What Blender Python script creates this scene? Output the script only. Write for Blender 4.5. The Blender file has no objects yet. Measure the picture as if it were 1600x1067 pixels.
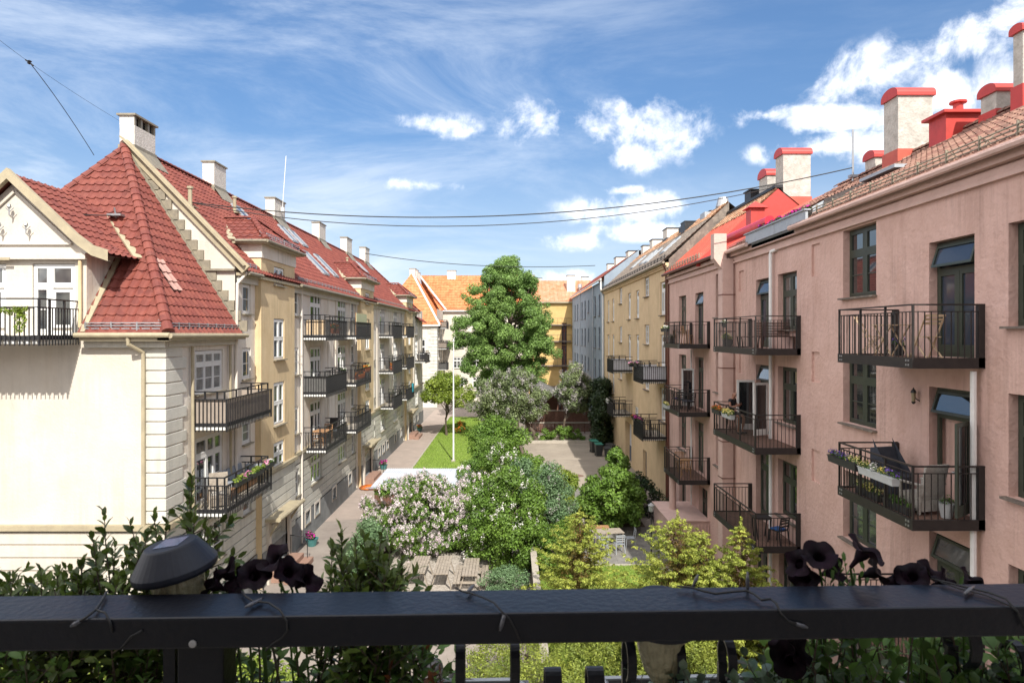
import bpy, bmesh, math, random
import numpy as np
from mathutils import Vector, Matrix, Quaternion
R = random.Random(7)
NR = np.random.RandomState(11)
SC = bpy.context.scene
COL = SC.collection
E = 10.4                     # eye height above the courtyard
PI = math.pi

# ------------------------------------------------------------------ materials
MATS = {}
def nn(nt, kind, **kw):
    n = nt.nodes.new(kind)
    for k, v in kw.items(): setattr(n, k, v)
    return n
def mat(name, c, rough=.8, c2=None, vs=3., vd=4., bump=0., bs=40., metal=0., spec=.4, vor=0., c3=None, leaf=0., coat=0., stain=0., stainc=(.1,.08,.06), streak=0.):
    """procedural surface: two colours mixed by noise, optional bump, optional voronoi cell variation"""
    if name in MATS: return MATS[name]
    m = bpy.data.materials.new(name); m.use_nodes = True
    nt = m.node_tree; L = nt.links.new
    b = nt.nodes['Principled BSDF']
    b.inputs['Roughness'].default_value = rough; b.inputs['Metallic'].default_value = metal
    b.inputs['Specular IOR Level'].default_value = spec
    b.inputs['Coat Weight'].default_value = coat
    c = tuple(c) + (1,)
    b.inputs['Base Color'].default_value = c
    tc = nn(nt, 'ShaderNodeTexCoord')
    out = None
    if c2 is not None:
        nz = nn(nt, 'ShaderNodeTexNoise'); nz.inputs['Scale'].default_value = vs; nz.inputs['Detail'].default_value = vd; nz.inputs['Roughness'].default_value = .65
        L(tc.outputs['Object'], nz.inputs['Vector'])
        rp = nn(nt, 'ShaderNodeValToRGB'); rp.color_ramp.elements[0].position = .36; rp.color_ramp.elements[1].position = .66
        rp.color_ramp.elements[0].color = c; rp.color_ramp.elements[1].color = tuple(c2) + (1,)
        L(nz.outputs['Fac'], rp.inputs['Fac']); out = rp.outputs['Color']
        if leaf:
            g = nn(nt, 'ShaderNodeNewGeometry'); mx = nn(nt, 'ShaderNodeMix', data_type='RGBA', blend_type='MULTIPLY')
            hr = nn(nt, 'ShaderNodeMapRange'); hr.inputs['To Min'].default_value = .55; hr.inputs['To Max'].default_value = 1.45
            L(g.outputs['Random Per Island'], hr.inputs['Value']); mx.inputs['Factor'].default_value = 1.
            L(out, mx.inputs['A']); L(hr.outputs['Result'], mx.inputs['B']); out = mx.outputs['Result']
        if vor:
            vn = nn(nt, 'ShaderNodeTexVoronoi'); vn.inputs['Scale'].default_value = vor; L(tc.outputs['Object'], vn.inputs['Vector'])
            sp = nn(nt, 'ShaderNodeSeparateColor'); L(vn.outputs['Color'], sp.inputs['Color'])
            mx = nn(nt, 'ShaderNodeMix', data_type='RGBA'); L(sp.outputs['Red'], mx.inputs['Factor']); L(out, mx.inputs['A'])
            mx.inputs['B'].default_value = tuple(c3 or c2) + (1,); out = mx.outputs['Result']
        if stain:
            mp = nn(nt, 'ShaderNodeMapping'); mp.inputs['Scale'].default_value = (1.3, 1.3, .22); L(tc.outputs['Object'], mp.inputs['Vector'])
            n2 = nn(nt, 'ShaderNodeTexNoise'); n2.inputs['Scale'].default_value = 1.1; n2.inputs['Detail'].default_value = 8.; n2.inputs['Roughness'].default_value = .7
            L(mp.outputs['Vector'], n2.inputs['Vector'])
            r2 = nn(nt, 'ShaderNodeMapRange'); r2.inputs['From Min'].default_value = .5; r2.inputs['From Max'].default_value = .78; r2.inputs['To Max'].default_value = stain
            L(n2.outputs['Fac'], r2.inputs['Value'])
            mx = nn(nt, 'ShaderNodeMix', data_type='RGBA'); L(r2.outputs['Result'], mx.inputs['Factor']); L(out, mx.inputs['A'])
            mx.inputs['B'].default_value = tuple(stainc) + (1,); out = mx.outputs['Result']
        if streak:
            mp = nn(nt, 'ShaderNodeMapping'); mp.inputs['Scale'].default_value = (6., 6., .3); L(tc.outputs['Object'], mp.inputs['Vector'])
            n2 = nn(nt, 'ShaderNodeTexNoise'); n2.inputs['Scale'].default_value = 1.; n2.inputs['Detail'].default_value = 6.; n2.inputs['Roughness'].default_value = .6
            n3 = nn(nt, 'ShaderNodeTexNoise'); n3.inputs['Scale'].default_value = .5; n3.inputs['Detail'].default_value = 5.
            L(mp.outputs['Vector'], n2.inputs['Vector']); L(tc.outputs['Object'], n3.inputs['Vector'])
            mu = nn(nt, 'ShaderNodeMath', operation='MULTIPLY'); L(n2.outputs['Fac'], mu.inputs[0]); L(n3.outputs['Fac'], mu.inputs[1])
            r2 = nn(nt, 'ShaderNodeMapRange'); r2.inputs['From Min'].default_value = .27; r2.inputs['From Max'].default_value = .42; r2.inputs['To Max'].default_value = streak
            L(mu.outputs[0], r2.inputs['Value'])
            mx = nn(nt, 'ShaderNodeMix', data_type='RGBA'); L(r2.outputs['Result'], mx.inputs['Factor']); L(out, mx.inputs['A'])
            mx.inputs['B'].default_value = tuple(q*.5 for q in c2) + (1,); out = mx.outputs['Result']
        L(out, b.inputs['Base Color'])
    if bump:
        bz = nn(nt, 'ShaderNodeTexNoise'); bz.inputs['Scale'].default_value = bs; bz.inputs['Detail'].default_value = 5.
        L(tc.outputs['Object'], bz.inputs['Vector'])
        bp = nn(nt, 'ShaderNodeBump'); bp.inputs['Strength'].default_value = min(1., bump); bp.inputs['Distance'].default_value = .02 * max(1., bump)
        L(bz.outputs['Fac'], bp.inputs['Height']); L(bp.outputs['Normal'], b.inputs['Normal'])
    if leaf:
        tr = nn(nt, 'ShaderNodeBsdfTranslucent'); ms = nn(nt, 'ShaderNodeMixShader'); ms.inputs['Fac'].default_value = leaf
        if out is not None: L(out, tr.inputs['Color'])
        else: tr.inputs['Color'].default_value = c
        L(b.outputs['BSDF'], ms.inputs[1]); L(tr.outputs['BSDF'], ms.inputs[2])
        L(ms.outputs['Shader'], nt.nodes['Material Output'].inputs['Surface'])
    MATS[name] = m
    return m

# ------------------------------------------------------------------ mesh builder
class MB:
    def __init__(s): s.v = []; s.f = []
    def add(s, vs, fs):
        n = len(s.v); s.v += [tuple(p) for p in vs]; s.f += [tuple(n + i for i in f) for f in fs]; return s
    def box(s, x0, x1, y0, y1, z0, z1):
        return s.add([(x0,y0,z0),(x1,y0,z0),(x1,y1,z0),(x0,y1,z0),(x0,y0,z1),(x1,y0,z1),(x1,y1,z1),(x0,y1,z1)],
                     [(0,3,2,1),(4,5,6,7),(0,1,5,4),(1,2,6,5),(2,3,7,6),(3,0,4,7)])
    def quad(s, *p): return s.add(p, [tuple(range(len(p)))])
    def bar(s, a, b, w, h=None, up=(0,0,1)):
        """rectangular bar between two points"""
        h = h or w; a = Vector(a); b = Vector(b); d = (b - a).normalized(); u = Vector(up)
        if abs(d.dot(u)) > .95: u = Vector((0,1,0))
        x = d.cross(u).normalized() * w / 2; y = x.cross(d).normalized() * h / 2
        vs = [a-x-y, a+x-y, a+x+y, a-x+y, b-x-y, b+x-y, b+x+y, b-x+y]
        return s.add(vs, [(0,1,2,3),(7,6,5,4),(0,4,5,1),(1,5,6,2),(2,6,7,3),(3,7,4,0)])
    def tube(s, pts, r, n=6, cap=True):
        pts = [Vector(p) for p in pts]; rs = r if isinstance(r, (list, tuple)) else [r] * len(pts)
        base = len(s.v); prev = None
        for i, p in enumerate(pts):
            d = (pts[min(i+1, len(pts)-1)] - pts[max(i-1, 0)]).normalized()
            if prev is None: x = d.orthogonal().normalized()
            else: x = (prev - d * prev.dot(d)).normalized()
            prev = x; y = d.cross(x)
            for k in range(n):
                a = 2 * PI * k / n; s.v.append(tuple(p + (x * math.cos(a) + y * math.sin(a)) * rs[i]))
        for i in range(len(pts) - 1):
            for k in range(n):
                s.f.append((base+i*n+k, base+i*n+(k+1)%n, base+(i+1)*n+(k+1)%n, base+(i+1)*n+k))
        if cap: s.f.append(tuple(base + k for k in range(n))[::-1]); s.f.append(tuple(base+(len(pts)-1)*n+k for k in range(n)))
        return s
    def lathe(s, prof, c=(0,0,0), n=16, sx=1., sy=1.):
        """prof: list of (radius, z)"""
        base = len(s.v)
        for r, z in prof:
            for k in range(n):
                a = 2*PI*k/n; s.v.append((c[0]+r*math.cos(a)*sx, c[1]+r*math.sin(a)*sy, c[2]+z))
        for i in range(len(prof)-1):
            for k in range(n):
                s.f.append((base+i*n+k, base+i*n+(k+1)%n, base+(i+1)*n+(k+1)%n, base+(i+1)*n+k))
        s.f.append(tuple(base+k for k in range(n))[::-1]); s.f.append(tuple(base+(len(prof)-1)*n+k for k in range(n)))
        return s
    def xf(s, M):
        s.v = [tuple(M @ Vector(p)) for p in s.v]; return s

def wloc(o):
    p = Vector(o.location); q = o.parent
    while q: p = p + Vector(q.location); q = q.parent
    return p
def link(name, me, m=None, parent=None, loc=None, smooth=False):
    o = bpy.data.objects.new(name, me); COL.objects.link(o)
    if m is not None and not me.materials: me.materials.append(m)
    if parent is not None: o.parent = parent
    if loc is not None: o.location = loc
    if smooth:
        me.polygons.foreach_set('use_smooth', [True]*len(me.polygons))
    return o
def part(name, mb, m, parent=None, world=True, smooth=False, bevel=0.):
    """world=True: the builder holds world coordinates and the parent stands unrotated"""
    off = wloc(parent) if (parent is not None and world) else Vector((0,0,0))
    me = bpy.data.meshes.new(name)
    me.from_pydata([(a-off.x, b-off.y, c-off.z) for a, b, c in mb.v], [], mb.f); me.update()
    o = link(name, me, m, parent, smooth=smooth)
    if bevel:
        md = o.modifiers.new('bevel', 'BEVEL'); md.width = bevel; md.segments = 2; md.limit_method = 'ANGLE'
    return o
def tag(o, label=None, cat=None, group=None, kind=None):
    if label: o['label'] = label
    if cat: o['category'] = cat
    if group: o['group'] = group
    if kind: o['kind'] = kind
    return o
def thing(name, label, cat, loc=(0,0,0), rz=0., group=None):
    o = bpy.data.objects.new(name, None); COL.objects.link(o); o.location = loc; o.rotation_euler = (0,0,rz)
    o.empty_display_size = .2
    return tag(o, label, cat, group)
def struct(name, mb, m, **k): return tag(part(name, mb, m, **k), kind='structure')
def dup(root, loc, rz=None, label=None, group=None, scale=None):
    """copy of a thing with copies of its parts and their sub-parts"""
    r = root.copy(); COL.objects.link(r); r.location = loc
    if rz is not None: r.rotation_euler = (0,0,rz)
    if label: r['label'] = label
    if group: r['group'] = group
    if scale: r.scale = scale
    for ch in root.children:
        c = ch.copy(); COL.objects.link(c); c.parent = r
        for g in ch.children:
            d = g.copy(); COL.objects.link(d); d.parent = c
    return r
def npmesh(name, V, F, m, parent=None):
    """fast mesh from numpy arrays (F is n x 4 or n x 3)"""
    me = bpy.data.meshes.new(name); k = F.shape[1]
    me.vertices.add(len(V)); me.vertices.foreach_set('co', V.astype(np.float32).ravel())
    me.loops.add(F.size); me.loops.foreach_set('vertex_index', F.astype(np.int32).ravel())
    me.polygons.add(len(F)); me.polygons.foreach_set('loop_start', np.arange(0, F.size, k, dtype=np.int32))
    me.polygons.foreach_set('loop_total', np.full(len(F), k, dtype=np.int32)); me.update(calc_edges=True)
    return link(name, me, m, parent)

# ------------------------------------------------------------------ wall sheets with real openings
def FX(X, s):           # facade at x = X; s=+1 looks towards +x, s=-1 towards -x
    return lambda u, v, d: (X - s * d, u, v)
def FY(Y): return lambda u, v, d: (u, Y + d, v)       # faces the camera side (-y)
def wall(name, parent, m, fm, u0, u1, v0, v1, holes=(), grooves=(), gd=.05):
    hs = [(max(a,u0), min(b,u1), max(c,v0), min(d,v1), t) for a, b, c, d, t in holes if a < u1 and b > u0 and c < v1 and d > v0]
    us = sorted({round(x, 4) for x in [u0, u1] + [h[0] for h in hs] + [h[1] for h in hs]})
    vs = {round(x, 4) for x in [v0, v1] + [h[2] for h in hs] + [h[3] for h in hs]}
    for g in grooves: vs |= {round(g - gd/2, 4), round(g + gd/2, 4)}
    vs = sorted(v for v in vs if v0 - 1e-6 <= v <= v1 + 1e-6)
    mb = MB()
    for j in range(len(vs)-1):
        vm = (vs[j]+vs[j+1])/2; g = any(abs(vm-q) < gd/2 for q in grooves); d = .055 if g else 0.
        for i in range(len(us)-1):
            um = (us[i]+us[i+1])/2
            if any(h[0] < um < h[1] and h[2] < vm < h[3] for h in hs): continue
            a, b, c, e = us[i], us[i+1], vs[j], vs[j+1]
            mb.quad(fm(a,c,d), fm(b,c,d), fm(b,e,d), fm(a,e,d))
            if g:
                mb.quad(fm(a,c,0), fm(b,c,0), fm(b,c,d), fm(a,c,d)); mb.quad(fm(a,e,0), fm(b,e,0), fm(b,e,d), fm(a,e,d))
    for a, b, c, e, t in hs:
        mb.quad(fm(a,c,0), fm(a,e,0), fm(a,e,t), fm(a,c,t)); mb.quad(fm(b,c,0), fm(b,e,0), fm(b,e,t), fm(b,c,t))
        mb.quad(fm(a,c,0), fm(b,c,0), fm(b,c,t), fm(a,c,t)); mb.quad(fm(a,e,0), fm(b,e,0), fm(b,e,t), fm(a,e,t))
        mb.quad(fm(a,c,t), fm(b,c,t), fm(b,e,t), fm(a,e,t))
    return part(name, mb, m, parent)

WC = {}
def win_mesh(w, h, style):
    """window in local coordinates: width along x, outward is -y, origin at the bottom centre"""
    key = (round(w,2), round(h,2), style)
    if key in WC: return WC[key]
    f, g, s = MB(), MB(), MB()
    W = w/2; fr = .07
    kind = style[0]
    th0, th1 = -.02, .05
    def cas(x0, x1, z0, z1, bars=0, fw=.05, dy=0.):
        f.box(x0, x0+fw, th0-.015+dy, th1+dy, z0, z1); f.box(x1-fw, x1, th0-.015+dy, th1+dy, z0, z1)
        f.box(x0+fw, x1-fw, th0-.015+dy, th1+dy, z0, z0+fw); f.box(x0+fw, x1-fw, th0-.015+dy, th1+dy, z1-fw, z1)
        for i in range(bars):
            z = z0 + (z1-z0)*(i+1)/(bars+1); f.box(x0+fw, x1-fw, th0-.005+dy, th1-.01+dy, z-.014, z+.014)
        g.box(x0+fw*.5, x1-fw*.5, .0+dy, .02+dy, z0+fw*.5, z1-fw*.5)
    f.box(-W, -W+fr, th0, th1, 0, h); f.box(W-fr, W, th0, th1, 0, h); f.box(-W+fr, W-fr, th0, th1, h-fr, h); f.box(-W+fr, W-fr, th0, th1, 0, fr)
    a, b = -W+fr, W-fr; z0, z1 = fr, h-fr
    if kind == 'triple':                 # three lights with a row of small lights above
        zt = z0 + (z1-z0)*.7; f.box(a, b, th0-.01, th1, zt-.04, zt+.04); q = (b-a)/3
        for i in range(3):
            cas(a+q*i+.01, a+q*(i+1)-.01, z0, zt-.04, 1); cas(a+q*i+.01, a+q*(i+1)-.01, zt+.04, z1, 0)
    elif kind == 'door_triple':          # wide door leaf and two narrow side lights, small lights above
        zt = z0 + (z1-z0)*.74; f.box(a, b, th0-.01, th1, zt-.05, zt+.05); q = (b-a)
        xs = [a, a+q*.42, a+q*.71, b]
        for i in range(3):
            cas(xs[i]+.01, xs[i+1]-.01, z0, zt-.05, 1 if i else 0, .07); cas(xs[i]+.01, xs[i+1]-.01, zt+.05, z1, 0)
    elif kind == 'offset':               # narrow light with a bar on the left, wide light on the right, small lights above
        zt = z0 + (z1-z0)*.7; f.box(a, b, th0-.01, th1, zt-.05, zt+.05); xm = a+(b-a)*.4; f.box(xm-.06, xm+.06, th0-.012, th1, z0, z1)
        cas(a, xm-.06, z0, zt-.05, 1, .06); cas(xm+.06, b, z0+.1, zt-.1, 0, .09); cas(a, xm-.06, zt+.05, z1, 0, .05); cas(xm+.06, b, zt+.05, z1, 0, .05)
    elif kind == 'four':                 # two by two
        zt = z0 + (z1-z0)*.52; f.box(a, b, th0-.01, th1, zt-.035, zt+.035); f.box(-.035, .035, th0-.012, th1, z0, z1)
        for x0, x1 in ((a, -.035), (.035, b)): cas(x0, x1, z0, zt-.035); cas(x0, x1, zt+.035, z1)
    elif kind == 'cross':                # dark casements below, high cross bar
        zt = z0 + (z1-z0)*.66; f.box(a, b, th0-.012, th1, zt-.05, zt+.05); f.box(-.05, .05, th0-.014, th1, z0, z1)
        for x0, x1 in ((a, -.05), (.05, b)): cas(x0, x1, z0, zt-.05, 1 if len(style) > 1 else 0, .06); cas(x0, x1, zt+.05, z1, 0, .06)
    elif kind == 'two': 
        f.box(-.04, .04, th0-.012, th1, z0, z1)
        for x0, x1 in ((a, -.04), (.04, b)): cas(x0, x1, z0, z1, 2 if h > 1 else 0)
    elif kind == 'one': cas(a, b, z0, z1, 1 if h > .8 else 0)
    elif kind in ('balcony_door', 'balcony_open'):         # french door with a transom light that may stand tilted
        zt = z0 + (z1-z0)*.77; f.box(a, b, th0-.012, th1, zt-.05, zt+.05)
        if kind == 'balcony_open' or 'tilt' in style:
            n0 = len(f.v), len(g.v); cas(a, b, zt+.05, z1, 0, .06)
            for mbx, n in ((f, n0[0]), (g, n0[1])):        # tilt the transom outward at its bottom edge
                for i in range(n, len(mbx.v)):
                    x, y, z = mbx.v[i]; dz = z1 - z; mbx.v[i] = (x, y - math.sin(.3)*dz - .04, z1 - math.cos(.3)*dz)
            g.box(a, b, .04, .05, zt+.05, z1)
        else: cas(a, b, zt+.05, z1, 0, .06)
        if kind == 'balcony_door':
            f.box(-.04, .04, th0-.02, th1, z0, zt-.05)
            for x0, x1 in ((a, -.04), (.04, b)):
                cas(x0, x1, z0, zt-.05, 0, .075); f.box(x0+.07, x1-.07, th0-.01, th1, z0+.07, z0+.2)
        else:
            g.box(a, b, .25, .26, z0, zt-.05)              # dark room behind the open leaves
    out = [f, g]
    s.box(-W-.06, W+.06, -.14 if style[-1] != 'flush' else -.06, .0, -.05, -.003)
    ms = []
    for nm, mbx in (('window_frame', f), ('pane', g), ('sill', s)):
        me = bpy.data.meshes.new(nm); me.from_pydata(mbx.v, [], mbx.f); me.update(); ms.append(me)
    WC[key] = ms
    return ms
def window(parent, pos, w, h, style, rz, mf, mg, msill, name='window', sill=True, rec=0.):
    """pos is the bottom centre on the wall; rec moves it inward"""
    f, g, s = win_mesh(w, h, style)
    if not f.materials: f.materials.append(mf); g.materials.append(mg); s.materials.append(msill)
    inw = Vector((math.sin(-rz), math.cos(rz), 0)) * rec
    o = bpy.data.objects.new(name, f); COL.objects.link(o); o.parent = parent
    o.location = Vector(pos) + inw - wloc(parent); o.rotation_euler = (0, 0, rz)
    p = bpy.data.objects.new('pane', g); COL.objects.link(p); p.parent = o
    v_ = R.random()
    if mg.name == 'window_glass' and v_ < .4:
        p.material_slots[0].link = 'OBJECT'; p.material_slots[0].material = M['glass_b'] if v_ < .3 else M['curtain']
    if sill:
        q = bpy.data.objects.new('sill', s); COL.objects.link(q); q.parent = o; q.location = (0, -rec if rec < .12 else -rec+.0, 0)
    return o

# ------------------------------------------------------------------ roof tiles as geometry
def tiles(name, pts, m, parent, cw=.26, ch=.36, amp=.028, lip=.036, sub=4):
    P = [Vector(p) for p in pts]; U = (P[1]-P[0]).normalized()
    N = (P[1]-P[0]).cross(P[2]-P[1]).normalized()
    if N.z < 0: N = -N
    V = N.cross(U).normalized()
    if V.z < 0: V = -V
    uv = [((p-P[0]).dot(U), (p-P[0]).dot(V)) for p in P]
    u0, u1 = min(a for a, b in uv), max(a for a, b in uv); v0, v1 = min(b for a, b in uv), max(b for a, b in uv)
    nu = int((u1-u0)/cw*sub)+2; nv = int((v1-v0)/ch)+1
    u = u0 + np.arange(nu)*cw/sub
    ph = (np.arange(nu) % sub)/sub
    wv = amp*(np.cos(2*PI*ph)) + amp*.3*np.cos(4*PI*ph)
    Pn, Un, Vn, Nn = (np.array(q) for q in (P[0], U, V, N))
    VV = []; FF = []
    for j in range(nv):
        va, vb = v0+j*ch-.02, v0+(j+1)*ch
        jit = NR.rand(nu)*.004
        for v, l in ((va, 0.), (va, lip), (vb, .0)):
            VV.append(Pn + np.outer(u, Un) + v*Vn + np.outer(wv*(1 if l or v == vb else .6)+l+jit, Nn))
    VV = np.concatenate(VV)
    for j in range(nv):
        for r in (0, 1):
            a = (j*3+r)*nu + np.arange(nu-1); FF.append(np.stack([a, a+1, a+1+nu, a+nu], 1))
    FF = np.concatenate(FF)
    me = bpy.data.meshes.new(name)
    me.from_pydata(VV.tolist(), [], FF.tolist()); bm = bmesh.new(); bm.from_mesh(me)
    cen = sum(P, Vector())/len(P)
    for i in range(len(P)):
        a, b = P[i], P[(i+1) % len(P)]
        if (b-a).length < 1e-4: continue
        n = (b-a).cross(N).normalized()
        if n.dot(cen-a) > 0: n = -n
        bmesh.ops.bisect_plane(bm, geom=bm.verts[:]+bm.edges[:]+bm.faces[:], dist=1e-5, plane_co=a, plane_no=n, clear_outer=True)
    off = wloc(parent)
    bmesh.ops.translate(bm, verts=bm.verts[:], vec=-off)
    # deck under the tiles
    dn = -N*.04
    vs = [bm.verts.new(p+dn-off) for p in P]; bm.faces.new(vs)
    bm.to_mesh(me); bm.free()
    return link(name, me, m, parent)
def cap_tiles(mb, a, b, r=.12, step=.34, n=7):
    """overlapping half-round ridge tiles from a (low) to b (high)"""
    a = Vector(a); b = Vector(b); L = (b-a).length; d = (b-a)/L; k = max(1, int(L/step))
    side = d.cross(Vector((0,0,1))).normalized(); up = side.cross(d).normalized()
    for i in range(k):
        p0 = a + d*(L*i/k - .03); p1 = a + d*(L*(i+1)/k)
        base = len(mb.v)
        for p, rr in ((p0, r*1.12), (p1, r*.9)):
            for q in range(n):
                t = PI*q/(n-1); mb.v.append(tuple(p + side*math.cos(t)*rr + up*math.sin(t)*rr*.8))
        for q in range(n-1): mb.f.append((base+q, base+q+1, base+n+q+1, base+n+q))
        mb.f.append(tuple(base+q for q in range(n)))
def snow_guard(mb, a, b, out, h=.22, step=.9):
    """tubular snow guard standing on the roof edge from a to b; out = outward horizontal vector"""
    a = Vector(a); b = Vector(b); out = Vector(out); L = (b-a).length; n = max(2, int(L/step)); d = (b-a)/L
    for i in range(n+1):
        p = a + d*L*i/n
        mb.bar(p, p+Vector((0,0,h)), .045, .02); mb.bar(p+Vector((0,0,h)), p-out*.3+Vector((0,0,.12)), .02, .012)
        mb.bar(p+Vector((0,0,.02)), p-out*.3+Vector((0,0,.34)), .02, .012)
    for z in (.06, .15, .23): mb.tube([a+Vector((0,0,z)), b+Vector((0,0,z))], .017, 5)

# ------------------------------------------------------------------ foliage
def leaf_arr(C, Nrm, size, asp=.55, fold=.18):
    """diamond leaves: C centres (n,3), Nrm rough facing, size (n,)"""
    n = len(C); Nrm = Nrm/np.linalg.norm(Nrm, axis=1, keepdims=True)
    t = NR.randn(n, 3); t -= Nrm*np.sum(t*Nrm, 1, keepdims=True); t /= np.linalg.norm(t, axis=1, keepdims=True)
    w = np.cross(Nrm, t); s = size[:, None]
    a = C - t*s*.5; b = C + w*s*asp*.5 + Nrm*s*fold*.3; c = C + t*s*.5; d = C - w*s*asp*.5 + Nrm*s*fold*.3
    V = np.stack([a, b, c, d], 1).reshape(-1, 3); F = np.arange(4*n).reshape(n, 4)
    return V, F
def cloud_pts(blobs, n, inner=.45):
    """points scattered in the outer shell of a set of ellipsoids: (cx,cy,cz,rx,ry,rz)"""
    B = np.array(blobs, float); w = (B[:,3]*B[:,4]*B[:,5])**(.667); w /= w.sum()
    k = NR.choice(len(B), n, p=w); d = NR.randn(n, 3); d /= np.linalg.norm(d, axis=1, keepdims=True)
    r = inner + (1-inner)*NR.rand(n)**.6
    P = B[k, :3] + d*r[:, None]*B[k, 3:6]
    return P, d
def crown_blobs(c, rad, n, br, seed, low=-.7, flat=.8):
    """clumps spread through an egg-shaped crown, denser outside"""
    rs = np.random.RandomState(seed); out = []
    while len(out) < n:
        d = rs.randn(3); d /= np.linalg.norm(d)
        if d[2] < low: continue
        r = .35 + .65*rs.rand()**.45
        k = br*(.6+.8*rs.rand())
        wob = 1 + .14*math.sin(3*math.atan2(d[1], d[0])+seed) + .11*rs.randn()
        taper = 1 - .25*max(0, d[2])
        out.append((c[0]+d[0]*r*rad[0]*wob*taper, c[1]+d[1]*r*rad[1]*wob*taper, c[2]+d[2]*r*rad[2], k, k, k*flat))
    return out
def foliage(name, blobs, n, size, m, parent, inner=.45, up=.5, asp=.55, zmin=None):
    P, d = cloud_pts(blobs, n, inner)
    if zmin is not None: k = P[:, 2] > zmin; P = P[k]; d = d[k]
    nr = d + NR.randn(len(P), 3)*.6 + np.array([0, 0, up])
    V, F = leaf_arr(P, nr, size*(.6+.8*NR.rand(len(P))), asp)
    V -= np.array(wloc(parent)) if parent is not None else 0
    return npmesh(name, V, F, m, parent)
def limbs(mb, base, top, r, blobs, k, seed=0):
    """tapered trunk with limbs running into the clumps"""
    rs = random.Random(seed); base = Vector(base); top = Vector(top); pts = []; n = 6
    for i in range(n+1):
        t = i/n; p = base.lerp(top, t) + Vector((rs.uniform(-1,1), rs.uniform(-1,1), 0))*r*1.2*(0 if i in (0,) else 1); pts.append(p)
    mb.tube(pts, [r*(1.25 if i == 0 else 1-.75*i/n) for i in range(n+1)], 8)
    for b in rs.sample(blobs, min(k, len(blobs))):
        e = Vector(b[:3]); t = rs.uniform(.35, .95); i = min(n-1, int(t*n)); s = pts[i].lerp(pts[i+1], t*n-i)
        if s.z > e.z+.5*r: s = pts[2]
        m1 = s.lerp(e, .5) + Vector((rs.uniform(-.2,.2), rs.uniform(-.2,.2), .15*(e-s).length))
        rr = r*(1-.7*t)*.55
        mb.tube([s, m1, e], [rr, rr*.6, rr*.2], 5)
    return mb
# ------------------------------------------------------------------ material table
M = {}
M['cream'] = mat('cream_plaster', (.64,.59,.515), .9, (.56,.51,.44), .8, 6, .5, 18, stain=.25, stainc=(.5,.36,.2), streak=0.2)
M['street_cream'] = mat('pale_cream_plaster', (.74,.69,.62), .9, (.67,.61,.53), .9, 6, .5, 14, stain=.45, stainc=(.55,.38,.18), streak=0.42)
M['ochre'] = mat('ochre_plaster', (.7,.55,.34), .9, (.63,.48,.28), 1.2, 6, .5, 18, stain=.3, stainc=(.38,.28,.16), streak=0.42)
M['base'] = mat('grey_cream_rustic_plaster', (.62,.605,.54), .9, (.54,.525,.465), 1.3, 6, .4, 20, stain=.3, stainc=(.3,.28,.23), streak=0.42)
M['plinth'] = mat('grey_rendered_plinth', (.25,.26,.26), .9, (.19,.2,.2), 2., 6, .8, 12, stain=.4, stainc=(.12,.12,.11))
M['trim'] = mat('beige_trim', (.42,.36,.24), .6, (.34,.29,.2), 3., 4, .2, 30)
M['flash'] = mat('weathered_flashing', (.3,.26,.19), .55, (.2,.18,.14), 4., 5)
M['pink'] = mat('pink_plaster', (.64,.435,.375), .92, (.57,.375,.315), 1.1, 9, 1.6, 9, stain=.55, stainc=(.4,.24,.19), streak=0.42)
M['pink_light'] = mat('light_pink_plaster', (.62,.44,.385), .9, (.54,.38,.33), 2, 6, .8, 12)
M['yellow'] = mat('mustard_plaster', (.66,.5,.31), .92, (.59,.44,.27), 1.4, 8, 1., 12, stain=.3, stainc=(.3,.22,.1), streak=0.42)
M['blue'] = mat('grey_blue_plaster', (.27,.33,.39), .92, (.23,.28,.34), 1.4, 6, .8, 12, stain=.2, stainc=(.12,.14,.17), streak=0.42)
M['yellow2'] = mat('deep_yellow_plaster', (.6,.42,.18), .9, (.5,.34,.13), 1., 5, .6, 10)
M['tile'] = mat('red_roof_tile', (.18,.043,.032), .65, (.125,.03,.024), 2.2, 6, .3, 30, vor=3.6, c3=(.22,.06,.042), stain=.45, stainc=(.12,.05,.04))
M['tile_orange'] = mat('orange_roof_tile', (.6,.17,.06), .7, (.46,.12,.045), .7, 5, .3, 20, vor=2.5, c3=(.66,.24,.1))
M['tile_old'] = mat('weathered_clay_tile', (.2,.085,.065), .85, (.09,.055,.045), 2.2, 6, .6, 20, vor=4.5, c3=(.29,.17,.125), stain=.3, stainc=(.08,.06,.05))
M['tile_patchy'] = mat('patchy_old_tile', (.36,.16,.08), .85, (.08,.05,.04), 6., 4, .8, 20, vor=8., c3=(.42,.28,.18))
M['slate'] = mat('dark_worn_roof_tile', (.1,.085,.075), .7, (.3,.25,.2), 3.5, 5, .6, 20, vor=4., c3=(.16,.13,.11))
M['red_sheet'] = mat('red_painted_sheet_roof', (.5,.11,.07), .5, (.42,.085,.055), 2., 4, .1, 20)
M['red_dark'] = mat('red_painted_flashing', (.5,.055,.045), .45, (.42,.05,.04), 3., 4)
M['rust'] = mat('rusty_orange_sheet_roof', (.5,.16,.07), .75, (.42,.25,.16), 1.3, 8, .3, 10, stain=.7, stainc=(.6,.42,.3))
M['white'] = mat('white_paint', (.78,.78,.76), .5, (.72,.72,.7), 5, 3)
M['green'] = mat('dark_green_paint', (.04,.05,.036), .4, (.05,.06,.044), 6, 3)
M['brownp'] = mat('brown_pipe_paint', (.13,.05,.035), .5)
M['black'] = mat('black_metal', (.016,.016,.018), .45, (.026,.026,.028), 8, 3)
M['steel'] = mat('galvanised_steel', (.45,.46,.47), .4, (.36,.37,.38), 5, 4, metal=.7)
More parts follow.
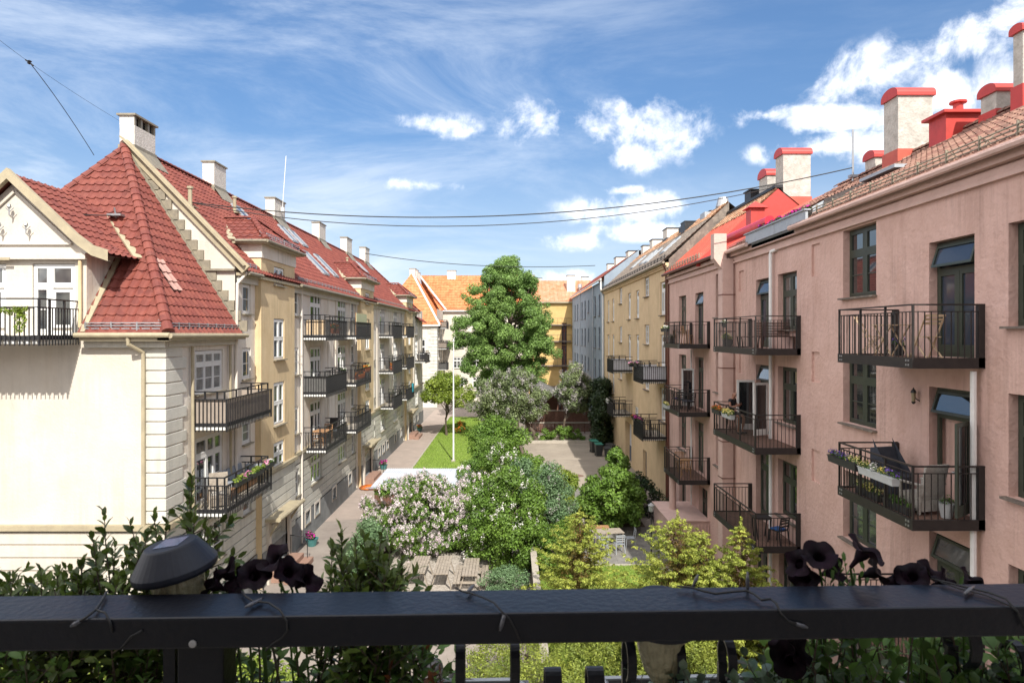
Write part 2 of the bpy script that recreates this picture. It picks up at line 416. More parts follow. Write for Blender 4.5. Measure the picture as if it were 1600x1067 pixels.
M['steel_mat'] = mat('grey_metal_sheet', (.42,.45,.48), .5, (.36,.39,.42), 3, 4, metal=.3)
M['chim'] = mat('whitewashed_chimney', (.7,.66,.6), .9, (.55,.51,.45), 5., 6, .8, 14, stain=.35, stainc=(.3,.25,.2))
M['chim_grey'] = mat('grey_chimney_render', (.53,.5,.45), .92, (.36,.34,.3), 3.2, 7, 1.2, 12, stain=.3, stainc=(.2,.18,.16))
M['wood'] = mat('teak_wood', (.42,.24,.12), .6, (.3,.16,.08), 9, 5)
M['wood_light'] = mat('light_folding_wood', (.62,.48,.32), .6, (.5,.36,.22), 9, 5)
M['wood_dark'] = mat('dark_stained_wood', (.075,.035,.025), .5, (.05,.025,.018), 9, 4)
M['wood_grey'] = mat('weathered_grey_wood', (.36,.31,.25), .85, (.23,.195,.16), 7, 6, .5, 30)
M['fence_wood'] = mat('brown_fence_boards', (.17,.085,.06), .8, (.11,.055,.04), 5, 5)
M['glass'] = mat('window_glass', (.018,.02,.022), .03, spec=1., coat=1.)
M['glass_b'] = mat('window_glass_curtain', (.03,.035,.04), .05, (.14,.14,.13), 1.1, 2, spec=1., coat=1.)
M['tiltglass'] = mat('tilted_window_glass', (.04,.05,.07), .06, spec=.7)
M['curtain'] = mat('white_curtain_glass', (.3,.3,.29), .12, (.16,.16,.16), 3., 2, spec=.6)
M['concrete'] = mat('concrete_kerb', (.42,.38,.32), .9, (.33,.3,.25), 4, 5, .6, 20)
M['asphalt'] = mat('old_asphalt', (.30,.26,.225), .95, (.235,.2,.175), .8, 9, .7, 30, stain=.5, stainc=(.17,.145,.125))
M['parking'] = mat('parking_asphalt', (.33,.285,.23), .95, (.24,.205,.165), .35, 10, .8, 30, stain=.6, stainc=(.16,.14,.12))
M['path'] = mat('pinkish_paving', (.37,.3,.255), .95, (.3,.25,.215), .9, 8, .6, 30, stain=.35, stainc=(.25,.2,.17))
M['gravel'] = mat('gravel', (.42,.37,.32), .95, (.22,.19,.165), 14, 6, 2.2, 26, vor=12., c3=(.52,.47,.41))
M['slab'] = mat('paving_slab', (.22,.21,.19), .9, (.15,.145,.13), 2.5, 6, .8, 20)
M['soil'] = mat('garden_soil', (.10,.075,.05), .95, (.06,.045,.03), 4, 6, 1.5, 14)
M['grass'] = mat('lawn_turf', (.17,.25,.045), .95, (.24,.32,.06), 1.1, 8, 1.5, 40, stain=.35, stainc=(.2,.22,.06))
M['grass_blade'] = mat('grass_blades', (.22,.34,.05), .8, (.28,.4,.07), 2, 3, leaf=.3)
M['linen_dark'] = mat('dark_fabric', (.035,.04,.055), .85, (.05,.055,.07), 10, 4, .4, 80)
M['linen_grey'] = mat('grey_cushion_fabric', (.3,.32,.35), .9, (.24,.26,.29), 8, 4, .4, 60)
M['white_wicker'] = mat('pale_wicker', (.56,.53,.48), .8, (.4,.37,.33), 40, 2, 1.2, 90)
M['screen_tan'] = mat('tan_screen_fabric', (.36,.3,.25), .9, (.3,.25,.21), 4, 4)
M['screen_grey'] = mat('grey_screen_fabric', (.13,.125,.12), .9, (.1,.1,.095), 4, 4)
M['screen_black'] = mat('black_screen_fabric', (.025,.026,.03), .8, (.04,.04,.045), 5, 3)
M['screen_white'] = mat('white_screen_fabric', (.66,.67,.7), .8, (.56,.57,.62), 5, 3)
M['screen_green'] = mat('pale_green_screen', (.45,.46,.3), .8, (.36,.4,.24), 6, 4)
M['terracotta'] = mat('terracotta_pot', (.38,.13,.06), .8, (.3,.1,.05), 6, 3)
M['pot_dark'] = mat('dark_plastic_planter', (.03,.032,.034), .5, (.045,.045,.045), 6, 3)
M['pot_white'] = mat('pale_plastic_planter', (.5,.52,.52), .5, (.44,.46,.46), 6, 3)
M['pot_teal'] = mat('teal_glazed_pot', (.05,.17,.17), .25, (.07,.21,.2), 6, 3)
M['skin'] = mat('skin', (.34,.17,.11), .55, (.3,.15,.1), 12, 3)
M['cable'] = mat('black_cable', (.02,.02,.02), .6)
# foliage
M['lf_big'] = mat('broad_tree_leaf', (.24,.37,.1), .5, (.14,.25,.06), .35, 4, leaf=.35)
M['lf_green'] = mat('fresh_green_leaf', (.17,.28,.045), .5, (.1,.19,.03), .6, 4, leaf=.35)
M['lf_lilac'] = mat('grey_green_lilac_leaf', (.22,.27,.12), .55, (.13,.175,.075), .6, 4, leaf=.3)
M['lf_yellowgreen'] = mat('yellow_green_leaf', (.27,.34,.05), .5, (.17,.25,.035), .8, 4, leaf=.35)
M['lf_bluegreen'] = mat('blue_green_leaf', (.17,.27,.13), .55, (.1,.18,.075), .7, 4, leaf=.3)
M['lf_dark'] = mat('dark_ivy_leaf', (.03,.055,.018), .5, (.02,.04,.012), 1., 4, leaf=.25)
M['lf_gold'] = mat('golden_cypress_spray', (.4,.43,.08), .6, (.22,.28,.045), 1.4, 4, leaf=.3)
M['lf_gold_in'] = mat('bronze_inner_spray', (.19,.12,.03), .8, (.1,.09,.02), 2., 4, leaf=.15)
M['lf_balcony'] = mat('balcony_plant_leaf', (.11,.2,.04), .5, (.06,.13,.025), 3., 3, leaf=.3)
M['lf_shrub'] = mat('flower_box_shrub_leaf', (.12,.17,.03), .42, (.07,.11,.02), 12., 3, leaf=.3)
M['lf_ivy'] = mat('variegated_ivy_leaf', (.06,.11,.05), .4, (.2,.27,.2), 30., 3, leaf=.2)
M['fl_pink'] = mat('pale_pink_blossom', (.78,.7,.71), .7, (.68,.57,.6), 1.5, 3, leaf=.25)
M['fl_white'] = mat('white_blossom', (.75,.72,.68), .7, (.62,.6,.56), 2, 3, leaf=.25)
M['fl_lilac'] = mat('faded_lilac_blossom', (.4,.38,.36), .7, (.3,.27,.28), 2, 3, leaf=.2)
M['fl_magenta'] = mat('magenta_flower', (.55,.03,.25), .6, (.4,.02,.3), 5, 3, leaf=.2)
M['fl_rose'] = mat('pink_flower', (.7,.22,.4), .6, (.75,.4,.55), 5, 3, leaf=.2)
M['fl_violet'] = mat('violet_flower', (.16,.08,.4), .6, (.1,.05,.25), 5, 3, leaf=.2)
M['fl_yellow'] = mat('yellow_flower', (.75,.6,.12), .6, (.7,.7,.4), 5, 3, leaf=.2)
M['fl_orange'] = mat('orange_flower', (.65,.13,.02), .6, (.7,.25,.03), 5, 3, leaf=.2)
M['fl_dark'] = mat('black_purple_petal', (.004,.002,.004), .7, (.012,.003,.009), 25, 3, spec=.15, leaf=.04)
M['bark'] = mat('grey_brown_bark', (.13,.1,.075), .9, (.08,.06,.045), 8, 6, 1.5, 25)

# ------------------------------------------------------------------ camera
cam = bpy.data.cameras.new('camera'); cam.lens = 22.5; cam.sensor_width = 36
cam.shift_x = 3/1600; cam.shift_y = -11.5/1600; cam.clip_start = .05; cam.clip_end = 5000
co = bpy.data.objects.new('camera', cam); COL.objects.link(co)
co.location = (0, 0, E); co.rotation_euler = (PI/2, 0, 0); SC.camera = co
cam.dof.use_dof = True; cam.dof.focus_distance = 26.; cam.dof.aperture_fstop = 11.

# ------------------------------------------------------------------ light
travel = Vector((-.235, 1., -.95)).normalized()
sun = bpy.data.lights.new('sun', 'SUN'); sun.energy = 3.9; sun.angle = math.radians(.5); sun.color = (1., .95, .87)
so = bpy.data.objects.new('sun', sun); COL.objects.link(so); so.location = (5, -20, 40)
so.rotation_euler = travel.to_track_quat('-Z', 'Y').to_euler()
W = bpy.data.worlds.new('World'); SC.world = W; W.use_nodes = True
nt = W.node_tree; L = nt.links.new; bg = nt.nodes['Background']
sky = nn(nt, 'ShaderNodeTexSky', sky_type='NISHITA'); sky.sun_disc = False
sky.sun_elevation = math.asin(-travel.z); sky.sun_rotation = math.atan2(-travel.x, -travel.y)
sky.altitude = 50; sky.air_density = 1.; sky.dust_density = .6; sky.ozone_density = 2.2
tc = nn(nt, 'ShaderNodeTexCoord')
def mth(op, a, b=None, c=None, clamp=False):
    n = nn(nt, 'ShaderNodeMath', operation=op); n.use_clamp = clamp
    for i, q in enumerate((a, b, c)):
        if q is None: continue
        if isinstance(q, (int, float)): n.inputs[i].default_value = q
        else: L(q, n.inputs[i])
    return n.outputs[0]
def noise(scale, detail, rough=.6, vec=None, dist=0.):
    n = nn(nt, 'ShaderNodeTexNoise'); n.inputs['Scale'].default_value = scale; n.inputs['Detail'].default_value = detail
    n.inputs['Roughness'].default_value = rough; n.inputs['Distortion'].default_value = dist
    L(vec or tc.outputs['Generated'], n.inputs['Vector']); return n.outputs['Fac']
# cumulus: soft ellipses round directions in the sky, broken up by noise
CL = [(683,196,62,17),(838,190,56,34),(985,192,84,32),(1035,212,62,38),(1000,240,40,26),(897,378,44,14),(1530,66,100,42),(1590,22,60,38),
      (1385,120,92,46),(1300,182,76,22),(1480,150,110,52),(1290,230,96,18),(1195,180,44,14),(1010,326,120,24),(1040,358,110,16),(1560,130,100,70),
      (650,288,64,11),(880,436,60,14),(1400,235,90,30),(975,298,30,8)]
best = None
for x, y, rx, ry in CL:
    d = Vector((x-797, 1000, 522-y)); k = d.length; d /= k
    s1 = nn(nt, 'ShaderNodeVectorMath', operation='SUBTRACT'); L(tc.outputs['Generated'], s1.inputs[0]); s1.inputs[1].default_value = d
    s2 = nn(nt, 'ShaderNodeVectorMath', operation='MULTIPLY'); L(s1.outputs[0], s2.inputs[0]); s2.inputs[1].default_value = (k/rx, k/rx*.3, k/ry)
    s3 = nn(nt, 'ShaderNodeVectorMath', operation='LENGTH'); L(s2.outputs[0], s3.inputs[0])
    best = s3.outputs['Value'] if best is None else mth('MINIMUM', best, s3.outputs['Value'])
n1 = noise(13, 9, .62, dist=.25); n2 = noise(34, 5, .6)
dens = mth('ADD', mth('SUBTRACT', 1., best), mth('MULTIPLY', mth('SUBTRACT', n1, .48), 4.8))
r = nn(nt, 'ShaderNodeMapRange', interpolation_type='SMOOTHSTEP'); r.inputs['From Min'].default_value = -.05; r.inputs['From Max'].default_value = 1.15
L(dens, r.inputs['Value']); near = nn(nt, 'ShaderNodeMapRange'); near.inputs['From Min'].default_value = 1.5; near.inputs['From Max'].default_value = 1.0
L(best, near.inputs['Value']); cum = mth('MULTIPLY', r.outputs['Result'], near.outputs['Result'])
# cirrus veils: stretched noise
mp = nn(nt, 'ShaderNodeMapping'); L(tc.outputs['Generated'], mp.inputs['Vector']); mp.inputs['Rotation'].default_value = (0, .55, .3); mp.inputs['Scale'].default_value = (1., 1., 3.6)
n3 = noise(2.1, 9, .66, mp.outputs['Vector'], .5)
n4 = noise(1.4, 3, .5)
sx = nn(nt, 'ShaderNodeSeparateXYZ'); L(tc.outputs['Generated'], sx.inputs[0])
ci = nn(nt, 'ShaderNodeMapRange', interpolation_type='SMOOTHSTEP'); ci.inputs['From Min'].default_value = .42; ci.inputs['From Max'].default_value = .74; ci.inputs['To Max'].default_value = .55
L(n3, ci.inputs['Value'])
left = nn(nt, 'ShaderNodeMapRange', interpolation_type='SMOOTHSTEP'); left.inputs['From Min'].default_value = .5; left.inputs['From Max'].default_value = -.35; left.inputs['To Min'].default_value = .22; left.inputs['To Max'].default_value = 1.
L(sx.outputs['X'], left.inputs['Value'])
lowv = nn(nt, 'ShaderNodeMapRange', interpolation_type='SMOOTHSTEP'); lowv.inputs['From Min'].default_value = .32; lowv.inputs['From Max'].default_value = .05; lowv.inputs['To Max'].default_value = .8
L(sx.outputs['Z'], lowv.inputs['Value'])
cir = mth('ADD', mth('MULTIPLY', ci.outputs['Result'], left.outputs['Result']), mth('MULTIPLY', lowv.outputs['Result'], n4), clamp=True)
def mixc(a, b, f, bt='MIX'):
    m_ = nn(nt, 'ShaderNodeMix', data_type='RGBA', blend_type=bt)
    for s_, q in (('A', a), ('B', b), ('Factor', f)):
        if isinstance(q, (tuple, float, int)): m_.inputs[s_].default_value = q
        else: L(q, m_.inputs[s_])
    return m_.outputs['Result']
SKYK = 1.0
hz = nn(nt, 'ShaderNodeMapRange', interpolation_type='SMOOTHSTEP'); hz.inputs['From Min'].default_value = -.02; hz.inputs['From Max'].default_value = .5; hz.inputs['To Min'].default_value = .56; hz.inputs['To Max'].default_value = .95
L(sx.outputs['Z'], hz.inputs['Value'])
tint = mixc((.80, .95, 1.12, 1), (.80, .98, 1.16, 1), 0.)
b0_ = mixc(sky.outputs['Color'], (.88, 1.08, 1.24, 1), 1., 'MULTIPLY')
vs_ = nn(nt, 'ShaderNodeVectorMath', operation='SCALE'); L(b0_, vs_.inputs[0]); L(hz.outputs['Result'], vs_.inputs['Scale'])
base = vs_.outputs[0]
veil = mixc(base, (6.6, 7.3, 8.3, 1), cir)
cs = nn(nt, 'ShaderNodeMapRange'); cs.inputs['From Min'].default_value = .3; cs.inputs['From Max'].default_value = .7; L(n2, cs.inputs['Value'])
ccol = mixc((10.6, 10.8, 11.2, 1), (8.0, 8.4, 9.2, 1), mth('SUBTRACT', 1., cs.outputs['Result']))
seen = mixc(veil, ccol, cum)
dim = nn(nt, 'ShaderNodeVectorMath', operation='SCALE'); L(seen, dim.inputs[0]); dim.inputs['Scale'].default_value = .72
# invented bright cloud outside the view, added as fill light for the shaded facades
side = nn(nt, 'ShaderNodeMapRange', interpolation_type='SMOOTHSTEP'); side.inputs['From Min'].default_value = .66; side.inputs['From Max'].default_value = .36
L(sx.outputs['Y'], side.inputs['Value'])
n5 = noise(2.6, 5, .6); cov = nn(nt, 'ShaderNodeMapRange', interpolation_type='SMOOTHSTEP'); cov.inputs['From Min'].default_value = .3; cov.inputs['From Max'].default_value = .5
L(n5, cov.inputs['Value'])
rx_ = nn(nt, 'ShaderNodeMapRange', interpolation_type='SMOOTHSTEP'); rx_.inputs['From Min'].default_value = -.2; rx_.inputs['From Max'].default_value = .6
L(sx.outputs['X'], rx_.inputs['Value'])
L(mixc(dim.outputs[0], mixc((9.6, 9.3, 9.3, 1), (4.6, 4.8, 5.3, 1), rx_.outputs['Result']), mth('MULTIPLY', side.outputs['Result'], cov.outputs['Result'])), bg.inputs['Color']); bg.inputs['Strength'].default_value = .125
SC.view_settings.view_transform = 'Standard'; SC.view_settings.look = 'None'; SC.view_settings.gamma = 1; SC.view_settings.exposure = .72
SC.cycles.max_bounces = 6; SC.cycles.diffuse_bounces = 3; SC.cycles.glossy_bounces = 3; SC.cycles.transparent_max_bounces = 4; SC.cycles.use_denoising = True
SC.cycles.sample_clamp_indirect = 4.
# ================================================================== left apartment building
XL, XR = -10.4, 9.5
RL, RR, RF = PI/2, -PI/2, 0.
B1 = thing('apartment_building', 'long cream apartment building with red tiled hip roof, white windows and grey rusticated base', 'building', (-14.6, 47, 0))
BELT = E-5.83; PL = E-8.95
LV = [(E+2.19, E-.08), (E-.67, E-2.93), (E-3.53, E-5.79), (E-6.35, E-7.85)]
wins = []      # (y centre, z bottom, w, h, style, plane x)
# near block
wins += [(22.15, E-2.0, 2.05, 1.45, ('triple',), XL), (22.15, E-5.72, 2.05, 2.25, ('door_triple',), XL), (22.15, E-7.95, 2.05, 1.45, ('triple',), XL)]
for z0, z1 in ((.8, 1.97), (-1.75, -.55), (-4.3, -3.4), (-7.05, -6.4)): wins.append((25.25, E+z0, .8, z1-z0, ('one',), XL))
cols = [34.25, 39.6, 52.2, 57.9, 71.]
for yc in cols:
    for k, (t, b) in enumerate(LV):
        if k < 3: wins.append((yc, b, 1.95, t-b, ('door_triple',), XL))
        else: wins.append((yc, b, 1.9, t-b, ('triple',), XL))
for yc in (31.1, 42.3, 48.6, 61.2, 67.6):
    for k, (t, b) in enumerate(LV): wins.append((yc, t-1.3 if k < 3 else b, .75, 1.3, ('one',), XL))
towers = [(26.1, 30.15), (43.5, 47.6), (62.6, 66.7)]
XT = -10.15
for a, b in towers:
    c = (a+b)/2
    for z0, z1, w in ((2.12, 2.92, 1.25), (-1.1, .67, 1.3), (-3.95, -2.1, 1.3), (-6.0, -4.7, 1.3)):
        z0 = max(z0, -5.78); wins.append((c, E+z0, w, z1-z0, ('four',) if z1-z0 > 1 else ('two',), XT))
cellar = [(y, E-9.62, .75, .62, ('two',), XL) for y in (20.6, 24.2, 32.6, 34.2, 37.5, 41.2, 50.4, 52.1, 53.8, 57.5, 60.5, 69, 71.5)]
holes = [(y-w/2, y+w/2, z, z+h, .14) for y, z, w, h, s, X in wins+cellar if X == XL]
hT = [(y-w/2, y+w/2, z, z+h, .12) for y, z, w, h, s, X in wins if X == XT]
gro = [BELT - .39*i - .12 for i in range(8)]
f = FX(XL, 1)
wall('street_wall', B1, M['street_cream'], f, 19.3, 24.2, BELT, E+.05, holes)
wall('street_wall', B1, M['street_cream'], f, 24.2, 76, BELT, E+2.7, holes)
wall('rusticated_base', B1, M['base'], FX(XL+.04, 1), 19.3, 76, PL, BELT-.002, holes, gro)
wall('plinth', B1, M['plinth'], FX(XL+.1, 1), 19.26, 76, 0, PL-.002, holes)
for a, b in towers:
    ft = FX(XT, 1)
    dr = (a+.75, b-1.15, .45, E-7.75, 1.1)
    wall('stair_tower_wall', B1, M['ochre'], ft, a, b, BELT, E+3.72, hT)
    wall('stair_tower_base', B1, M['base'], FX(XT+.04, 1), a, b, PL, BELT-.002, [dr], gro)
    wall('stair_tower_plinth', B1, M['plinth'], FX(XT+.06, 1), a, b, 0, PL-.002, [dr])
    mb = MB()
    for y in (a, b):
        mb.quad((XT, y, BELT), (XT-2.8, y, BELT), (XT-2.8, y, E+3.72), (XT, y, E+3.72))
        mb.quad((XT+.03, y+.002, 0), (XT-.6, y+.002, 0), (XT-.6, y+.002, BELT), (XT+.03, y+.002, BELT))
    mb.quad((XT, a, E+3.72), (XT, b, E+3.72), (XT-2.8, b, E+3.72), (XT-2.8, a, E+3.72))
    part('stair_tower_side', mb, M['ochre'], B1)
    # frieze below the tower eave
    part('frieze', MB().box(XT-2, XT+.05, a-.05, b+.05, E+3.12, E+3.66), M['street_cream'], B1)
    e = .32; rz = E+3.78
    tiles('tower_roof', [(XT-1.05, a-e, rz), (XT+e, a-e, rz), (-11.3, (a+b)/2, E+5.05), (-12.8, (a+b)/2, E+5.05)], M['tile'], B1, .3, .4)
    tiles('tower_roof', [(XT+e, a-e, rz), (XT+e, b+e, rz), (-11.3, (a+b)/2, E+5.05)], M['tile'], B1, .3, .4)
    tiles('tower_roof', [(XT+e, b+e, rz), (XT-1.05, b+e, rz), (-12.8, (a+b)/2, E+5.05), (-11.3, (a+b)/2, E+5.05)], M['tile'], B1, .3, .4)
    mb = MB(); cap_tiles(mb, (XT+e, a-e, rz+.06), (-11.3, (a+b)/2, E+5.1)); cap_tiles(mb, (XT+e, b+e, rz+.06), (-11.3, (a+b)/2, E+5.1)); cap_tiles(mb, (-11.3, (a+b)/2, E+5.1), (-12.8, (a+b)/2, E+5.1))
    part('ridge_tiles', mb, M['tile'], B1)
    mb = MB().box(XT-1.2, XT+e+.02, a-e-.02, b+e+.02, E+3.66, E+3.745); mb.bar((XT-1.05, a-e, rz+.04), (-12.8, (a+b)/2, E+5.08), .28, .05)
    part('tower_eave', mb, M['trim'], B1)
    g = MB(); g.tube([(XT+e+.06, a-e-.05, rz-.02), (XT+e+.06, b+e+.05, rz-.02)], .07, 8); g.tube([(XT-.9, a-e-.06, rz-.02), (XT+e+.06, a-e-.06, rz-.02)], .06, 8); part('gutter', g, M['flash'], B1)
    g = MB(); snow_guard(g, (XT+e-.1, a, rz+.1), (XT+e-.1, b, rz+.1), (1,0,0)); part('snow_guard', g, M['steel'], B1)
    # porch: brown door in a recess, white jambs, canopy and steps
    y0, y1, zt = dr[0], dr[1], dr[3]
    d = MB().box(XT-1.05, XT-1.0, y0, y1, .45, zt-.5)
    part('porch_back', MB().box(XT-1.02, XT-.98, y0, y1, zt-.5, zt), M['white'], B1)
    door = part('entrance_door', d, mat('brown_door_paint', (.2,.05,.03), .5, (.15,.04,.025), 5, 3), B1)
    part('door_panel', MB().box(XT-.99, XT-.97, y0+.2, (y0+y1)/2-.1, .7, 1.4).box(XT-.99, XT-.97, (y0+y1)/2+.1, y1-.2, .7, 1.4), MATS['brown_door_paint'], door)
    part('door_window', MB().box(XT-.99, XT-.965, y0+.25, (y0+y1)/2-.12, 1.6, 2.1).box(XT-.99, XT-.965, (y0+y1)/2+.12, y1-.25, 1.6, 2.1), M['glass'], door)
    for ya, yb in ((y0-.3, y0), (y1, y1+.3)): part('porch_jamb', MB().box(XT-.02, XT+.16, ya, yb, .0, zt), M['cream'], B1)
    cn = MB().box(XT-.05, XT+.62, y0-.45, y1+.45, zt, zt+.12); cn.tube([(XT+.62, y0-.5, zt+.1), (XT+.62, y1+.5, zt+.1)], .1, 10)
    for yy in (y0-.28, y1+.1): cn.bar((XT+.1, yy+.1, zt-.7), (XT+.55, yy+.1, zt), .08)
    part('canopy', cn, M['trim'], B1)
    st = MB().box(XT+.04, XT+.75, y0-.1, y1+.2, 0, .45).box(XT+.75, XT+1.15, y0-.3, y1+.3, 0, .24)
    part('entrance_step', st, mat('red_granite_step', (.33,.2,.15), .8, (.26,.16,.12), 8, 4), B1, bevel=.015)
    hr = MB()
    for x in (XT+.2, XT+.95): hr.tube([(x, y1+.05, .3), (x, y1+.05, 1.25)], .02, 6)
    hr.tube([(XT+.1, y1+.05, 1.3), (XT+1., y1+.05, 1.2)], .022, 6); part('handrail', hr, M['black'], B1)
for y, z, w, h, s, X in wins+cellar:
    window(B1, (X, y, z), w-.02, h-.02, s, RL, M['white'], M['glass'], M['flash'], rec=.06)
# pale surrounds of the cellar windows, pilaster strips and pipes
for y, z, w, h, s, X in cellar:
    mb = MB().box(XL+.1, XL+.115, y-w/2-.12, y-w/2, z-.1, z+h+.12).box(XL+.1, XL+.115, y+w/2, y+w/2+.12, z-.1, z+h+.12).box(XL+.1, XL+.115, y-w/2, y+w/2, z+h, z+h+.12)
    part('cellar_window_surround', mb, M['street_cream'], B1)
for y in (24.0, 31.9, 36.6, 38.2, 41.4, 43.2, 50., 54.9, 56.6, 60.3, 69, 74): part('pilaster', MB().box(XL-.02, XL+.05, y-.14, y+.14, BELT+.1, E+(2.5 if y > 24.1 else -.15)), M['street_cream'], B1)
mb = MB().box(XL-.02, XL+.16, 19.2, 26.1, BELT-.06, BELT+.1)
for a, b in ((30.15,43.5),(47.6,62.6),(66.7,76)): mb.box(XL-.02, XL+.16, a, b, BELT-.06, BELT+.1)
for a, b in towers: mb.box(XT-.02, XT+.14, a-.1, b+.1, BELT-.06, BELT+.1)
mb.box(-20, XL+.16, 19.14, 19.3, BELT-.06, BELT+.1)
part('belt_course', mb, M['trim'], B1)
for y, zt, zb in ((31.6, 2.3, -10.3), (48.1, 2.3, -10.3), (66.95, 2.3, -10.3), (20.75, -.4, -5.8), (23.55, -.4, -5.8), (42.9, 2.3, -10.3), (61.9, 2.3, -10.3)):
    part('downpipe', MB().tube([(XL+.1, y, E+zt), (XL+.13, y, E+zb)], .05, 7), M['trim'] if y < 30 else M['street_cream'], B1)
part('downpipe', MB().tube([(-10.0, 24.35, E+2.35), (-10.25, 24.05, E+1.9), (-10.28, 24.02, E-1), (-10.28, 24.02, E-5.8)], .055, 8), M['street_cream'], B1)
# end wall to the camera side
fe = FY(19.3)
wall('end_wall', B1, M['cream'], fe, -20, XL, BELT, E-.05)
wall('end_wall_base', B1, M['cream'], FY(19.27), -20, XL+.02, PL, BELT-.002, (), gro)
wall('end_wall_plinth', B1, M['plinth'], FY(19.2), -20, XL+.1, 0, PL-.002)
q = MB()
for i in range(14):                                   # corner quoins
    z1 = E-.35-.385*i; z0 = z1-.345; w1 = .72 if i % 2 == 0 else .6; w2 = 1.2 if i % 2 else .95
    if z0 < BELT+.1: break
    q.box(XL-w1, XL+.045, 19.255, 19.3+w2, z0, z1)
part('corner_quoins', q, M['base'], B1, bevel=.012)
part('downpipe', MB().tube([(-11.25, 18.83, E-.05), (-11.25, 18.85, E-.3), (-11.0, 19.18, E-.55), (-11.0, 19.2, E-1), (-11.0, 19.2, .2)], .06, 8), M['trim'], B1)
# ---- roofs
tiles('hip_roof', [(-12.75, 18.9, E), (-10.1, 18.9, E), (-12.75, 22.02, E+4.18)], M['tile'], B1, .3, .36, .034, .04)
tiles('hip_roof', [(-16.6, 20.3, E+1.88), (-12.75, 20.3, E+1.88), (-12.75, 22.02, E+4.18), (-14.6, 24.2, E+7.1), (-16.6, 21.8, E+3.9)], M['tile'], B1, .3, .36, .034, .04)
tiles('hip_roof', [(-10.1, 18.9, E), (-10.1, 24.2, E), (-14.6, 24.2, E+7.1)], M['tile'], B1, .3, .36, .034, .04)
tiles('hip_roof', [(-19.1, 24.2, E), (-19.1, 18.9, E), (-14.6, 24.2, E+7.1)], M['tile'], B1, .3, .36)
tiles('main_roof', [(-10.0, 24.25, E+2.4), (-10.0, 70.8, E+2.4), (-14.6, 66, E+7.17), (-14.6, 24.25, E+7.17)], M['tile'], B1, .3, .36)
tiles('main_roof', [(-10.0, 70.8, E+2.4), (-19.2, 70.8, E+2.4), (-14.6, 66, E+7.17)], M['tile'], B1, .3, .36)
part('main_roof', MB().quad((-19.2, 24.25, E+2.4), (-19.2, 70.8, E+2.4), (-14.6, 66, E+7.17), (-14.6, 24.25, E+7.17)), M['tile'], B1)
mb = MB(); cap_tiles(mb, (-10.1, 18.9, E+.1), (-14.6, 24.2, E+7.2), .16, .36); part('ridge_tiles', mb, M['tile'], B1)
mb = MB(); cap_tiles(mb, (-14.6, 24.2, E+7.22), (-14.6, 66, E+7.22), .12, .36); cap_tiles(mb, (-10.0, 70.8, E+2.5), (-14.6, 66, E+7.22), .13, .4); cap_tiles(mb, (-19.1, 18.9, E-.08), (-14.6, 24.2, E+7.02), .16, .36)
part('ridge_tiles', mb, M['tile'], B1)
part('back_wall', MB().box(-19, -18.8, 19.4, 76, 0, E+2.4).box(-19, XL-.2, 75.8, 76, 0, E+2.4), M['cream'], B1)
# low roof beyond the last tower
tiles('low_end_roof', [(-9.9, 70.2, E+1.5), (-9.9, 76.3, E+1.3), (-12.4, 76.3, E+3.4), (-12.4, 70.2, E+3.6)], M['tile'], B1, .3, .4)
# white gable between hip and main roof, with stepped flashing and verge board
part('gable_wall', MB().quad((XL, 24.2, E-.3), (XL, 24.2, E+2.75), (-14.6, 24.2, E+7.1), (-10.1-4.5*.02, 24.2, E+.1)), M['cream'], B1)
mb = MB(); k = 4.5/7.1
for i in range(17):
    z = .25+i*.38
    if z > 6.2: break
    x = -10.1-k*z; w = .38
    if i < 5: w = .34
    mb.box(x-.15, x+w, 24.12, 24.19, E+z-.15, E+z+.26)
mb.bar((-10.15, 24.1, E+.1), (-14.6, 24.1, E+7.2), .14, .16)
part('stepped_flashing', mb, M['flash'], B1)
mb = MB().bar((-9.95, 24.14, E+2.42), (-14.55, 24.14, E+7.2), .14, .36).bar((-9.95, 24.02, E+2.56), (-14.6, 24.02, E+7.4), .22, .05)
part('verge_board', mb, M['trim'], B1)
part('gable_ledge', MB().box(-12.2, XL+.02, 24.05, 24.19, E+2.38, E+2.46), M['flash'], B1)
# eaves
mb = MB().box(-12.7, -10.05, 18.86, 19.3, E-.2, E-.06).box(XL, -10.0, 18.86, 24.2, E-.19, E-.07)
mb.box(XL, -10.02, 24.2, 70.6, E+2.22, E+2.33); part('eave', mb, M['trim'], B1)
mb = MB().box(-12.7, -10.3, 19.1, 19.3, E-.4, E-.2).box(XL, XL+.12, 19.3, 24.2, E-.38, E-.19).box(XL, XL+.14, 24.3, 70.5, E+1.98, E+2.22); part('cornice', mb, M['base'], B1)
mb = MB().tube([(-12.8, 18.8, E-.03), (-10.0, 18.8, E-.03)], .075, 8); mb.tube([(-9.98, 18.78, E-.05), (-9.98, 24.3, E-.05)], .08, 8)
part('gutter', mb, M['trim'], B1)
for a, b in ((24.3, 25.7), (30.5, 43.1), (48, 62.2), (67.1, 70.6)): part('gutter', MB().tube([(-9.93, a, E+2.32), (-9.93, b, E+2.32)], .075, 8), M['flash'], B1)
for a, b, o in (((-12.6, 18.98, E+.1), (-10.3, 18.98, E+.1), (0,-1,0)), ((-10.2, 19.1, E+.1), (-10.2, 24.1, E+.1), (1,0,0)), ((-10.15, 24.4, E+2.5), (-10.15, 25.6, E+2.5), (1,0,0)),
                ((-10.15, 30.7, E+2.5), (-10.15, 43, E+2.5), (1,0,0)), ((-10.15, 48.2, E+2.5), (-10.15, 62, E+2.5), (1,0,0)), ((-10.15, 67.2, E+2.5), (-10.15, 70.3, E+2.5), (1,0,0))):
    g = MB(); snow_guard(g, a, b, o, .26, .62); part('snow_guard', g, M['steel'], B1)
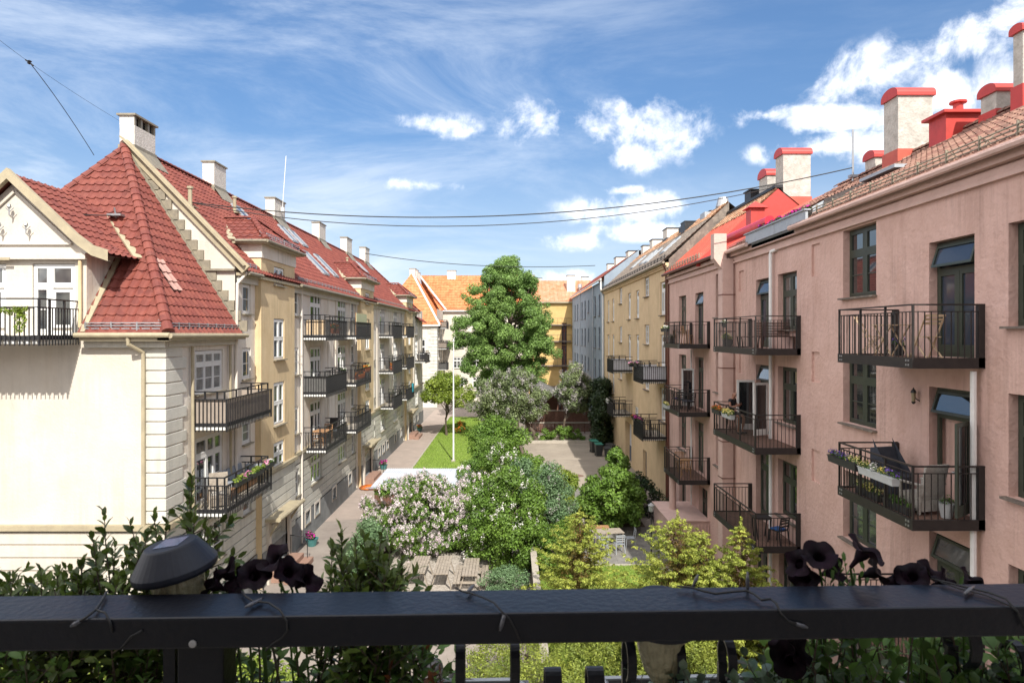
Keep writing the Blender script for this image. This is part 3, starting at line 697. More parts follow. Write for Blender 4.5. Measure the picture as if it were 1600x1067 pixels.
# ---- front dormer gable with windows
gx0, gx1 = -17.03, -12.77
hd = [(-14.4, -13.12, E+.02, E+2.12, .1), (-16.6, -15.2, E+.02, E+2.12, .1)]
wall('dormer_wall', B1, M['cream'], fe, gx0, gx1, E-.05, E+2.6, hd)
part('dormer_wall', MB().quad((gx0, 19.3, E+2.6), (gx1, 19.3, E+2.6), (-14.9, 19.3, E+4.62)), M['cream'], B1)
part('dormer_side', MB().quad((gx1, 19.3, E-.05), (gx1, 21.2, E-.05), (gx1, 21.2, E+2.7), (gx1, 19.3, E+2.7)), M['street_cream'], B1); part('dormer_side', MB().quad((gx0, 19.3, E-.05), (gx0, 21.2, E-.05), (gx0, 21.2, E+2.7), (gx0, 19.3, E+2.7)), M['street_cream'], B1)
for a, b, c, d_, t in hd: window(B1, ((a+b)/2, 19.3, c), b-a-.02, d_-c-.02, ('offset',), RF, M['white'], M['glass_b'], M['white'], rec=.06)
tiles('dormer_roof', [(-12.77, 18.98, E+2.78), (-12.77, 21.0, E+2.78), (-14.9, 22.5, E+4.78), (-14.9, 18.98, E+4.78)], M['tile'], B1, .3, .34)
tiles('dormer_roof', [(-11.95, 18.98, E+2.38), (-11.95, 20.7, E+2.38), (-12.77, 21.0, E+2.78), (-12.77, 18.98, E+2.78)], M['tile'], B1, .3, .34)
tiles('dormer_roof', [(-17.03, 21.0, E+2.78), (-17.03, 18.98, E+2.78), (-14.9, 18.98, E+4.78), (-14.9, 22.5, E+4.78)], M['tile'], B1, .3, .34)
rk = [(-11.9, E+2.28), (-12.4, E+2.45), (-12.85, E+2.78), (-13.4, E+3.3), (-14.9, E+4.72)]
mb = MB()
for s in (1, -1):
    for (xa, za), (xb, zb) in zip(rk, rk[1:]):
        xa2, xb2 = (xa, xb) if s == 1 else (-29.8-xa, -29.8-xb)
        mb.quad((xa2, 18.93, za-.12), (xb2, 18.93, zb-.12), (xb2, 18.93, zb+.2), (xa2, 18.93, za+.2)); mb.quad((xa2, 19.08, za-.12), (xb2, 19.08, zb-.12), (xb2, 18.93, zb-.12), (xa2, 18.93, za-.12)); mb.quad((xa2, 19.08, za+.2), (xb2, 19.08, zb+.2), (xb2, 18.93, zb+.2), (xa2, 18.93, za+.2))
mb.box(-17.2, -14.9, 19.04, 19.06, E+2.2, E+2.28)
part('barge_board', mb, M['trim'], B1)
mb = MB().bar((-16.6, 19.26, E+2.72), (-13.2, 19.26, E+2.72), .07, .07).bar((-16.6, 19.26, E+2.72), (-14.9, 19.26, E+4.3), .06, .07).bar((-13.2, 19.26, E+2.72), (-14.9, 19.26, E+4.3), .06, .07)
mb.box(-17.1, -12.7, 19.12, 19.3, E+2.24, E+2.42); part('gable_moulding', mb, M['cream'], B1)
mb = MB().bar((-12.68, 18.92, E+.06), (-12.68, 20.9, E+2.74), .2, .05).bar((-12.0, 20.65, E+2.45), (-14.1, 22.3, E+4.35), .26, .06)
part('valley_flashing', mb, M['trim'], B1)
part('downpipe', MB().tube([(-12.9, 19.2, E+2.2), (-12.9, 19.2, E+.2)], .05, 7), M['ochre'], B1)
for x, z in ((-14.95, 3.75), (-15.25, 3.2), (-14.45, 3.2)):      # insulator hooks on the gable
    mb = MB().tube([(x, 19.25, E+z-.2), (x, 19.1, E+z-.2), (x, 19.1, E+z)], .02, 5); mb.lathe([(.03,0),(.06,.05),(.04,.12),(.02,.14)], (x, 19.1, E+z), 8)
    mb.tube([(x-.12, 19.12, E+z+.02), (x, 19.12, E+z-.1), (x+.12, 19.12, E+z+.02)], .014, 5)
    part('cable_insulator', mb, M['steel'], B1)
# ---- chimneys, vents, skylights
def chimney(parent, x0, x1, y0, y1, zb, zt, m, capm, style='slab', flash=None):
    c = part('chimney', MB().box(x0, x1, y0, y1, zb, zt), m, parent, bevel=.01)
    if style == 'slab':
        k = MB().box(x0-.06, x1+.06, y0-.06, y1+.06, zt+.0, zt+.07)
    elif style == 'open':
        k = MB().box(x0-.08, x1+.08, y0-.08, y1+.08, zt+.36, zt+.43)
        for yy in (y0, y0+(y1-y0)*.33-.05, y0+(y1-y0)*.66-.05, y1-.12): k.box(x1-.12, x1, yy, yy+.12, zt, zt+.36)
        k.box(x0, x0+.1, y0, y1, zt, zt+.36)
        part('flue_opening', MB().box(x0+.1, x1-.14, y0+.02, y1-.02, zt+.003, zt+.35), M['black'], c)
        part('flue_wall', MB().box(x0, x1-.01, y0-.002, y0+.06, zt, zt+.36), m, c)
    else:                                             # barrel-vaulted sheet cover
        k = MB(); n = 12; cx = (x0+x1)/2; 
        w = (y1-y0)/2 + .07; cy = (y0+y1)/2; xs = (x0-.07, x1+.07)
        for x in xs:
            b0 = len(k.v)
            for i in range(n+1):
                a = PI*i/n; k.v.append((x, cy-math.cos(a)*w, zt+.09+math.sin(a)*w*.55))
            k.f.append(tuple(range(b0, b0+n+1)))
        for i in range(n): k.f.append((i, i+1, n+1+i+1, n+1+i))
        k.box(xs[0], xs[1], y0-.07, y1+.07, zt-.02, zt+.09)
    part('chimney_cap', k, capm, c)
    if flash: part('chimney_flashing', MB().box(x0-.04, x1+.04, y0-.04, y1+.04, zb, flash[0]), flash[1], c)
    return c
CH1 = [(24.5, 25.95, 8.0, 'open'), (31.1, 32.4, 8.35, 'slab'), (39.1, 40.9, 8.3, 'slab'), (48.3, 49.9, 8.4, 'slab'), (56.4, 58.2, 8.5, 'slab'), (63.6, 65.4, 8.6, 'slab')]
for y0, y1, zt, st in CH1:
    c = chimney(B1, -14.95, -14.38, y0, y1, E+6.3, E+zt, M['chim'], M['flash'], st, (E+7.25, M['flash']))
    part('chimney_apron', MB().quad((-14.36, y0-.1, E+7.15), (-14.36, y1+.1, E+7.15), (-13.9, y1+.15, E+6.52), (-13.9, y0-.15, E+6.52)), M['flash'], c)
def on_roof(X): return E+2.4+(-10.0-X)*1.037
for y, X in ((24.8, -12.4), (30.9, -13.3), (49.5, -12.6)):
    z = on_roof(X); part('vent_pipe', MB().tube([(X, y, z-.1), (X, y, z+.72)], .08, 9).lathe([(.1,0),(.12,.02),(.12,.1),(.05,.12)], (X, y, z+.72), 9).box(X-.3, X+.25, y-.2, y+.2, z+.0, z+.03), M['trim'], B1)
def skylight(parent, y0, y1, Xa, Xb, zf):
    fr = MB(); up = Vector((Xb-Xa, 0, zf(Xb)-zf(Xa))).normalized(); n = Vector((abs(up.z), 0, abs(up.x))) * (1 if Xa < 0 else 1)
    if Xa > 0: n.x = -n.x
    a, b = Vector((Xa, 0, zf(Xa))), Vector((Xb, 0, zf(Xb)))
    for y in (y0, y1): fr.bar(Vector((a.x, y, a.z))+n*.08, Vector((b.x, y, b.z))+n*.08, .12, .12)
    fr.bar(Vector((a.x, y0, a.z))+n*.08, Vector((a.x, y1, a.z))+n*.08, .12, .12); fr.bar(Vector((b.x, y0, b.z))+n*.08, Vector((b.x, y1, b.z))+n*.08, .12, .12)
    w = part('skylight', fr, M['steel_mat'], parent)
    g = [Vector((p.x, y, p.z))+n*.11 for p, y in ((a, y0), (a, y1), (b, y1), (b, y0))]
    part('pane', MB().quad(*g), M['tiltglass'], w)
for y0, y1, Xa, Xb in ((38.2, 39, -13., -13.9), (40, 40.9, -13., -13.9), (38, 39.0, -11.1, -12.4), (40.6, 41.5, -11.2, -12.5), (57.6, 58.5, -13, -13.9), (67.4, 68.3, -11, -12.4), (31.6, 32.5, -12.9, -13.8)):
    skylight(B1, y0, y1, Xa, Xb, on_roof)
mb = MB()
for k, (x, y) in enumerate([(-12.75, 22.0)]): mb.box(x-.3, x+.12, y-.3, y-.1, E+3.9, E+4.1)
part('cable_bracket', MB().tube([(-13.45, 21.9, E+3.8), (-13.45, 21.75, E+4.3)], .03, 6).box(-13.62, -13.15, 21.6, 21.85, E+4.0, E+4.07), M['steel'], B1)
# pale repaired patch of tiles
tiles('pale_tiles', [(-10.95, 20.75, E+1.43), (-10.95, 21.35, E+1.43), (-11.6, 21.3, E+2.46), (-11.6, 20.7, E+2.46)], mat('pale_new_tile', (.5,.3,.25), .7, (.42,.24,.2), 4, 3), B1, .3, .36, .022, .045)
zz_ = lambda Y: E+7.1*(Y-18.9)/5.3

# ---- balconies
def balcony(parent, pos, rz, Lw, d, style, screen=None, cut=None):
    """local: outward is -y, x along the facade, z=0 floor"""
    dk, rl, bl = MB(), MB(), MB(); h = Lw/2
    if style == 'right':
        dk.box(-h, h, -d, -d+.05, -.2, .015).box(-h, -h+.05, -d+.05, 0, -.2, .015).box(h-.05, h, -d+.05, 0, -.2, .015)
        fl = MB(); nb = int((d-.1)/.12)
        for i in range(nb): y = -d+.06+i*(d-.08)/nb; fl.box(-h+.05, h-.05, y, y+(d-.08)/nb-.012, -.06, -.02)
        fl.box(-h+.06, h-.06, -d+.07, -.01, -.14, -.1)
        T = 1.08
        rl.bar((-h+.02,-d+.03,T), (h-.02,-d+.03,T), .055, .03); rl.bar((-h+.03,-d+.03,T), (-h+.03,0,T), .055, .03); rl.bar((h-.03,-d+.03,T), (h-.03,0,T), .055, .03)
        rl.bar((-h+.02,-d+.03,T-.14), (h-.02,-d+.03,T-.14), .025, .02); rl.bar((-h+.03,-d+.03,T-.14), (-h+.03,0,T-.14), .025, .02); rl.bar((h-.03,-d+.03,T-.14), (h-.03,0,T-.14), .025, .02)
        for x in (-h+.05, h-.05): rl.box(x-.05, x+.05, -.13, -.01, -.18, T)
        for x in (-h+.03, h-.03, -h/3, h/3): rl.box(x-.02, x+.02, -d+.01, -d+.05, 0, T)
        n = int(Lw/.125)
        for i in range(1, n): x = -h+Lw*i/n; bl.box(x-.008, x+.008, -d+.022, -d+.038, 0, T-.14)
        n = int(d/.125)
        for i in range(1, n):
            y = -d*i/n
            for x in (-h+.03, h-.03): bl.box(x-.008, x+.008, y-.008, y+.008, 0, T-.14)
        bolts = MB()
        for x in (-h+.12, -h+.2, h-.12, h-.2): bolts.box(x-.018, x+.018, -d-.012, -d, -.15, -.11).box(x-.018, x+.018, -d-.012, -d, -.06, -.02)
        b = part('balcony', dk, M['steel_dark'], None); floor = fl
        fm = M['wood_deck']
    else:
        zlo = -.26; T = .8
        fl = MB().box(-h+.04, h-.04, -d+.04, 0, -.05, 0)
        dk.box(-h, h, -d, -d+.04, -.1, .02).box(-h, -h+.04, -d+.04, 0, -.1, .02).box(h-.04, h, -d+.04, 0, -.1, .02)
        n = int(Lw/.13)
        for i in range(n+1): x = -h+Lw*i/n; bl.box(x-.014, x+.014, -d-.03, -d-.01, zlo, T)
        n = int(d/.12)
        for i in range(1, n+1):
            y = -d*i/n
            for x in (-h-.02, h+.02): bl.box(x-.01, x+.01, y-.014, y+.014, zlo, T)
        rl.bar((-h-.02,-d-.02,T), (h+.02,-d-.02,T), .045, .03); rl.bar((-h-.02,-d-.02,T), (-h-.02,0,T), .045, .03); rl.bar((h+.02,-d-.02,T), (h+.02,0,T), .045, .03)
        rl.bar((-h+.08,-d+.1,T+.24), (h-.08,-d+.1,T+.24), .05, .04); rl.bar((-h+.08,-d+.1,T+.24), (-h+.08,0,T+.24), .05, .04); rl.bar((h-.08,-d+.1,T+.24), (h-.08,0,T+.24), .05, .04)
        for x in (-h+.08, -h/2, 0, h/2, h-.08): rl.box(x-.03, x+.03, -d+.08, -d+.12, 0, T+.24)
        for x in (-h+.08, h-.08):
            for y in (-d*.35, -d*.7): rl.box(x-.025, x+.025, y-.025, y+.025, 0, T+.24)
        b = part('balcony', dk, M['black'], None); fm = M['concrete']
    b.parent = parent; b.location = Vector(pos)-wloc(parent); b.rotation_euler = (0, 0, rz)
    def sub(nm, mb, m): o = part(nm, mb, m, None); o.parent = b; return o
    sub('floor', fl, fm); sub('railing', rl, M['steel_dark'] if style == 'right' else M['black']); sub('balusters', bl, M['steel_dark'] if style == 'right' else M['black'])
    if style == 'right': sub('bolts', bolts, M['steel'])
    else:
        cr = MB(); n = int(Lw/.2)
        for i in range(n): x = -h+.02+(Lw-.04)*i/n; cr.box(x, x+Lw/n*.55, -d+.05, 0, -.21, -.1)
        for i in range(6): y = -d+.06+(d-.06)*i/6; cr.box(-h+.01, -h+.03, y, y+.12, -.21, -.1)
        sub('corrugated_underside', cr, M['white'])
    if screen:
        sc = MB(); z1 = T - .02 if style != 'right' else .95
        which, sm = screen
        if 'f' in which: sc.box(-h+.05, h-.05, -d+.045, -d+.055, .02, z1)
        if 'l' in which: sc.box(-h+.045, -h+.055, -d+.06, -.02, .02, z1)
        if 'r' in which: sc.box(h-.055, h-.045, -d+.06, -.02, .02, z1)
        sub('privacy_screen', sc, M[sm])
    return b
M['steel_dark'] = mat('dark_brown_steel', (.022,.02,.02), .45, (.032,.028,.027), 6, 3)
M['wood_deck'] = mat('reddish_deck_boards', (.2,.115,.085), .7, (.14,.085,.065), 4, 4)
LZ = [E-.08, E-2.93, E-5.75]
balcony(B1, (XL, 22.85, LZ[1]), RL, 3.9, 1.14, 'left', ('flr', 'screen_tan'))
balcony(B1, (XL, 22.85, LZ[2]), RL, 3.9, 1.14, 'left')
sL = {(0,0):None, (0,1):('fl','screen_grey'), (0,2):None, (1,0):('f','screen_grey'), (1,1):None, (1,2):None,
      (2,0):('f','screen_black'), (2,1):('f','screen_grey'), (2,2):('f','screen_grey'), (3,0):('f','screen_black'), (3,1):('f','screen_black'), (3,2):('f','screen_black'), (4,1):('fr','screen_black'), (4,2):None}
for c, yc in enumerate((34.15, 40.45, 52.7, 59.5, 71.8)):
    for k in range(3):
        if c == 4 and k != 1: continue
        balcony(B1, (XL, yc, LZ[k]), RL, 3.9, 1.16, 'left', sL.get((c, k)))
balcony(B1, (-15.45, 19.3, E-.06), RF, 5.0, 1.7, 'left')
# ================================================================== pink building
B2 = thing('apartment_building', 'pink plastered apartment building with dark green windows, black balconies and red-capped chimneys', 'building', (14, 23, 0))
fr_ = FX(XR, -1)
PW = []                                      # (y, z, w, h, style)
DZ = 3.24
for k in range(3):
    PW.append((13.8, E-.5-DZ*k, 1.42, 2.56, ('balcony_door', 'tilt') if k != 1 else ('balcony_open', 'tilt'), 'g'))
    PW.append((24.05, E-.5-DZ*k, 1.36, 2.58, ('balcony_door', 'tilt') if k == 0 else (('balcony_open', 'tilt') if k == 1 else ('balcony_door', 'flat')), 'g'))
    PW.append((32.15, E-.5-DZ*k, 1.4, 2.58, ('balcony_door', 'tilt') if k == 0 else ('balcony_door', 'flat'), 'g'))
for k in range(3):
    for y in (11.45, 21.95, 35.3): PW.append((y, E+.15-DZ*k, 1.5, 1.96, ('cross',), 'g'))
for z0, z1 in ((1.02, 2.93), (-2.5, -.6), (-5.75, -3.85)): PW.append((17.43, E+z0, 1.65, z1-z0, ('cross', 1), 'g'))
for z0, z1 in ((.77, 2.75), (-2.65, -.85), (-6., -4.1)): PW.append((29.1, E+z0, .95, z1-z0, ('one',), 'g'))
for y in (11.45, 13.8, 17.43, 21.95, 24.3, 31.5, 35.3): PW.append((y, E-9.55, 1.35, 2.0, ('cross',), 'g'))
niche = []
for y, z0, z1 in ((19.9, 1.8, 2.8), (19.9, -1.5, -.55), (19.9, -4.6, -3.6), (19.9, -7.7, -6.7), (26.3, 1.75, 2.6), (26.3, -1.6, -.6), (26.3, -4.7, -3.7)): niche.append((y-.27, y+.27, E+z0, E+z1, .07))
hp = [(y-w/2, y+w/2, z, z+h, .34) for y, z, w, h, s, c in PW] + niche
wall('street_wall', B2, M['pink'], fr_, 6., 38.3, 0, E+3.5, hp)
for y, z, w, h, s, c in PW:
    window(B2, (XR, y, z), w-.02, h-.02, s, RR, M['green'], M['tiltglass'] if 'tilt' in s and z > E-1 else M['glass'], M['slate'], rec=.2, sill='door' not in s[0] and 'open' not in s[0])
mb = MB().box(XR-.1, XR, 6, 38.3, E+2.98, E+3.06).box(XR-.06, XR, 6, 38.3, E+3.06, E+3.22).box(XR-.2, XR, 6, 38.3, E+3.26, E+3.42)
part('cornice', mb, M['pink_light'], B2)
part('gutter', MB().tube([(9.12, 6, E+3.45), (9.12, 20.9, E+3.45)], .085, 8), M['pink_light'], B2); part('gutter', MB().tube([(9.12, 24.7, E+3.45), (9.12, 27.3, E+3.45)], .085, 8), M['pink_light'], B2)
part('gutter', MB().tube([(9.12, 27.6, E+3.5), (9.12, 38.3, E+3.5)], .085, 8), M['brownp'], B2)
g = MB()
for y in np.arange(6.5, 20.8, 1.05): g.bar((9.1, y, E+3.44), (9.5, y, E+3.62), .03, .015)
part('gutter_bracket', g, M['steel'], B2)
part('back_wall', MB().box(18.6, 18.8, 6, 38.3, 0, E+3.5), M['pink'], B2)
part('gable_wall', MB().box(XR+.02, 18.6, 6, 6.2, 0, E+3.3), M['pink'], B2)
# roofs
RZ = lambda X: E+3.45+(X-9.1)*.57
tiles('tiled_roof', [(9.1, 6, RZ(9.1)), (9.1, 20.9, RZ(9.1)), (14, 20.9, RZ(14)), (14, 6, RZ(14))], M['tile_old'], B2, .24, .36, .034, .035)
tiles('tiled_roof', [(12.2, 20.9, RZ(12.2)), (12.2, 24.7, RZ(12.2)), (14, 24.7, RZ(14)), (14, 20.9, RZ(14))], M['tile_old'], B2, .24, .36, .034)
tiles('tiled_roof', [(9.1, 24.7, RZ(9.1)), (9.1, 27.5, RZ(9.1)), (14, 27.5, RZ(14)), (14, 24.7, RZ(14))], M['tile_old'], B2, .24, .36, .034)
mb = MB(); cap_tiles(mb, (14, 6, RZ(14)+.05), (14, 27.5, RZ(14)+.05), .13, .36); part('ridge_tiles', mb, M['tile_old'], B2)
part('rear_roof', MB().quad((14, 6, RZ(14)), (14, 27.5, RZ(14)), (19, 27.5, E+3.4), (19, 6, E+3.4)), M['tile_old'], B2)
g = MB(); snow_guard(g, (9.45, 8, RZ(9.45)+.03), (9.45, 20.7, RZ(9.45)+.03), (-1,0,0), .3, .95); part('snow_guard', g, M['flash'], B2)
# roof terrace with metal parapet
part('roof_terrace', MB().box(9.3, 12.2, 20.95, 24.65, E+3.3, E+3.5).quad((9.3,20.93,E+3.3),(12.2,20.93,E+3.3),(12.2,20.93,RZ(12.2)),(9.3,20.93,RZ(9.3))).quad((9.3,24.67,E+3.3),(12.2,24.67,E+3.3),(12.2,24.67,RZ(12.2)),(9.3,24.67,RZ(9.3))), M['steel_mat'], B2)
part('terrace_wall', MB().box(12.1, 12.18, 20.95, 24.65, E+3.5, E+5.2), M['slate'], B2)
part('metal_parapet', MB().box(9.16, 9.24, 19.85, 22.2, E+3.46, E+3.84).box(9.16, 9.24, 22.23, 24.9, E+3.46, E+3.84).box(9.1, 9.3, 19.8, 24.95, E+3.84, E+3.88), M['steel_mat'], B2)
part('skylight_strip', MB().bar((11.6, 18.9, RZ(11.6)+.1), (11.6, 20.8, RZ(11.6)+.1), .5, .1), M['steel_mat'], B2)
# red sheet-metal part of the roof
RS = lambda X: E+3.5+(X-9.1)*.9
part('red_sheet_roof', MB().quad((9.1, 27.5, RZ(9.1)), (9.1, 31.3, RZ(9.1)), (14, 31.3, RZ(14)), (14, 27.5, RZ(14))).quad((14, 27.5, RZ(14)), (14, 31.3, RZ(14)), (18.6, 31.3, E+3.5), (18.6, 27.5, E+3.5)), M['red_sheet'], B2)
rs = MB().quad((9.1, 31.3, RS(9.1)), (9.1, 38.3, RS(9.1)), (12.1, 38.3, RS(12.1)), (12.1, 31.3, RS(12.1)))
for y in np.arange(31.4, 38.3, .62): rs.bar((9.12, y, RS(9.12)+.02), (12.1, y, RS(12.1)+.02), .03, .05)
part('red_sheet_roof', rs, M['red_sheet'], B2)
tiles('patchy_roof', [(12.1, 31.3, RS(12.1)), (12.1, 38.3, RS(12.1)), (13.1, 38.3, RS(13.1)), (13.1, 31.3, RS(13.1))], M['tile_patchy'], B2, .26, .3, .05, .05)
part('roof_end', MB().quad((9.1, 31.28, RS(9.1)-.2), (17.5, 31.28, E+3.4), (13.1, 31.28, RS(13.1)), (9.1, 31.28, RS(9.1))), M['red_dark'], B2)
part('black_ridge_cap', MB().bar((13.15, 31.3, RS(13.15)+.08), (13.15, 38.5, RS(13.15)+.08), .4, .14).quad((13.2,31.3,RS(13.1)),(13.2,38.4,RS(13.1)),(17.5,38.4,E+3.6),(17.5,31.3,E+3.6)), M['black'], B2)
g = MB(); snow_guard(g, (9.3, 31.5, RS(9.3)+.03), (9.3, 38.1, RS(9.3)+.03), (-1,0,0), .3, .5); part('snow_guard', g, M['flash'], B2)
part('red_snow_roll', MB().tube([(9.62, 23.7, E+4.2), (9.62, 28.4, E+4.2)], .19, 14), mat('red_glossy_paint', (.62,.03,.05), .3, (.58,.025,.04), 3, 2), B2)
chimney(B2, 13.4, 14.6, 22.1, 22.95, RZ(13.4)-.3, E+8.25, M['chim_grey'], M['red_dark'], 'vault', (RZ(14)+.15, M['red_sheet']))
chimney(B2, 13.4, 14.75, 31.4, 32.3, RZ(13.4)-.3, E+8.85, M['chim_grey'], M['red_dark'], 'vault', (RZ(14)+.5, M['red_sheet']))
chimney(B2, 13.4, 14.6, 16.72, 17.05, RZ(13.4)-.3, E+7.95, M['chim_grey'], M['red_dark'], 'vault', (RZ(14)+.3, M['red_dark']))
chimney(B2, 14.2, 15.2, 24.9, 25.6, RZ(13.4)-.3, E+6.9, M['chim_grey'], M['red_dark'], 'vault', (RZ(14)+.2, M['red_dark']))
chimney(B2, 13.9, 14.6, 18.3, 18.9, RZ(13.4)-.3, E+6.95, M['chim_grey'], M['red_dark'], 'vault', (RZ(14)+.2, M['red_dark']))
chimney(B2, 13.5, 14.5, 33.6, 34.7, RZ(13.4), E+8.35, M['chim_grey'], M['red_dark'], 'vault', (RZ(14)+1, M['red_dark']))
chimney(B2, 13.3, 14.4, 35.4, 36.3, RZ(13.4), E+7.95, M['black'], M['black'], 'slab')
cr = part('chimney', MB().box(13.35, 14.55, 19.6, 20.4, RZ(13.4)-.3, E+6.75), M['red_dark'], B2)
part('chimney_cap', MB().box(13.2, 14.7, 19.45, 20.55, E+6.75, E+6.84).lathe([(.14,0),(.14,.35),(.24,.36),(.24,.42)], (14.0, 20, E+6.84), 10), M['red_dark'], cr)
cr = part('chimney', MB().box(10.5, 11.1, 27.9, 28.5, RZ(10.5)-.3, E+5.5), M['red_dark'], B2)
part('chimney_cap', MB().add([(10.35,27.75,E+5.5),(11.25,27.75,E+5.5),(11.25,28.65,E+5.5),(10.35,28.65,E+5.5),(10.8,28.2,E+5.85)], [(0,1,4),(1,2,4),(2,3,4),(3,0,4),(3,2,1,0)]), M['red_dark'], cr)
v = part('roof_vent', MB().lathe([(.2,0),(.2,.35),(.28,.4),(.45,.95),(.43,1.),(.3,1.5),(.28,1.52)], (13.3, 40., E+7.0), 14), M['steel'], B2)
v = part('roof_vent', MB().box(12.6, 13.4, 41.2, 42, E+6.95, E+7.35).bar((12.5, 41.6, E+7.6), (13.5, 41.6, E+7.6), 1., .5), M['steel_mat'], B2)
# flue box on the facade, pillar, entrance bay, pipes
fl = MB().box(8.96, XR, 27., 27.55, 0, E+3.2).box(8.62, 9.15, 27.05, 27.5, E+3.2, E+4.25).add([(8.62,27.05,E+3.2),(9.15,27.05,E+3.2),(9.15,27.5,E+3.2),(8.62,27.5,E+3.2),(8.96,27.05,E+2.75),(9.15,27.05,E+2.75),(9.15,27.5,E+2.75),(8.96,27.5,E+2.75)], [(0,1,5,4),(0,4,7,3),(3,7,6,2),(1,2,6,5)])
fo = part('facade_flue', fl, M['pink_light'], B2)
g = MB()
for z in np.arange(1.2, 13, 1.55): g.box(8.94, XR, 26.985, 27.565, z, z+.035)
g.tube([(9.42, 26.93, .3), (9.42, 26.93, E+3.1)], .02, 5); part('flue_band', g, M['brownp'], fo)
part('round_pillar', MB().lathe([(.2,0),(.17,.05),(.17,6.6)], (8.25, 32.5, 0), 16).v and MB().lathe([(.2,0),(.17,.05),(.17,E-7.2)], (8.25, 32.5, 0), 16), M['pink_light'], B2, smooth=False)
part('entrance_bay', MB().box(7.6, XR, 30.5, 33.8, 0, 1.5).box(7.5, XR, 30.4, 33.9, 1.5, 1.56), M['pink_light'], B2)
g = MB()
for x in np.arange(7.8, 9.4, .16): g.box(x, x+.04, 30.36, 30.40, .3, 1.35)
part('slatted_panel', g, M['pink'], B2)
for y, x, z1 in ((12.93, 9.36, E-.75), (23.0, 9.36, E+2.85), (33.2, 9.4, E-.8)):
    p = [(x, y, .2), (x, y, z1)]
    if y == 23.0: p += [(x, y-.03, z1+.1), (9.5, y-.35, z1+.18)]
    part('downpipe', MB().tube(p, .06 if y < 30 else .04, 9), M['white'], B2)
part('downpipe', MB().tube([(9.3, 38.15, E+3.4), (9.42, 38.15, E+3.), (9.42, 38.15, .2)], .06, 8), M['brownp'], B2)
# open door leaves
def leaf_door(pos, rz, w, h, m):
    d = MB().box(0, .08, -.02, .03, 0, h).box(w-.08, w, -.02, .03, 0, h).box(.08, w-.08, -.02, .03, 0, .22).box(.08, w-.08, -.02, .03, h-.08, h)
    o = part('open_door', d, m, None); o.parent = B2; o.location = Vector(pos)-wloc(B2); o.rotation_euler = (0,0,rz)
    p = part('pane', MB().box(.07, w-.07, .0, .012, .2, h-.06), M['glass'], None); p.parent = o
    p = part('handle', MB().tube([(w-.04, -.03, h*.48), (w-.04, -.08, h*.48), (w-.14, -.08, h*.48)], .01, 6), M['steel'], None); p.parent = o
leaf_door((9.42, 24.68, E-.43-DZ), PI*.97, .66, 1.9, M['white']); leaf_door((9.42, 23.42, E-.43-DZ), PI*1.13, .66, 1.9, M['white'])
leaf_door((9.42, 13.15, E-.43-DZ), PI*1.2, .66, 1.88, M['green']); leaf_door((9.42, 32.8, E-.43-DZ), PI*.97, .62, 1.9, M['white'])
# balconies
RLV = [E-.49, E-3.73, E-6.95]
for k in range(3):
    balcony(B2, (XR, 14.25, RLV[k]), RR, 2.92, 1.46, 'right')
    balcony(B2, (XR, 23.05, RLV[k]), RR, 4.3, 1.5, 'right')
    balcony(B2, (XR, 31.9, RLV[k]), RR, 3.05, 1.48, 'right')
# wall lantern
lt = thing('wall_lantern', 'black wall lantern beside the balcony door of the pink house', 'lantern', (XR-.02, 14.85, E-1.55))
part('lantern_body', MB().lathe([(.015,.0),(.045,.03),(.05,.05),(.05,.06)], (9.36,14.85,E-1.62), 6).lathe([(.07,0),(.055,.05),(.02,.09),(.01,.12)], (9.36,14.85,E-1.36), 6).tube([(9.5,14.85,E-1.55),(9.42,14.85,E-1.5),(9.36,14.85,E-1.36)], .012, 6), M['black'], lt)
part('lantern_glass', MB().lathe([(.04,0),(.055,.2)], (9.36,14.85,E-1.56), 6), mat('amber_lantern_glass', (.3,.25,.15), .2), lt)
an = thing('roof_antenna', 'thin grey mast with cables on the roof of the pink house', 'antenna', (13.5, 25.2, RZ(13.5)))
part('mast', MB().tube([(13.5,25.2,RZ(13.5)), (13.5,25.2,E+8.05)], .04, 7), M['steel'], an); part('mast_bracket', MB().box(13.35,13.65,25.1,25.3,RZ(13.5)+.2,RZ(13.5)+.3), M['steel'], an)

# ================================================================== mustard building
B3 = thing('apartment_building', 'mustard yellow apartment house with tall white windows between the pink and the grey-blue house', 'building', (14, 51, 0))
YW = []
for k, dz in enumerate((0, -3.3, -6.6)):
    for yc, w in ((39.85, 1.3), (47.75, 1.2), (51.05, 1.2), (59., 1.15), (61.9, 1.15)):
        if k == 2 and yc in (47.75, 51.05): continue
        YW.append((yc, E+1.18+dz, w, 2.08, ('balcony_door', 'flat') if w > 1.25 or 1 else (), 1))
    for yc, w in ((44.5, 1.5), (55., 1.4)): YW.append((yc, E+2.6+dz+ (.0 if k < 2 else .15), w, 1.35, ('two',), 1))
YW += [(48.2, E-6.95, 1.5, 1.5, ('two',), 1)]
hy = [(y-w/2, y+w/2, z, z+h, .22) for y, z, w, h, s, c in YW] + [(50.1, 52.7, .05, 3.3, .5), (44.5, 45.8, .05, 2.2, .3)]
wall('street_wall', B3, M['yellow'], fr_, 38.3, 64.6, 0, E+4.3, hy)
for y, z, w, h, s, c in YW: window(B3, (XR, y, z), w-.02, h-.02, s, RR, M['white'], M['glass'], M['slate'], rec=.12)
part('garage_door', MB().box(9.86, 9.9, 50.1, 52.7, 1.3, 3.3), M['screen_white'], B3); part('garage_door', MB().box(9.84, 9.9, 50.1, 52.7, .05, 1.3), mat('blue_grey_door', (.1,.13,.18), .6), B3)
part('side_door', MB().box(9.7, 9.74, 44.5, 45.8, .05, 2.2).box(9.66, 9.7, 44.6, 44.75, .9, 1.0), M['slate'], B3)
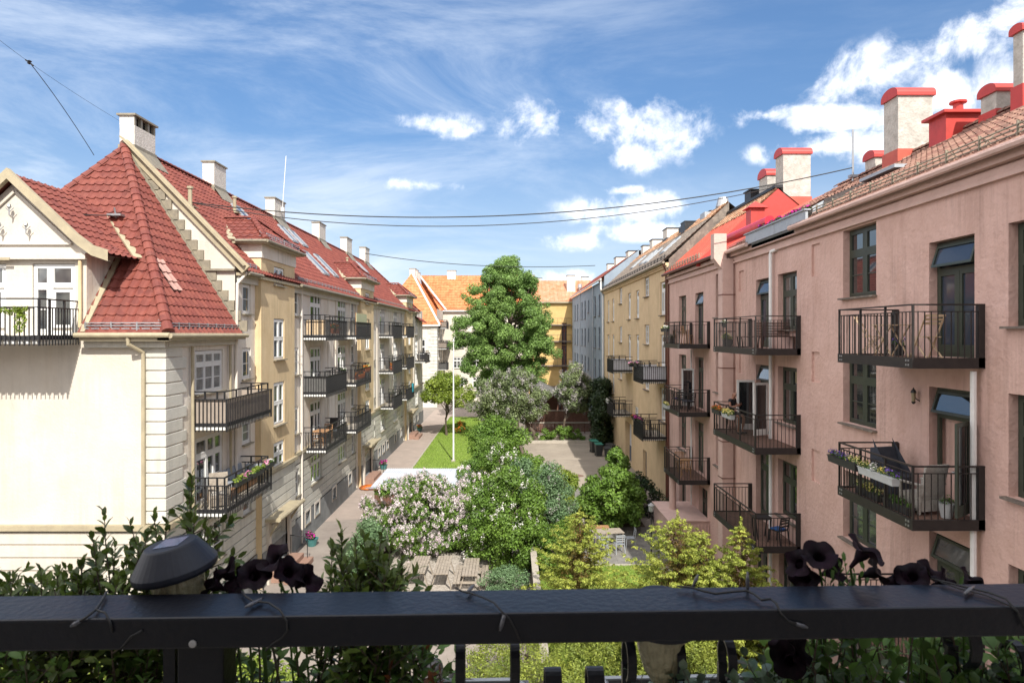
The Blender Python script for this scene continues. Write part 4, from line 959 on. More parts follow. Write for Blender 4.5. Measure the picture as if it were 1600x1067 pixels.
part('cornice', MB().box(XR-.12, XR, 38.3, 64.6, E+4.0, E+4.12).box(XR-.2, XR, 38.3, 64.6, E+4.12, E+4.28), M['yellow'], B3)
part('gutter', MB().tube([(9.18, 38.3, E+4.3), (9.18, 64.6, E+4.3)], .08, 8), M['flash'], B3)
part('firewall', MB().quad((XR, 38.28, E+3.3), (13.1, 38.28, E+3.3), (13.1, 38.28, E+7.9), (XR, 38.28, E+4.5)), M['slate'], B3)
YZ = lambda X: E+4.3+(X-9.1)*.9
tiles('roof', [(9.1, 38.3, YZ(9.1)), (9.1, 64.6, YZ(9.1)), (12.1, 64.6, YZ(12.1)), (12.1, 38.3, YZ(12.1))], M['slate'], B3, .28, .4, .03, .035)
tiles('roof', [(12.1, 38.3, YZ(12.1)), (12.1, 64.6, YZ(12.1)), (13.1, 64.6, YZ(13.1)), (13.1, 38.3, YZ(13.1))], M['tile_patchy'], B3, .28, .4, .05, .05)
part('rear_roof', MB().quad((13.1, 38.3, YZ(13.1)), (13.1, 64.6, YZ(13.1)), (18, 64.6, E+4.), (18, 38.3, E+4.)), M['slate'], B3)
part('back_wall', MB().box(18, 18.2, 38.3, 64.6, 0, E+4.2), M['yellow'], B3)
for y0, y1, x0, x1, zt, m_ in ((41.5, 42.6, 13., 14., 8.3, 'chim'), (44.2, 45.2, 12.1, 13., 8.1, 'chim_grey'), (46.2, 46.9, 12.4, 13., 7.95, 'black'), (51.8, 53.2, 12.7, 13.9, 8.9, 'chim'), (58., 59.2, 12.9, 14.1, 8.9, 'chim'), (62., 63., 12.9, 14.2, 8.9, 'chim')):
    chimney(B3, x0, x1, y0, y1, YZ(12)-.3, E+zt-.35, M[m_], M['black'], 'slab', (YZ(12.6)+.35, M['black']))
for y, X in ((50, 10.4), (55, 10.6), (43, 10.4), (47.3, 10.2)): skylight(B3, y, y+1.1, X, X+1.1, YZ)
g = MB(); snow_guard(g, (9.3, 38.5, YZ(9.3)+.03), (9.3, 64.4, YZ(9.3)+.03), (-1,0,0), .26, .9); part('snow_guard', g, M['black'], B3)
part('downpipe', MB().tube([(9.2, 38.6, E+4.2), (9.4, 38.6, E+3.8), (9.42, 38.55, .2)], .055, 8), M['brownp'], B3)
part('downpipe', MB().tube([(9.2, 64.3, E+4.2), (9.4, 64.3, E+3.8), (9.42, 64.3, .2)], .06, 8), M['steel_mat'], B3)
balcony(B3, (XR, 39.95, E-2.75), RR, 2.9, 1.5, 'left', ('flr', 'screen_white'))
balcony(B3, (XR, 51.1, E-2.8), RR, 3.0, 1.5, 'left', ('flr', 'screen_white'))
balcony(B3, (XR, 39.95, E-6.2), RR, 2.9, 1.5, 'left', ('f', 'screen_black'))
balcony(B3, (XR, 51.1, E-6.2), RR, 3.0, 1.5, 'left')
# ================================================================== grey-blue building
B4 = thing('apartment_building', 'grey-blue apartment house with narrow dark windows, farthest in the right-hand row', 'building', (14, 80, 0))
BW = []
for k in range(4):
    for i, yc in enumerate((68., 71.5, 77.5, 81., 84.5, 90, 93.5)):
        if yc == 77.5: BW.append((yc, E+2.6-3.45*k, 1.1, 1.5, ('two',)))
        else: BW.append((yc, E+1.95-3.45*k, 1.25, 2.25, ('cross',)))
wall('street_wall', B4, M['blue'], fr_, 64.6, 97.6, 0, E+5.5, [(y-w/2, y+w/2, z, z+h, .2) for y, z, w, h, s in BW])
for y, z, w, h, s in BW: window(B4, (XR, y, z), w-.02, h-.02, s, RR, mat('dark_blue_grey_frame', (.05,.06,.075), .5), M['glass'], M['slate'], rec=.12)
BZ = lambda X: E+5.55+(X-9.1)*.75
tiles('roof', [(9.1, 64.6, BZ(9.1)), (9.1, 98, BZ(9.1)), (13, 98, BZ(13)), (13, 64.6, BZ(13))], M['tile'], B4, .4, .5)
part('roof_back', MB().quad((13, 64.6, BZ(13)), (13, 98, BZ(13)), (17, 98, E+5), (17, 64.6, E+5)).box(17, 17.2, 64.6, 98, 0, E+5), M['tile'], B4)
part('firewall', MB().quad((XR, 64.58, E+4), (13, 64.58, E+4), (13, 64.58, BZ(13)), (XR, 64.58, BZ(9.5))), M['blue'], B4)
part('gutter', MB().tube([(9.15, 64.6, E+5.55), (9.15, 97, E+5.55)], .09, 8), M['white'], B4)
for y in (72.9, 86.5): part('downpipe', MB().tube([(9.42, y, E+5.4), (9.42, y, .3)], .06, 7), M['steel_mat'], B4)
part('downpipe', MB().tube([(9.2, 64.9, E+5.5), (9.2, 64.9, E+4.6), (9.4, 64.9, E+4.), (9.42, 64.9, .2)], .08, 7), M['white'], B4)
for y0, y1, x0, x1, zt in ((66., 67.5, 12.2, 13.7, 8.9), (73, 74.5, 12.1, 13.5, 9.1), (80., 81., 12.2, 13.4, 9.1)):
    chimney(B4, x0, x1, y0, y1, BZ(12)-.4, E+zt-.35, M['chim'], M['black'], 'slab')
# ================================================================== far yellow house with rusty roof
B5 = thing('apartment_building', 'deep yellow house with rusty orange sheet roof closing the far right of the courtyard', 'building', (9, 101, 0))
f5 = FY(98.)
h5 = [(7.9, 8.7, E-1.6+k*-3.4, E+3.9+k*-3.4-2.2, .2) for k in range(4)] + [(4.2, 5.4, E+1.2-3.4*k, E+2.9-3.4*k, .2) for k in range(4)]
wall('courtyard_wall', B5, M['yellow2'], f5, 2.5, 9.6, 0, E+4.9, h5)
for a, b, c, d, t in h5: window(B5, ((a+b)/2, 98, c), b-a-.02, d-c-.02, ('cross',), RF, M['brownp'], M['glass'], M['slate'], rec=.12)
mb = MB()
for z in (1.4, -1.1, -4.8, -8): mb.box(4.4, 9.3, 97.3, 98, E+z-.1, E+z+.08)
part('gallery', mb, M['slate'], B5)
g = MB()
for z in (1.4, -1.1, -4.8):
    g.tube([(4.4, 97.32, E+z+1), (9.3, 97.32, E+z+1)], .025, 5)
    for x in np.arange(4.4, 9.3, .7): g.bar((x, 97.32, E+z), (x, 97.32, E+z+1), .025)
part('gallery_railing', g, M['black'], B5)
rs = MB().quad((2.5, 97.6, E+5.0), (13, 97.6, E+5.0), (13, 103, E+8.6), (2.5, 103, E+8.6)).quad((2.5, 103, E+8.6), (13, 103, E+8.6), (13, 108, E+5), (2.5, 108, E+5))
for x in np.arange(2.6, 13, .6): rs.bar((x, 97.6, E+5.03), (x, 103, E+8.63), .05, .06)
part('rusty_roof', rs, M['rust'], B5)
part('eave', MB().box(2.4, 13, 97.5, 98, E+4.75, E+4.96), M['trim'], B5)
for x0, x1, y, zt in ((8.9, 10.2, 100, 9.5), (11.6, 12.8, 104, 9.6), (4.3, 5.2, 104, 9.4)): chimney(B5, x0, x1, y, y+1, E+5.5, E+zt-.35, M['chim'], M['black'], 'slab')
part('roof_vent', MB().lathe([(.2,0),(.2,.8),(.35,.9),(.3,1.5)], (10.9, 99.9, E+6.3), 10), M['steel'], B5)
part('side_wall', MB().box(2.5, 2.7, 98, 108, 0, E+4.9).box(2.5, 13, 107.8, 108, 0, E+4.9), M['yellow2'], B5)
# ================================================================== far cream building with orange tiles
B6 = thing('apartment_building', 'pale cream corner building with bright orange tiled roof at the far left of the courtyard', 'building', (-8, 98, 0))
g6 = [(E-5.83-.45*i-.12) for i in range(8)]
wall('end_wall', B6, M['cream'], FY(91), -19, -10.4, E-5.8, E+1.3, [(-13.1, -12.0, E-3, E-.6, .15)])
wall('end_base', B6, M['base'], FY(90.95), -19, -10.36, 0, E-5.8, (), g6)
window(B6, (-12.55, 91, E-3), 1.05, 2.3, ('four',), RF, M['white'], M['glass'], M['flash'], rec=.08)
q = MB()
for i in range(14):
    z1 = E+1-.48*i; q.box(-11.6 if i % 2 else -11.3, -10.36, 90.93, 92.2, z1-.43, z1)
part('corner_quoins', q, M['base'], B6)
h6 = [(-10.4, 0, 0, 0, 0)]
sw = [(93.5, E-.9, 1.3, 2.0), (93.5, E-3.8, 1.3, 2.0), (93.5, E-6.7, 1.3, 2.), (96.5, E-.9, 1.3, 2.0), (96.5, E-3.8, 1.3, 2.)]
wall('side_wall', B6, M['cream'], FX(-10.4, 1), 91, 99.5, 0, E+3.6, [(y-w/2, y+w/2, z, z+h, .15) for y, z, w, h in sw])
for y, z, w, h in sw: window(B6, (-10.4, y, z), w-.02, h-.02, ('four',), RL, M['white'], M['glass'], M['flash'], rec=.08)
tiles('hip_roof', [(-19.6, 90.6, E+1.35), (-10.0, 90.6, E+1.35), (-14.8, 96.5, E+9.2)], M['tile_orange'], B6, .45, .55, .03, .045, 3)
tiles('hip_roof', [(-10.0, 90.6, E+1.35), (-10.0, 99.6, E+1.35), (-14.8, 99.6, E+9.2), (-14.8, 96.5, E+9.2)], M['tile_orange'], B6, .45, .55, .03, .045, 3)
part('hip_roof', MB().quad((-19.6, 90.6, E+1.35), (-19.6, 104, E+1.35), (-14.8, 104, E+9.2), (-14.8, 96.5, E+9.2)), M['tile_orange'], B6)
w6 = [(x, E+z, 1.5, 2.0) for x in (-8.55, -5.6, -2.6) for z in (-.0, -3.3, -6.6, -9.4)]
w6 = [(-8.0+i*3., E+.9-3.1*k, 1.7, 1.75) for i in range(3) for k in range(4)]
wall('courtyard_wall', B6, M['cream'], FY(99.5), -10.4, 2.6, 0, E+3.7, [(x-w/2, x+w/2, z, z+h, .18) for x, z, w, h in w6])
for x, z, w, h in w6: window(B6, (x, 99.5, z), w-.02, h-.02, ('triple',), RF, M['white'], M['glass'], M['flash'], rec=.08)
tiles('wing_roof', [(-10.9, 99.1, E+3.7), (2.8, 99.1, E+3.7), (2.8, 104.2, E+9.5), (-14.6, 104.2, E+9.5)], M['tile_orange'], B6, .45, .55, .03, .045, 3)
part('wing_roof_back', MB().quad((-14.6, 104.2, E+9.5), (2.8, 104.2, E+9.5), (2.8, 109, E+3.7), (-14.6, 109, E+3.7)).box(-19, 2.6, 108.6, 108.8, 0, E+3.7), M['tile_orange'], B6)
mb = MB().bar((-9.9, 98.9, E+3.75), (-14.6, 102.5, E+9.5), .3, .12).box(-19.6, -9.9, 90.5, 91, E+1.15, E+1.33).box(-10.4, 2.8, 99, 99.5, E+3.5, E+3.68).bar((-10.0, 90.6, E+1.4), (-14.8, 96.5, E+9.3), .25, .12)
part('eave', mb, M['white'], B6)
for x0, x1, y, zt in ((-15.2, -14.3, 96.6, 10.2), (-15.2, -14.3, 98.8, 10.2), (-15.2, -14.3, 101, 10.0), (-10.2, -8.8, 103.6, 10.6), (3.2, 4., 104, 9.9)): chimney(B6, x0, x1, y, y+1.1, E+7.5, E+zt-.35, M['chim'], M['flash'], 'slab')
for yy, z in ((94.2, E-2.0), (94.2, E-5.0), (94.2, E+1.0), (97.5, E-2)): balcony(B6, (-10.4, yy, z), RL, 2.8, 1.2, 'left', ('flr', 'screen_tan' if z > E-3 else 'screen_grey'))
g = MB(); snow_guard(g, (-19, 90.7, E+1.45), (-10.3, 90.7, E+1.45), (0,-1,0), .3, 1.1); snow_guard(g, (-9.8, 99.2, E+3.8), (2.6, 99.2, E+3.8), (0,-1,0), .3, 1.1); part('snow_guard', g, M['rust'], B6)
# ================================================================== the house the photograph is taken from
B0 = thing('apartment_building', 'pale plastered house behind the viewpoint whose black balcony railing crosses the foreground', 'building', (0, -6, 0))
wall('courtyard_wall', B0, M['cream'], lambda u, v, d: (u, -1.1-d, v), -30, 30, 0, E+2.6, [(-1.0, .9, E-1.5, E+1.0, .3)])
part('roof', MB().quad((-30, -.8, E+2.55), (30, -.8, E+2.55), (30, -6, E+5.5), (-30, -6, E+5.5)).quad((-30, -11, E+2.5), (30, -11, E+2.5), (30, -6, E+5.5), (-30, -6, E+5.5)).box(-30, 30, -11, -10.8, 0, E+2.5), M['tile'], B0)
part('balcony_floor', MB().box(-2.6, 2.6, -1.1, 1.12, E-1.75, E-1.6), M['concrete'], B0)
# ================================================================== ground
M['blue_cushion'] = mat('blue_cushion', (.03,.09,.25), .8); M['blue_dark'] = mat('dark_blue_grey_paint', (.035,.045,.06), .5)
def sheet(name, pts, z, m, kind='structure'):
    o = part(name, MB().quad(*[(x, y, z) for x, y in pts]), m); return tag(o, kind=kind)
sheet('ground', [(-300,-200),(300,-200),(300,600),(-300,600)], 0, M['asphalt'])
sheet('walkway', [(XL+.08,35.5),(-7.62,36.3),(-7.62,88),(XL+.08,88)], .006, M['path'])
sheet('walkway', [(-7.62,80),(3,80),(3,91),(-7.62,88)], .008, M['path'])
sheet('garden_bed', [(-7.5,42.8),(1.05,42.8),(1.05,80),(-7.5,80)], .012, M['soil'])
sheet('garden_bed', [(-5.9,30.5),(7.3,30.5),(7.3,43.9),(-5.9,42.8)], .012, M['soil'])
sheet('gravel_patch', [(-6.2,21.5),(.85,21.5),(.85,31.2),(-5.6,31.2)], .02, M['gravel'])
sheet('garden_bed', [(-7.3,22),(-6.2,22),(-5.6,31),(-6.6,32)], .024, M['soil'])
sheet('parking_yard', [(1.15,43.5),(XR-.02,43.5),(XR-.02,60.9),(1.15,60.9)], .03, M['parking'])
sheet('garden_path', [(3.2,34),(4.7,34),(5.2,43.6),(3.9,43.6)], .034, M['slab'])
sheet('patio', [(3.2,28.7),(XR-.02,28.7),(XR-.02,34.4),(3.2,34.4)], .04, M['slab'])
g = MB()
for i in range(12):
    for j in range(9):
        x, y = 4.9+i*.4, 28.75+j*.62
        if x < 9.1: g.box(x+.008, x+.392, y+.008, y+.612, .04, .052)
struct('patio_slabs', g, M['slab'])
def turf(name, pts, z, m=M['grass'], bumps=.05, n=70):
    """lawn sheet with gentle unevenness"""
    (x0,y0),(x1,y1) = pts; rs = np.random.RandomState(3)
    xs = np.linspace(x0,x1,n); ys = np.linspace(y0,y1,n); X, Y = np.meshgrid(xs, ys); Z = z+bumps*.5*(np.sin(X*2.3+Y*.7)+np.sin(Y*1.9-X))*.5+bumps*.3
    V = np.stack([X,Y,Z],-1).reshape(-1,3); idx = np.arange(n*n).reshape(n,n)
    F = np.stack([idx[:-1,:-1],idx[:-1,1:],idx[1:,1:],idx[1:,:-1]],-1).reshape(-1,4)
    o = npmesh(name, V, F, m); tag(o, kind='structure'); return o
turf('lawn', ((-7.5,44.5),(-.9,80)), .03); turf('lawn', ((1.2,19),(6.6,28.6)), .05)
def blades(name, x0, x1, y0, y1, n, h, m):
    P = np.stack([x0+(x1-x0)*NR.rand(n), y0+(y1-y0)*NR.rand(n), np.full(n, .05)], 1)
    a = NR.rand(n)*2*PI; w = h*.12; dx = np.stack([np.cos(a)*w, np.sin(a)*w, 0*a], 1); ln = NR.randn(n,3)*h*.35; ln[:,2] = h*(.6+.6*NR.rand(n))
    V = np.stack([P-dx, P+dx, P+ln], 1).reshape(-1,3); return tag(npmesh(name, V, np.arange(3*n).reshape(n,3), m), kind='stuff')
o = blades('grass', -7.5, -.9, 44.5, 80, 50000, .11, M['grass_blade'])
o = blades('grass', 1.2, 6.6, 19, 28.6, 42000, .09, M['grass_blade'])
for nm, a in (('kerb', (-7.62,-7.5,36.3,80,0,.1)), ('kerb', (1.05,1.17,43.5,60.9,0,.14)), ('kerb', (1.15,9.4,60.9,61.1,0,.28)), ('kerb', (1.2,7.3,43.3,43.5,0,.12)), ('kerb', (1.1,6.6,28.6,28.72,0,.1))):
    struct(nm, MB().box(*a), M['concrete'])
tag(part('manhole_cover', MB().lathe([(.34,0),(.34,.012),(.3,.014),(.29,.01)], (5.05,46.9,.03), 20), mat('rusty_iron', (.2,.12,.09), .8, (.13,.08,.06), 14, 4)), 'round rusty manhole cover in the yard asphalt', 'manhole cover')
wb = thing('garden_wall', 'low dark boundary wall between the gravel seating area and the small lawn', 'wall', (1.0, 24, 0))
part('wall_body', MB().box(.9, 1.08, 18, 31.5, 0, 1.15), M['slate'], wb); part('coping', MB().box(.86, 1.12, 18, 31.5, 1.15, 1.2), M['concrete'], wb)
wb = thing('garden_wall', 'low pale retaining wall with steps between patio bed and yard', 'wall', (4, 35, 0))
part('wall_body', MB().box(1.2, 4.0, 34.5, 34.7, 0, .45).box(5.3, 7.2, 35.4, 35.6, 0, .5), M['concrete'], wb)
for i in range(3): part('step', MB().box(3.3, 4.7, 34.6+.35*i, 35.+.35*i, 0, .14*(i+1)), M['concrete'], wb)
# wooden fence at the back of the yard
fc = thing('wooden_fence', 'reddish brown board fence in two tiers behind the parking yard', 'fence', (5.5, 67.3, 0))
for z0, z1 in ((.15, 1.05), (1.2, 2.35)):
    g = MB()
    for x in np.arange(1.6, 9.4, .135): g.box(x, x+.12, 67.2, 67.23, z0, z1+R.uniform(-.02,.02))
    part('fence_boards', g, M['fence_wood'], fc)
for x in np.arange(1.6, 9.5, 1.55): part('post', MB().box(x, x+.1, 67.24, 67.34, 0, 2.45), M['fence_wood'], fc)
part('rail', MB().box(1.6, 9.4, 67.16, 67.2, 2.35, 2.43).box(1.6,9.4,67.12,67.2,1.05,1.18), M['concrete'], fc)
part('stone_footing', MB().box(1.2, 9.45, 62.2, 62.4, 0, .55), M['concrete'], fc)
# dark carport with grey tarpaulin roof behind the fence
cp = thing('garden_pavilion', 'dark shelter with sloping grey canopy behind the fence', 'pavilion', (4.8, 73, 0))
part('canopy', MB().add([(2.2,70.5,4.1),(6.1,70.5,3.6),(6.1,76,3.6),(2.2,76,4.1),(3.4,72.8,5.1)], [(0,1,4),(1,2,4),(2,3,4),(3,0,4),(3,2,1,0)]), M['screen_grey'], cp)
for x, y in ((2.4,70.7),(5.9,70.7),(2.4,75.8),(5.9,75.8)): part('post', MB().box(x-.06,x+.06,y-.06,y+.06,0,3.7), M['black'], cp)
part('back_panel', MB().box(2.3, 9.3, 76.2, 76.3, 0, 3.4), M['fence_wood'], cp)
# shed with white corrugated roof
sh = thing('garden_shed', 'low shed with white corrugated flat roof behind the pink lilac', 'shed', (-4.8, 35.6, 0))
g = MB(); n = 46
for i in range(n):
    x0 = -7.3+5.15*i/n; x1 = x0+5.15/n; z = 2.42
    g.quad((x0,33.3,z),(x0+(x1-x0)*.5,33.3,z+.03),(x0+(x1-x0)*.5,37.9,z+.05),(x0,37.9,z+.02)); g.quad((x0+(x1-x0)*.5,33.3,z+.03),(x1,33.3,z),(x1,37.9,z+.02),(x0+(x1-x0)*.5,37.9,z+.05))
g.box(-7.3,-2.15,33.28,37.92,2.36,2.4); part('corrugated_roof', g, mat('white_roof_sheet', (.58,.61,.66), .5, (.47,.5,.56), 1.2, 4, .1, 10), sh)
g = MB()
for x in np.arange(-7.1, -2.4, .16): g.box(x, x+.145, 33.5, 33.53, 0, 2.36)
part('board_wall', g.box(-7.1,-2.35,33.55,37.6,0,2.3), M['fence_wood'], sh)
part('shed_door', MB().box(-5.2,-4.2,33.44,33.49,0,2.05), M['wood_grey'], sh); part('gutter', MB().box(-7.35,-2.1,33.2,33.28,2.3,2.38), M['brownp'], sh)
# flagpole
fp = thing('flagpole', 'tall white flagpole standing on the lawn', 'flagpole', (-4.6, 52, 0))
part('pole', MB().tube([(-4.6,52,0),(-4.6,52,4.5),(-4.6,52,9.75)], [.075,.065,.035], 10), M['white'], fp); part('finial', MB().lathe([(.02,0),(.08,.05),(.09,.1),(.05,.17),(.01,.19)], (-4.6,52,9.75), 10), M['white'], fp)
part('pole_base', MB().box(-4.75,-4.45,51.85,52.15,0,.2), M['concrete'], fp)
lp = thing('lamp_post', 'black garden lamp post on the patio beside the pink entrance bay', 'lamp post', (6.4, 29, 0))
part('post', MB().lathe([(.07,0),(.05,.1),(.03,.2),(.025,2.35)], (6.4,29,0), 10), M['black'], lp)
part('lamp_head', MB().lathe([(.05,0),(.11,.04),(.13,.26),(.16,.3),(.02,.42)], (6.4,29,2.35), 8), mat('grey_lamp_glass', (.35,.36,.36), .3), lp)
lp = thing('leaning_post', 'leaning wooden post with white globe lamp at the yard edge', 'post', (1.6, 44.2, 0))
part('post', MB().tube([(1.75,43.2,0),(1.25,44.3,1.1),(.75,46.2,2.3)], .1, 8), M['bark'], lp); part('globe_lamp', MB().lathe([(.05,-.16),(.14,-.08),(.17,0),(.14,.1),(.04,.16)], (.75,43.9,1.55), 12), M['white'], lp)
part('lamp_arm', MB().tube([(1.2,44.3,1.3),(.75,43.9,1.4)], .02, 6), M['black'], lp)

# ------------------------------------------------------------------ plants in the garden
def tree(name, label, cat, base, c, rad, nb, br, nl, ls, lm, seed, tr=.2, group=None, fl=None, low=-.7, up=.5, inner=.35, top=None, nlimb=22):
    t = thing(name, label, cat, base, 0, group)
    bl = crown_blobs(c, rad, nb, br, seed, low)
    tp = top or (c[0], c[1], c[2]+rad[2]*.45)
    part('trunk', limbs(MB(), base, tp, tr, bl, nlimb, seed), M['bark'], t)
    foliage('crown', bl, nl, ls, lm, t, inner, up, zmin=.1)
    if fl:
        fm, fn, fs, frac = fl; rs = random.Random(seed+5)
        sel = [b for b in bl if (b[2] > c[2]-rad[2]*.75) and rs.random() < frac]
        sp = []
        for b in sel:                                   # panicles: small tight clusters on the outside of the clumps
            for k in range(13 if fs < .1 else 5):
                d = Vector((rs.gauss(0,1), rs.gauss(-.45,1), rs.gauss(.5,1))).normalized(); q = fs*rs.uniform(.9,1.6)
                sp.append((b[0]+d.x*b[3]*1.02, b[1]+d.y*b[4]*1.02, b[2]+d.z*b[5]*1.05, q*.8, q*.8, q*1.3))
        foliage('blossom', sp, fn, max(.048, fs*.5), fm, t, .2, .3, .9)
    return t
tree('broadleaf_tree', 'tall dark green broadleaf tree rising at the centre of the courtyard', 'tree', (-.3,75,0), (-.4,75,10.8), (5.3,5.0,8.7), 560, .66, 170000, .2, M['lf_big'], 4, .42, low=-.85, inner=.3, top=(-.3,75,17.5), nlimb=60)
tree('small_tree', 'small light green tree with slender trunk on the lawn near the flagpole', 'tree', (-6.5,65.6,0), (-6.4,65.6,4.3), (2.9,2.7,2.1), 60, .6, 15000, .19, M['lf_yellowgreen'], 8, .12, low=-.6)
tree('lilac_tree', 'large grey-green lilac with fading blossom in front of the tall tree', 'tree', (2.6,62,0), (.2,62.5,4.2), (3.6,2.8,2.7), 110, .75, 26000, .2, M['lf_lilac'], 12, .2, fl=(M['fl_lilac'], 9000, .2, .8), low=-.9)
tree('lilac_tree', 'grey-green lilac with fading blossom beside the grey-blue house', 'tree', (4.9,62.6,0), (6.5,63.3,4.8), (1.8,1.8,2.3), 60, .62, 16000, .2, M['lf_lilac'], 14, .15, fl=(M['fl_lilac'], 5200, .2, .8), low=-.9)
tree('evergreen_bush', 'dark shaded ivy-like bush against the mustard house wall', 'bush', (8.6,59.5,0), (8.7,60.2,3.2), (1.1,3.2,3.6), 60, .7, 16000, .22, M['lf_dark'], 15, .15, low=-.9)
tree('hedge_bush', 'low green bush at the foot of the board fence', 'bush', (4.6,62,0), (4.9,61.9,.6), (2.6,.6,.8), 26, .35, 5000, .15, M['lf_green'], 16, .05, low=-.5)
tree('garden_shrub', 'rounded bright green shrub beside the flagpole lawn', 'shrub', (-.9,48,0), (-.95,48,2.2), (2.4,2.3,1.9), 70, .62, 20000, .17, M['lf_green'], 21, .1, low=-.9)
tree('garden_shrub', 'low bright green shrub spreading behind the white-flowering bush', 'shrub', (.2,43,0), (.3,42.5,1.3), (1.5,1.6,1.2), 34, .5, 9000, .15, M['lf_green'], 22, .07, low=-.8)
tree('pink_lilac', 'big lilac bush covered in pale pink blossom in front of the white shed roof', 'shrub', (-4.3,31.3,0), (-4.2,30.9,1.75), (2.85,2.0,1.9), 160, .42, 40000, .1, M['lf_green'], 31, .1, fl=(M['fl_pink'], 52000, .075, 1.), low=-.8)
tree('pink_lilac', 'narrower pale pink lilac with sparse blossom at the right end of the shed', 'shrub', (-1.9,31.8,0), (-1.85,31.8,2.0), (1.1,1.0,1.75), 40, .36, 10000, .1, M['lf_green'], 33, .07, fl=(M['fl_pink'], 14000, .075, .95), low=-.8)
tree('white_lilac', 'loose green lilac with a few white blossoms right of the shed', 'shrub', (-.9,35.6,0), (-.8,35.8,2.3), (1.9,1.7,2.2), 70, .42, 19000, .12, M['lf_green'], 35, .1, fl=(M['fl_white'], 3200, .14, .28), low=-.8)
tree('white_lilac', 'tall fresh green lilac with bare stems and a few white blossoms above the gravel', 'shrub', (-.25,28,0), (.0,28.2,2.25), (1.65,1.4,2.2), 140, .4, 40000, .11, M['lf_green'], 37, .1, fl=(M['fl_white'], 2600, .12, .25), low=-.97)
tree('blue_green_bush', 'grey-green bush with white specks between the lilac and the golden conifer', 'bush', (1.7,32.2,0), (1.9,32.2,1.9), (1.3,2.1,1.9), 80, .4, 22000, .1, M['lf_bluegreen'], 39, .08, fl=(M['fl_lilac'], 1500, .12, .3), low=-.8)
tree('round_bush', 'rounded yellow-green bush beside the garden path', 'bush', (3.0,39.8,0), (3.0,39.8,1.1), (1.25,1.2,.95), 34, .36, 10000, .12, M['lf_yellowgreen'], 41, .05, low=-.8)
tree('garden_shrub', 'bright green shrub filling the bed right behind the white lilac', 'shrub', (.9,38.6,0), (.8,38.6,1.5), (1.8,1.8,1.5), 60, .42, 15000, .13, M['lf_green'], 71, .07, low=-.85)
tree('garden_shrub', 'yellowish shrub left of centre between the shed and the round lawn shrub', 'shrub', (-1.9,39.6,0), (-1.8,39.6,1.1), (1.2,1.4,1.1), 36, .4, 9000, .13, M['lf_yellowgreen'], 72, .06, low=-.85)
tree('garden_shrub', 'grey-green shrub standing between white lilac and blue-green bush', 'shrub', (.6,33.9,0), (.6,33.9,1.9), (1.3,1.4,1.8), 60, .4, 15000, .11, M['lf_bluegreen'], 73, .07, low=-.85)
tree('garden_shrub', 'green shrub joining the pink lilac to the tall lilac above the gravel', 'shrub', (-1.4,30,0), (-1.35,29.9,1.35), (1.0,.9,1.4), 44, .36, 12000, .1, M['lf_green'], 74, .06, low=-.85)
tree('garden_shrub', 'low green shrub in the bed left of the patio table', 'shrub', (2.6,30.4,0), (2.6,30.4,.8), (1.0,1.0,.9), 34, .34, 9000, .1, M['lf_green'], 75, .05, low=-.8)
tree('garden_shrub', 'small shrub with yellow tips where the garden path begins', 'shrub', (3.0,35.8,0), (2.9,35.8,.8), (.9,1.0,.8), 26, .32, 7000, .11, M['lf_yellowgreen'], 76, .05, low=-.8)
tree('garden_shrub', 'dense green shrub at the yard kerb between the round lawn shrub and the path', 'shrub', (1.9,41.8,0), (1.7,41.6,1.2), (1.2,1.2,1.2), 40, .38, 10000, .13, M['lf_green'], 77, .05, low=-.85)
tree('garden_shrub', 'broad light green shrub between the shed roof and the tall lilac', 'shrub', (-1.0,33.2,0), (-1.0,33.1,1.6), (1.4,1.3,1.6), 56, .4, 15000, .11, M['lf_yellowgreen'], 78, .06, fl=(M['fl_white'], 1200, .12, .25), low=-.85)
tree('garden_shrub', 'green shrub against the dark boundary wall right of the tall lilac', 'shrub', (1.9,27.9,0), (1.8,27.9,.9), (.8,1.1,.9), 34, .32, 8500, .09, M['lf_green'], 79, .05, low=-.8)
tree('leafy_bush', 'dense bright leafy bush between the path and the pink entrance bay', 'bush', (5.9,34.2,0), (5.7,34.6,1.55), (1.75,1.7,1.5), 95, .4, 22000, .17, M['lf_green'], 43, .07, low=-.85)
tree('leafy_bush', 'upright shoots of a leafy bush rising at the yard corner', 'bush', (6.2,37.2,0), (6.2,37.2,2.3), (.75,.8,1.7), 26, .33, 6500, .15, M['lf_green'], 45, .06, low=-.8)
tree('ivy_bush', 'dark ivy bush in the shade against the mustard wall', 'bush', (7.6,38,0), (7.7,38,.9), (1.2,2.6,1.1), 34, .4, 9000, .13, M['lf_dark'], 47, .05, low=-.7)
tree('privet_bush', 'blue-green bush by the walkway behind the foreground shrub', 'bush', (-6.3,27.5,0), (-6.3,28,.95), (.8,3.2,1.0), 50, .38, 13000, .09, M['lf_bluegreen'], 49, .05, low=-.7)
tree('silver_bush', 'pale grey-green bush at the foot of the lilac on the gravel edge', 'bush', (.0,25.2,0), (-.1,25.3,.55), (.95,.8,.6), 30, .28, 8000, .07, M['lf_bluegreen'], 51, .04, low=-.5)
tree('flower_bush', 'small bush with red flowers and blue tub beneath the small lawn tree', 'bush', (-5.2,66.8,0), (-5.2,66.8,.6), (.8,.6,.6), 16, .25, 2600, .12, M['lf_green'], 52, .04, fl=(M['fl_orange'], 900, .14, .8), low=-.6)
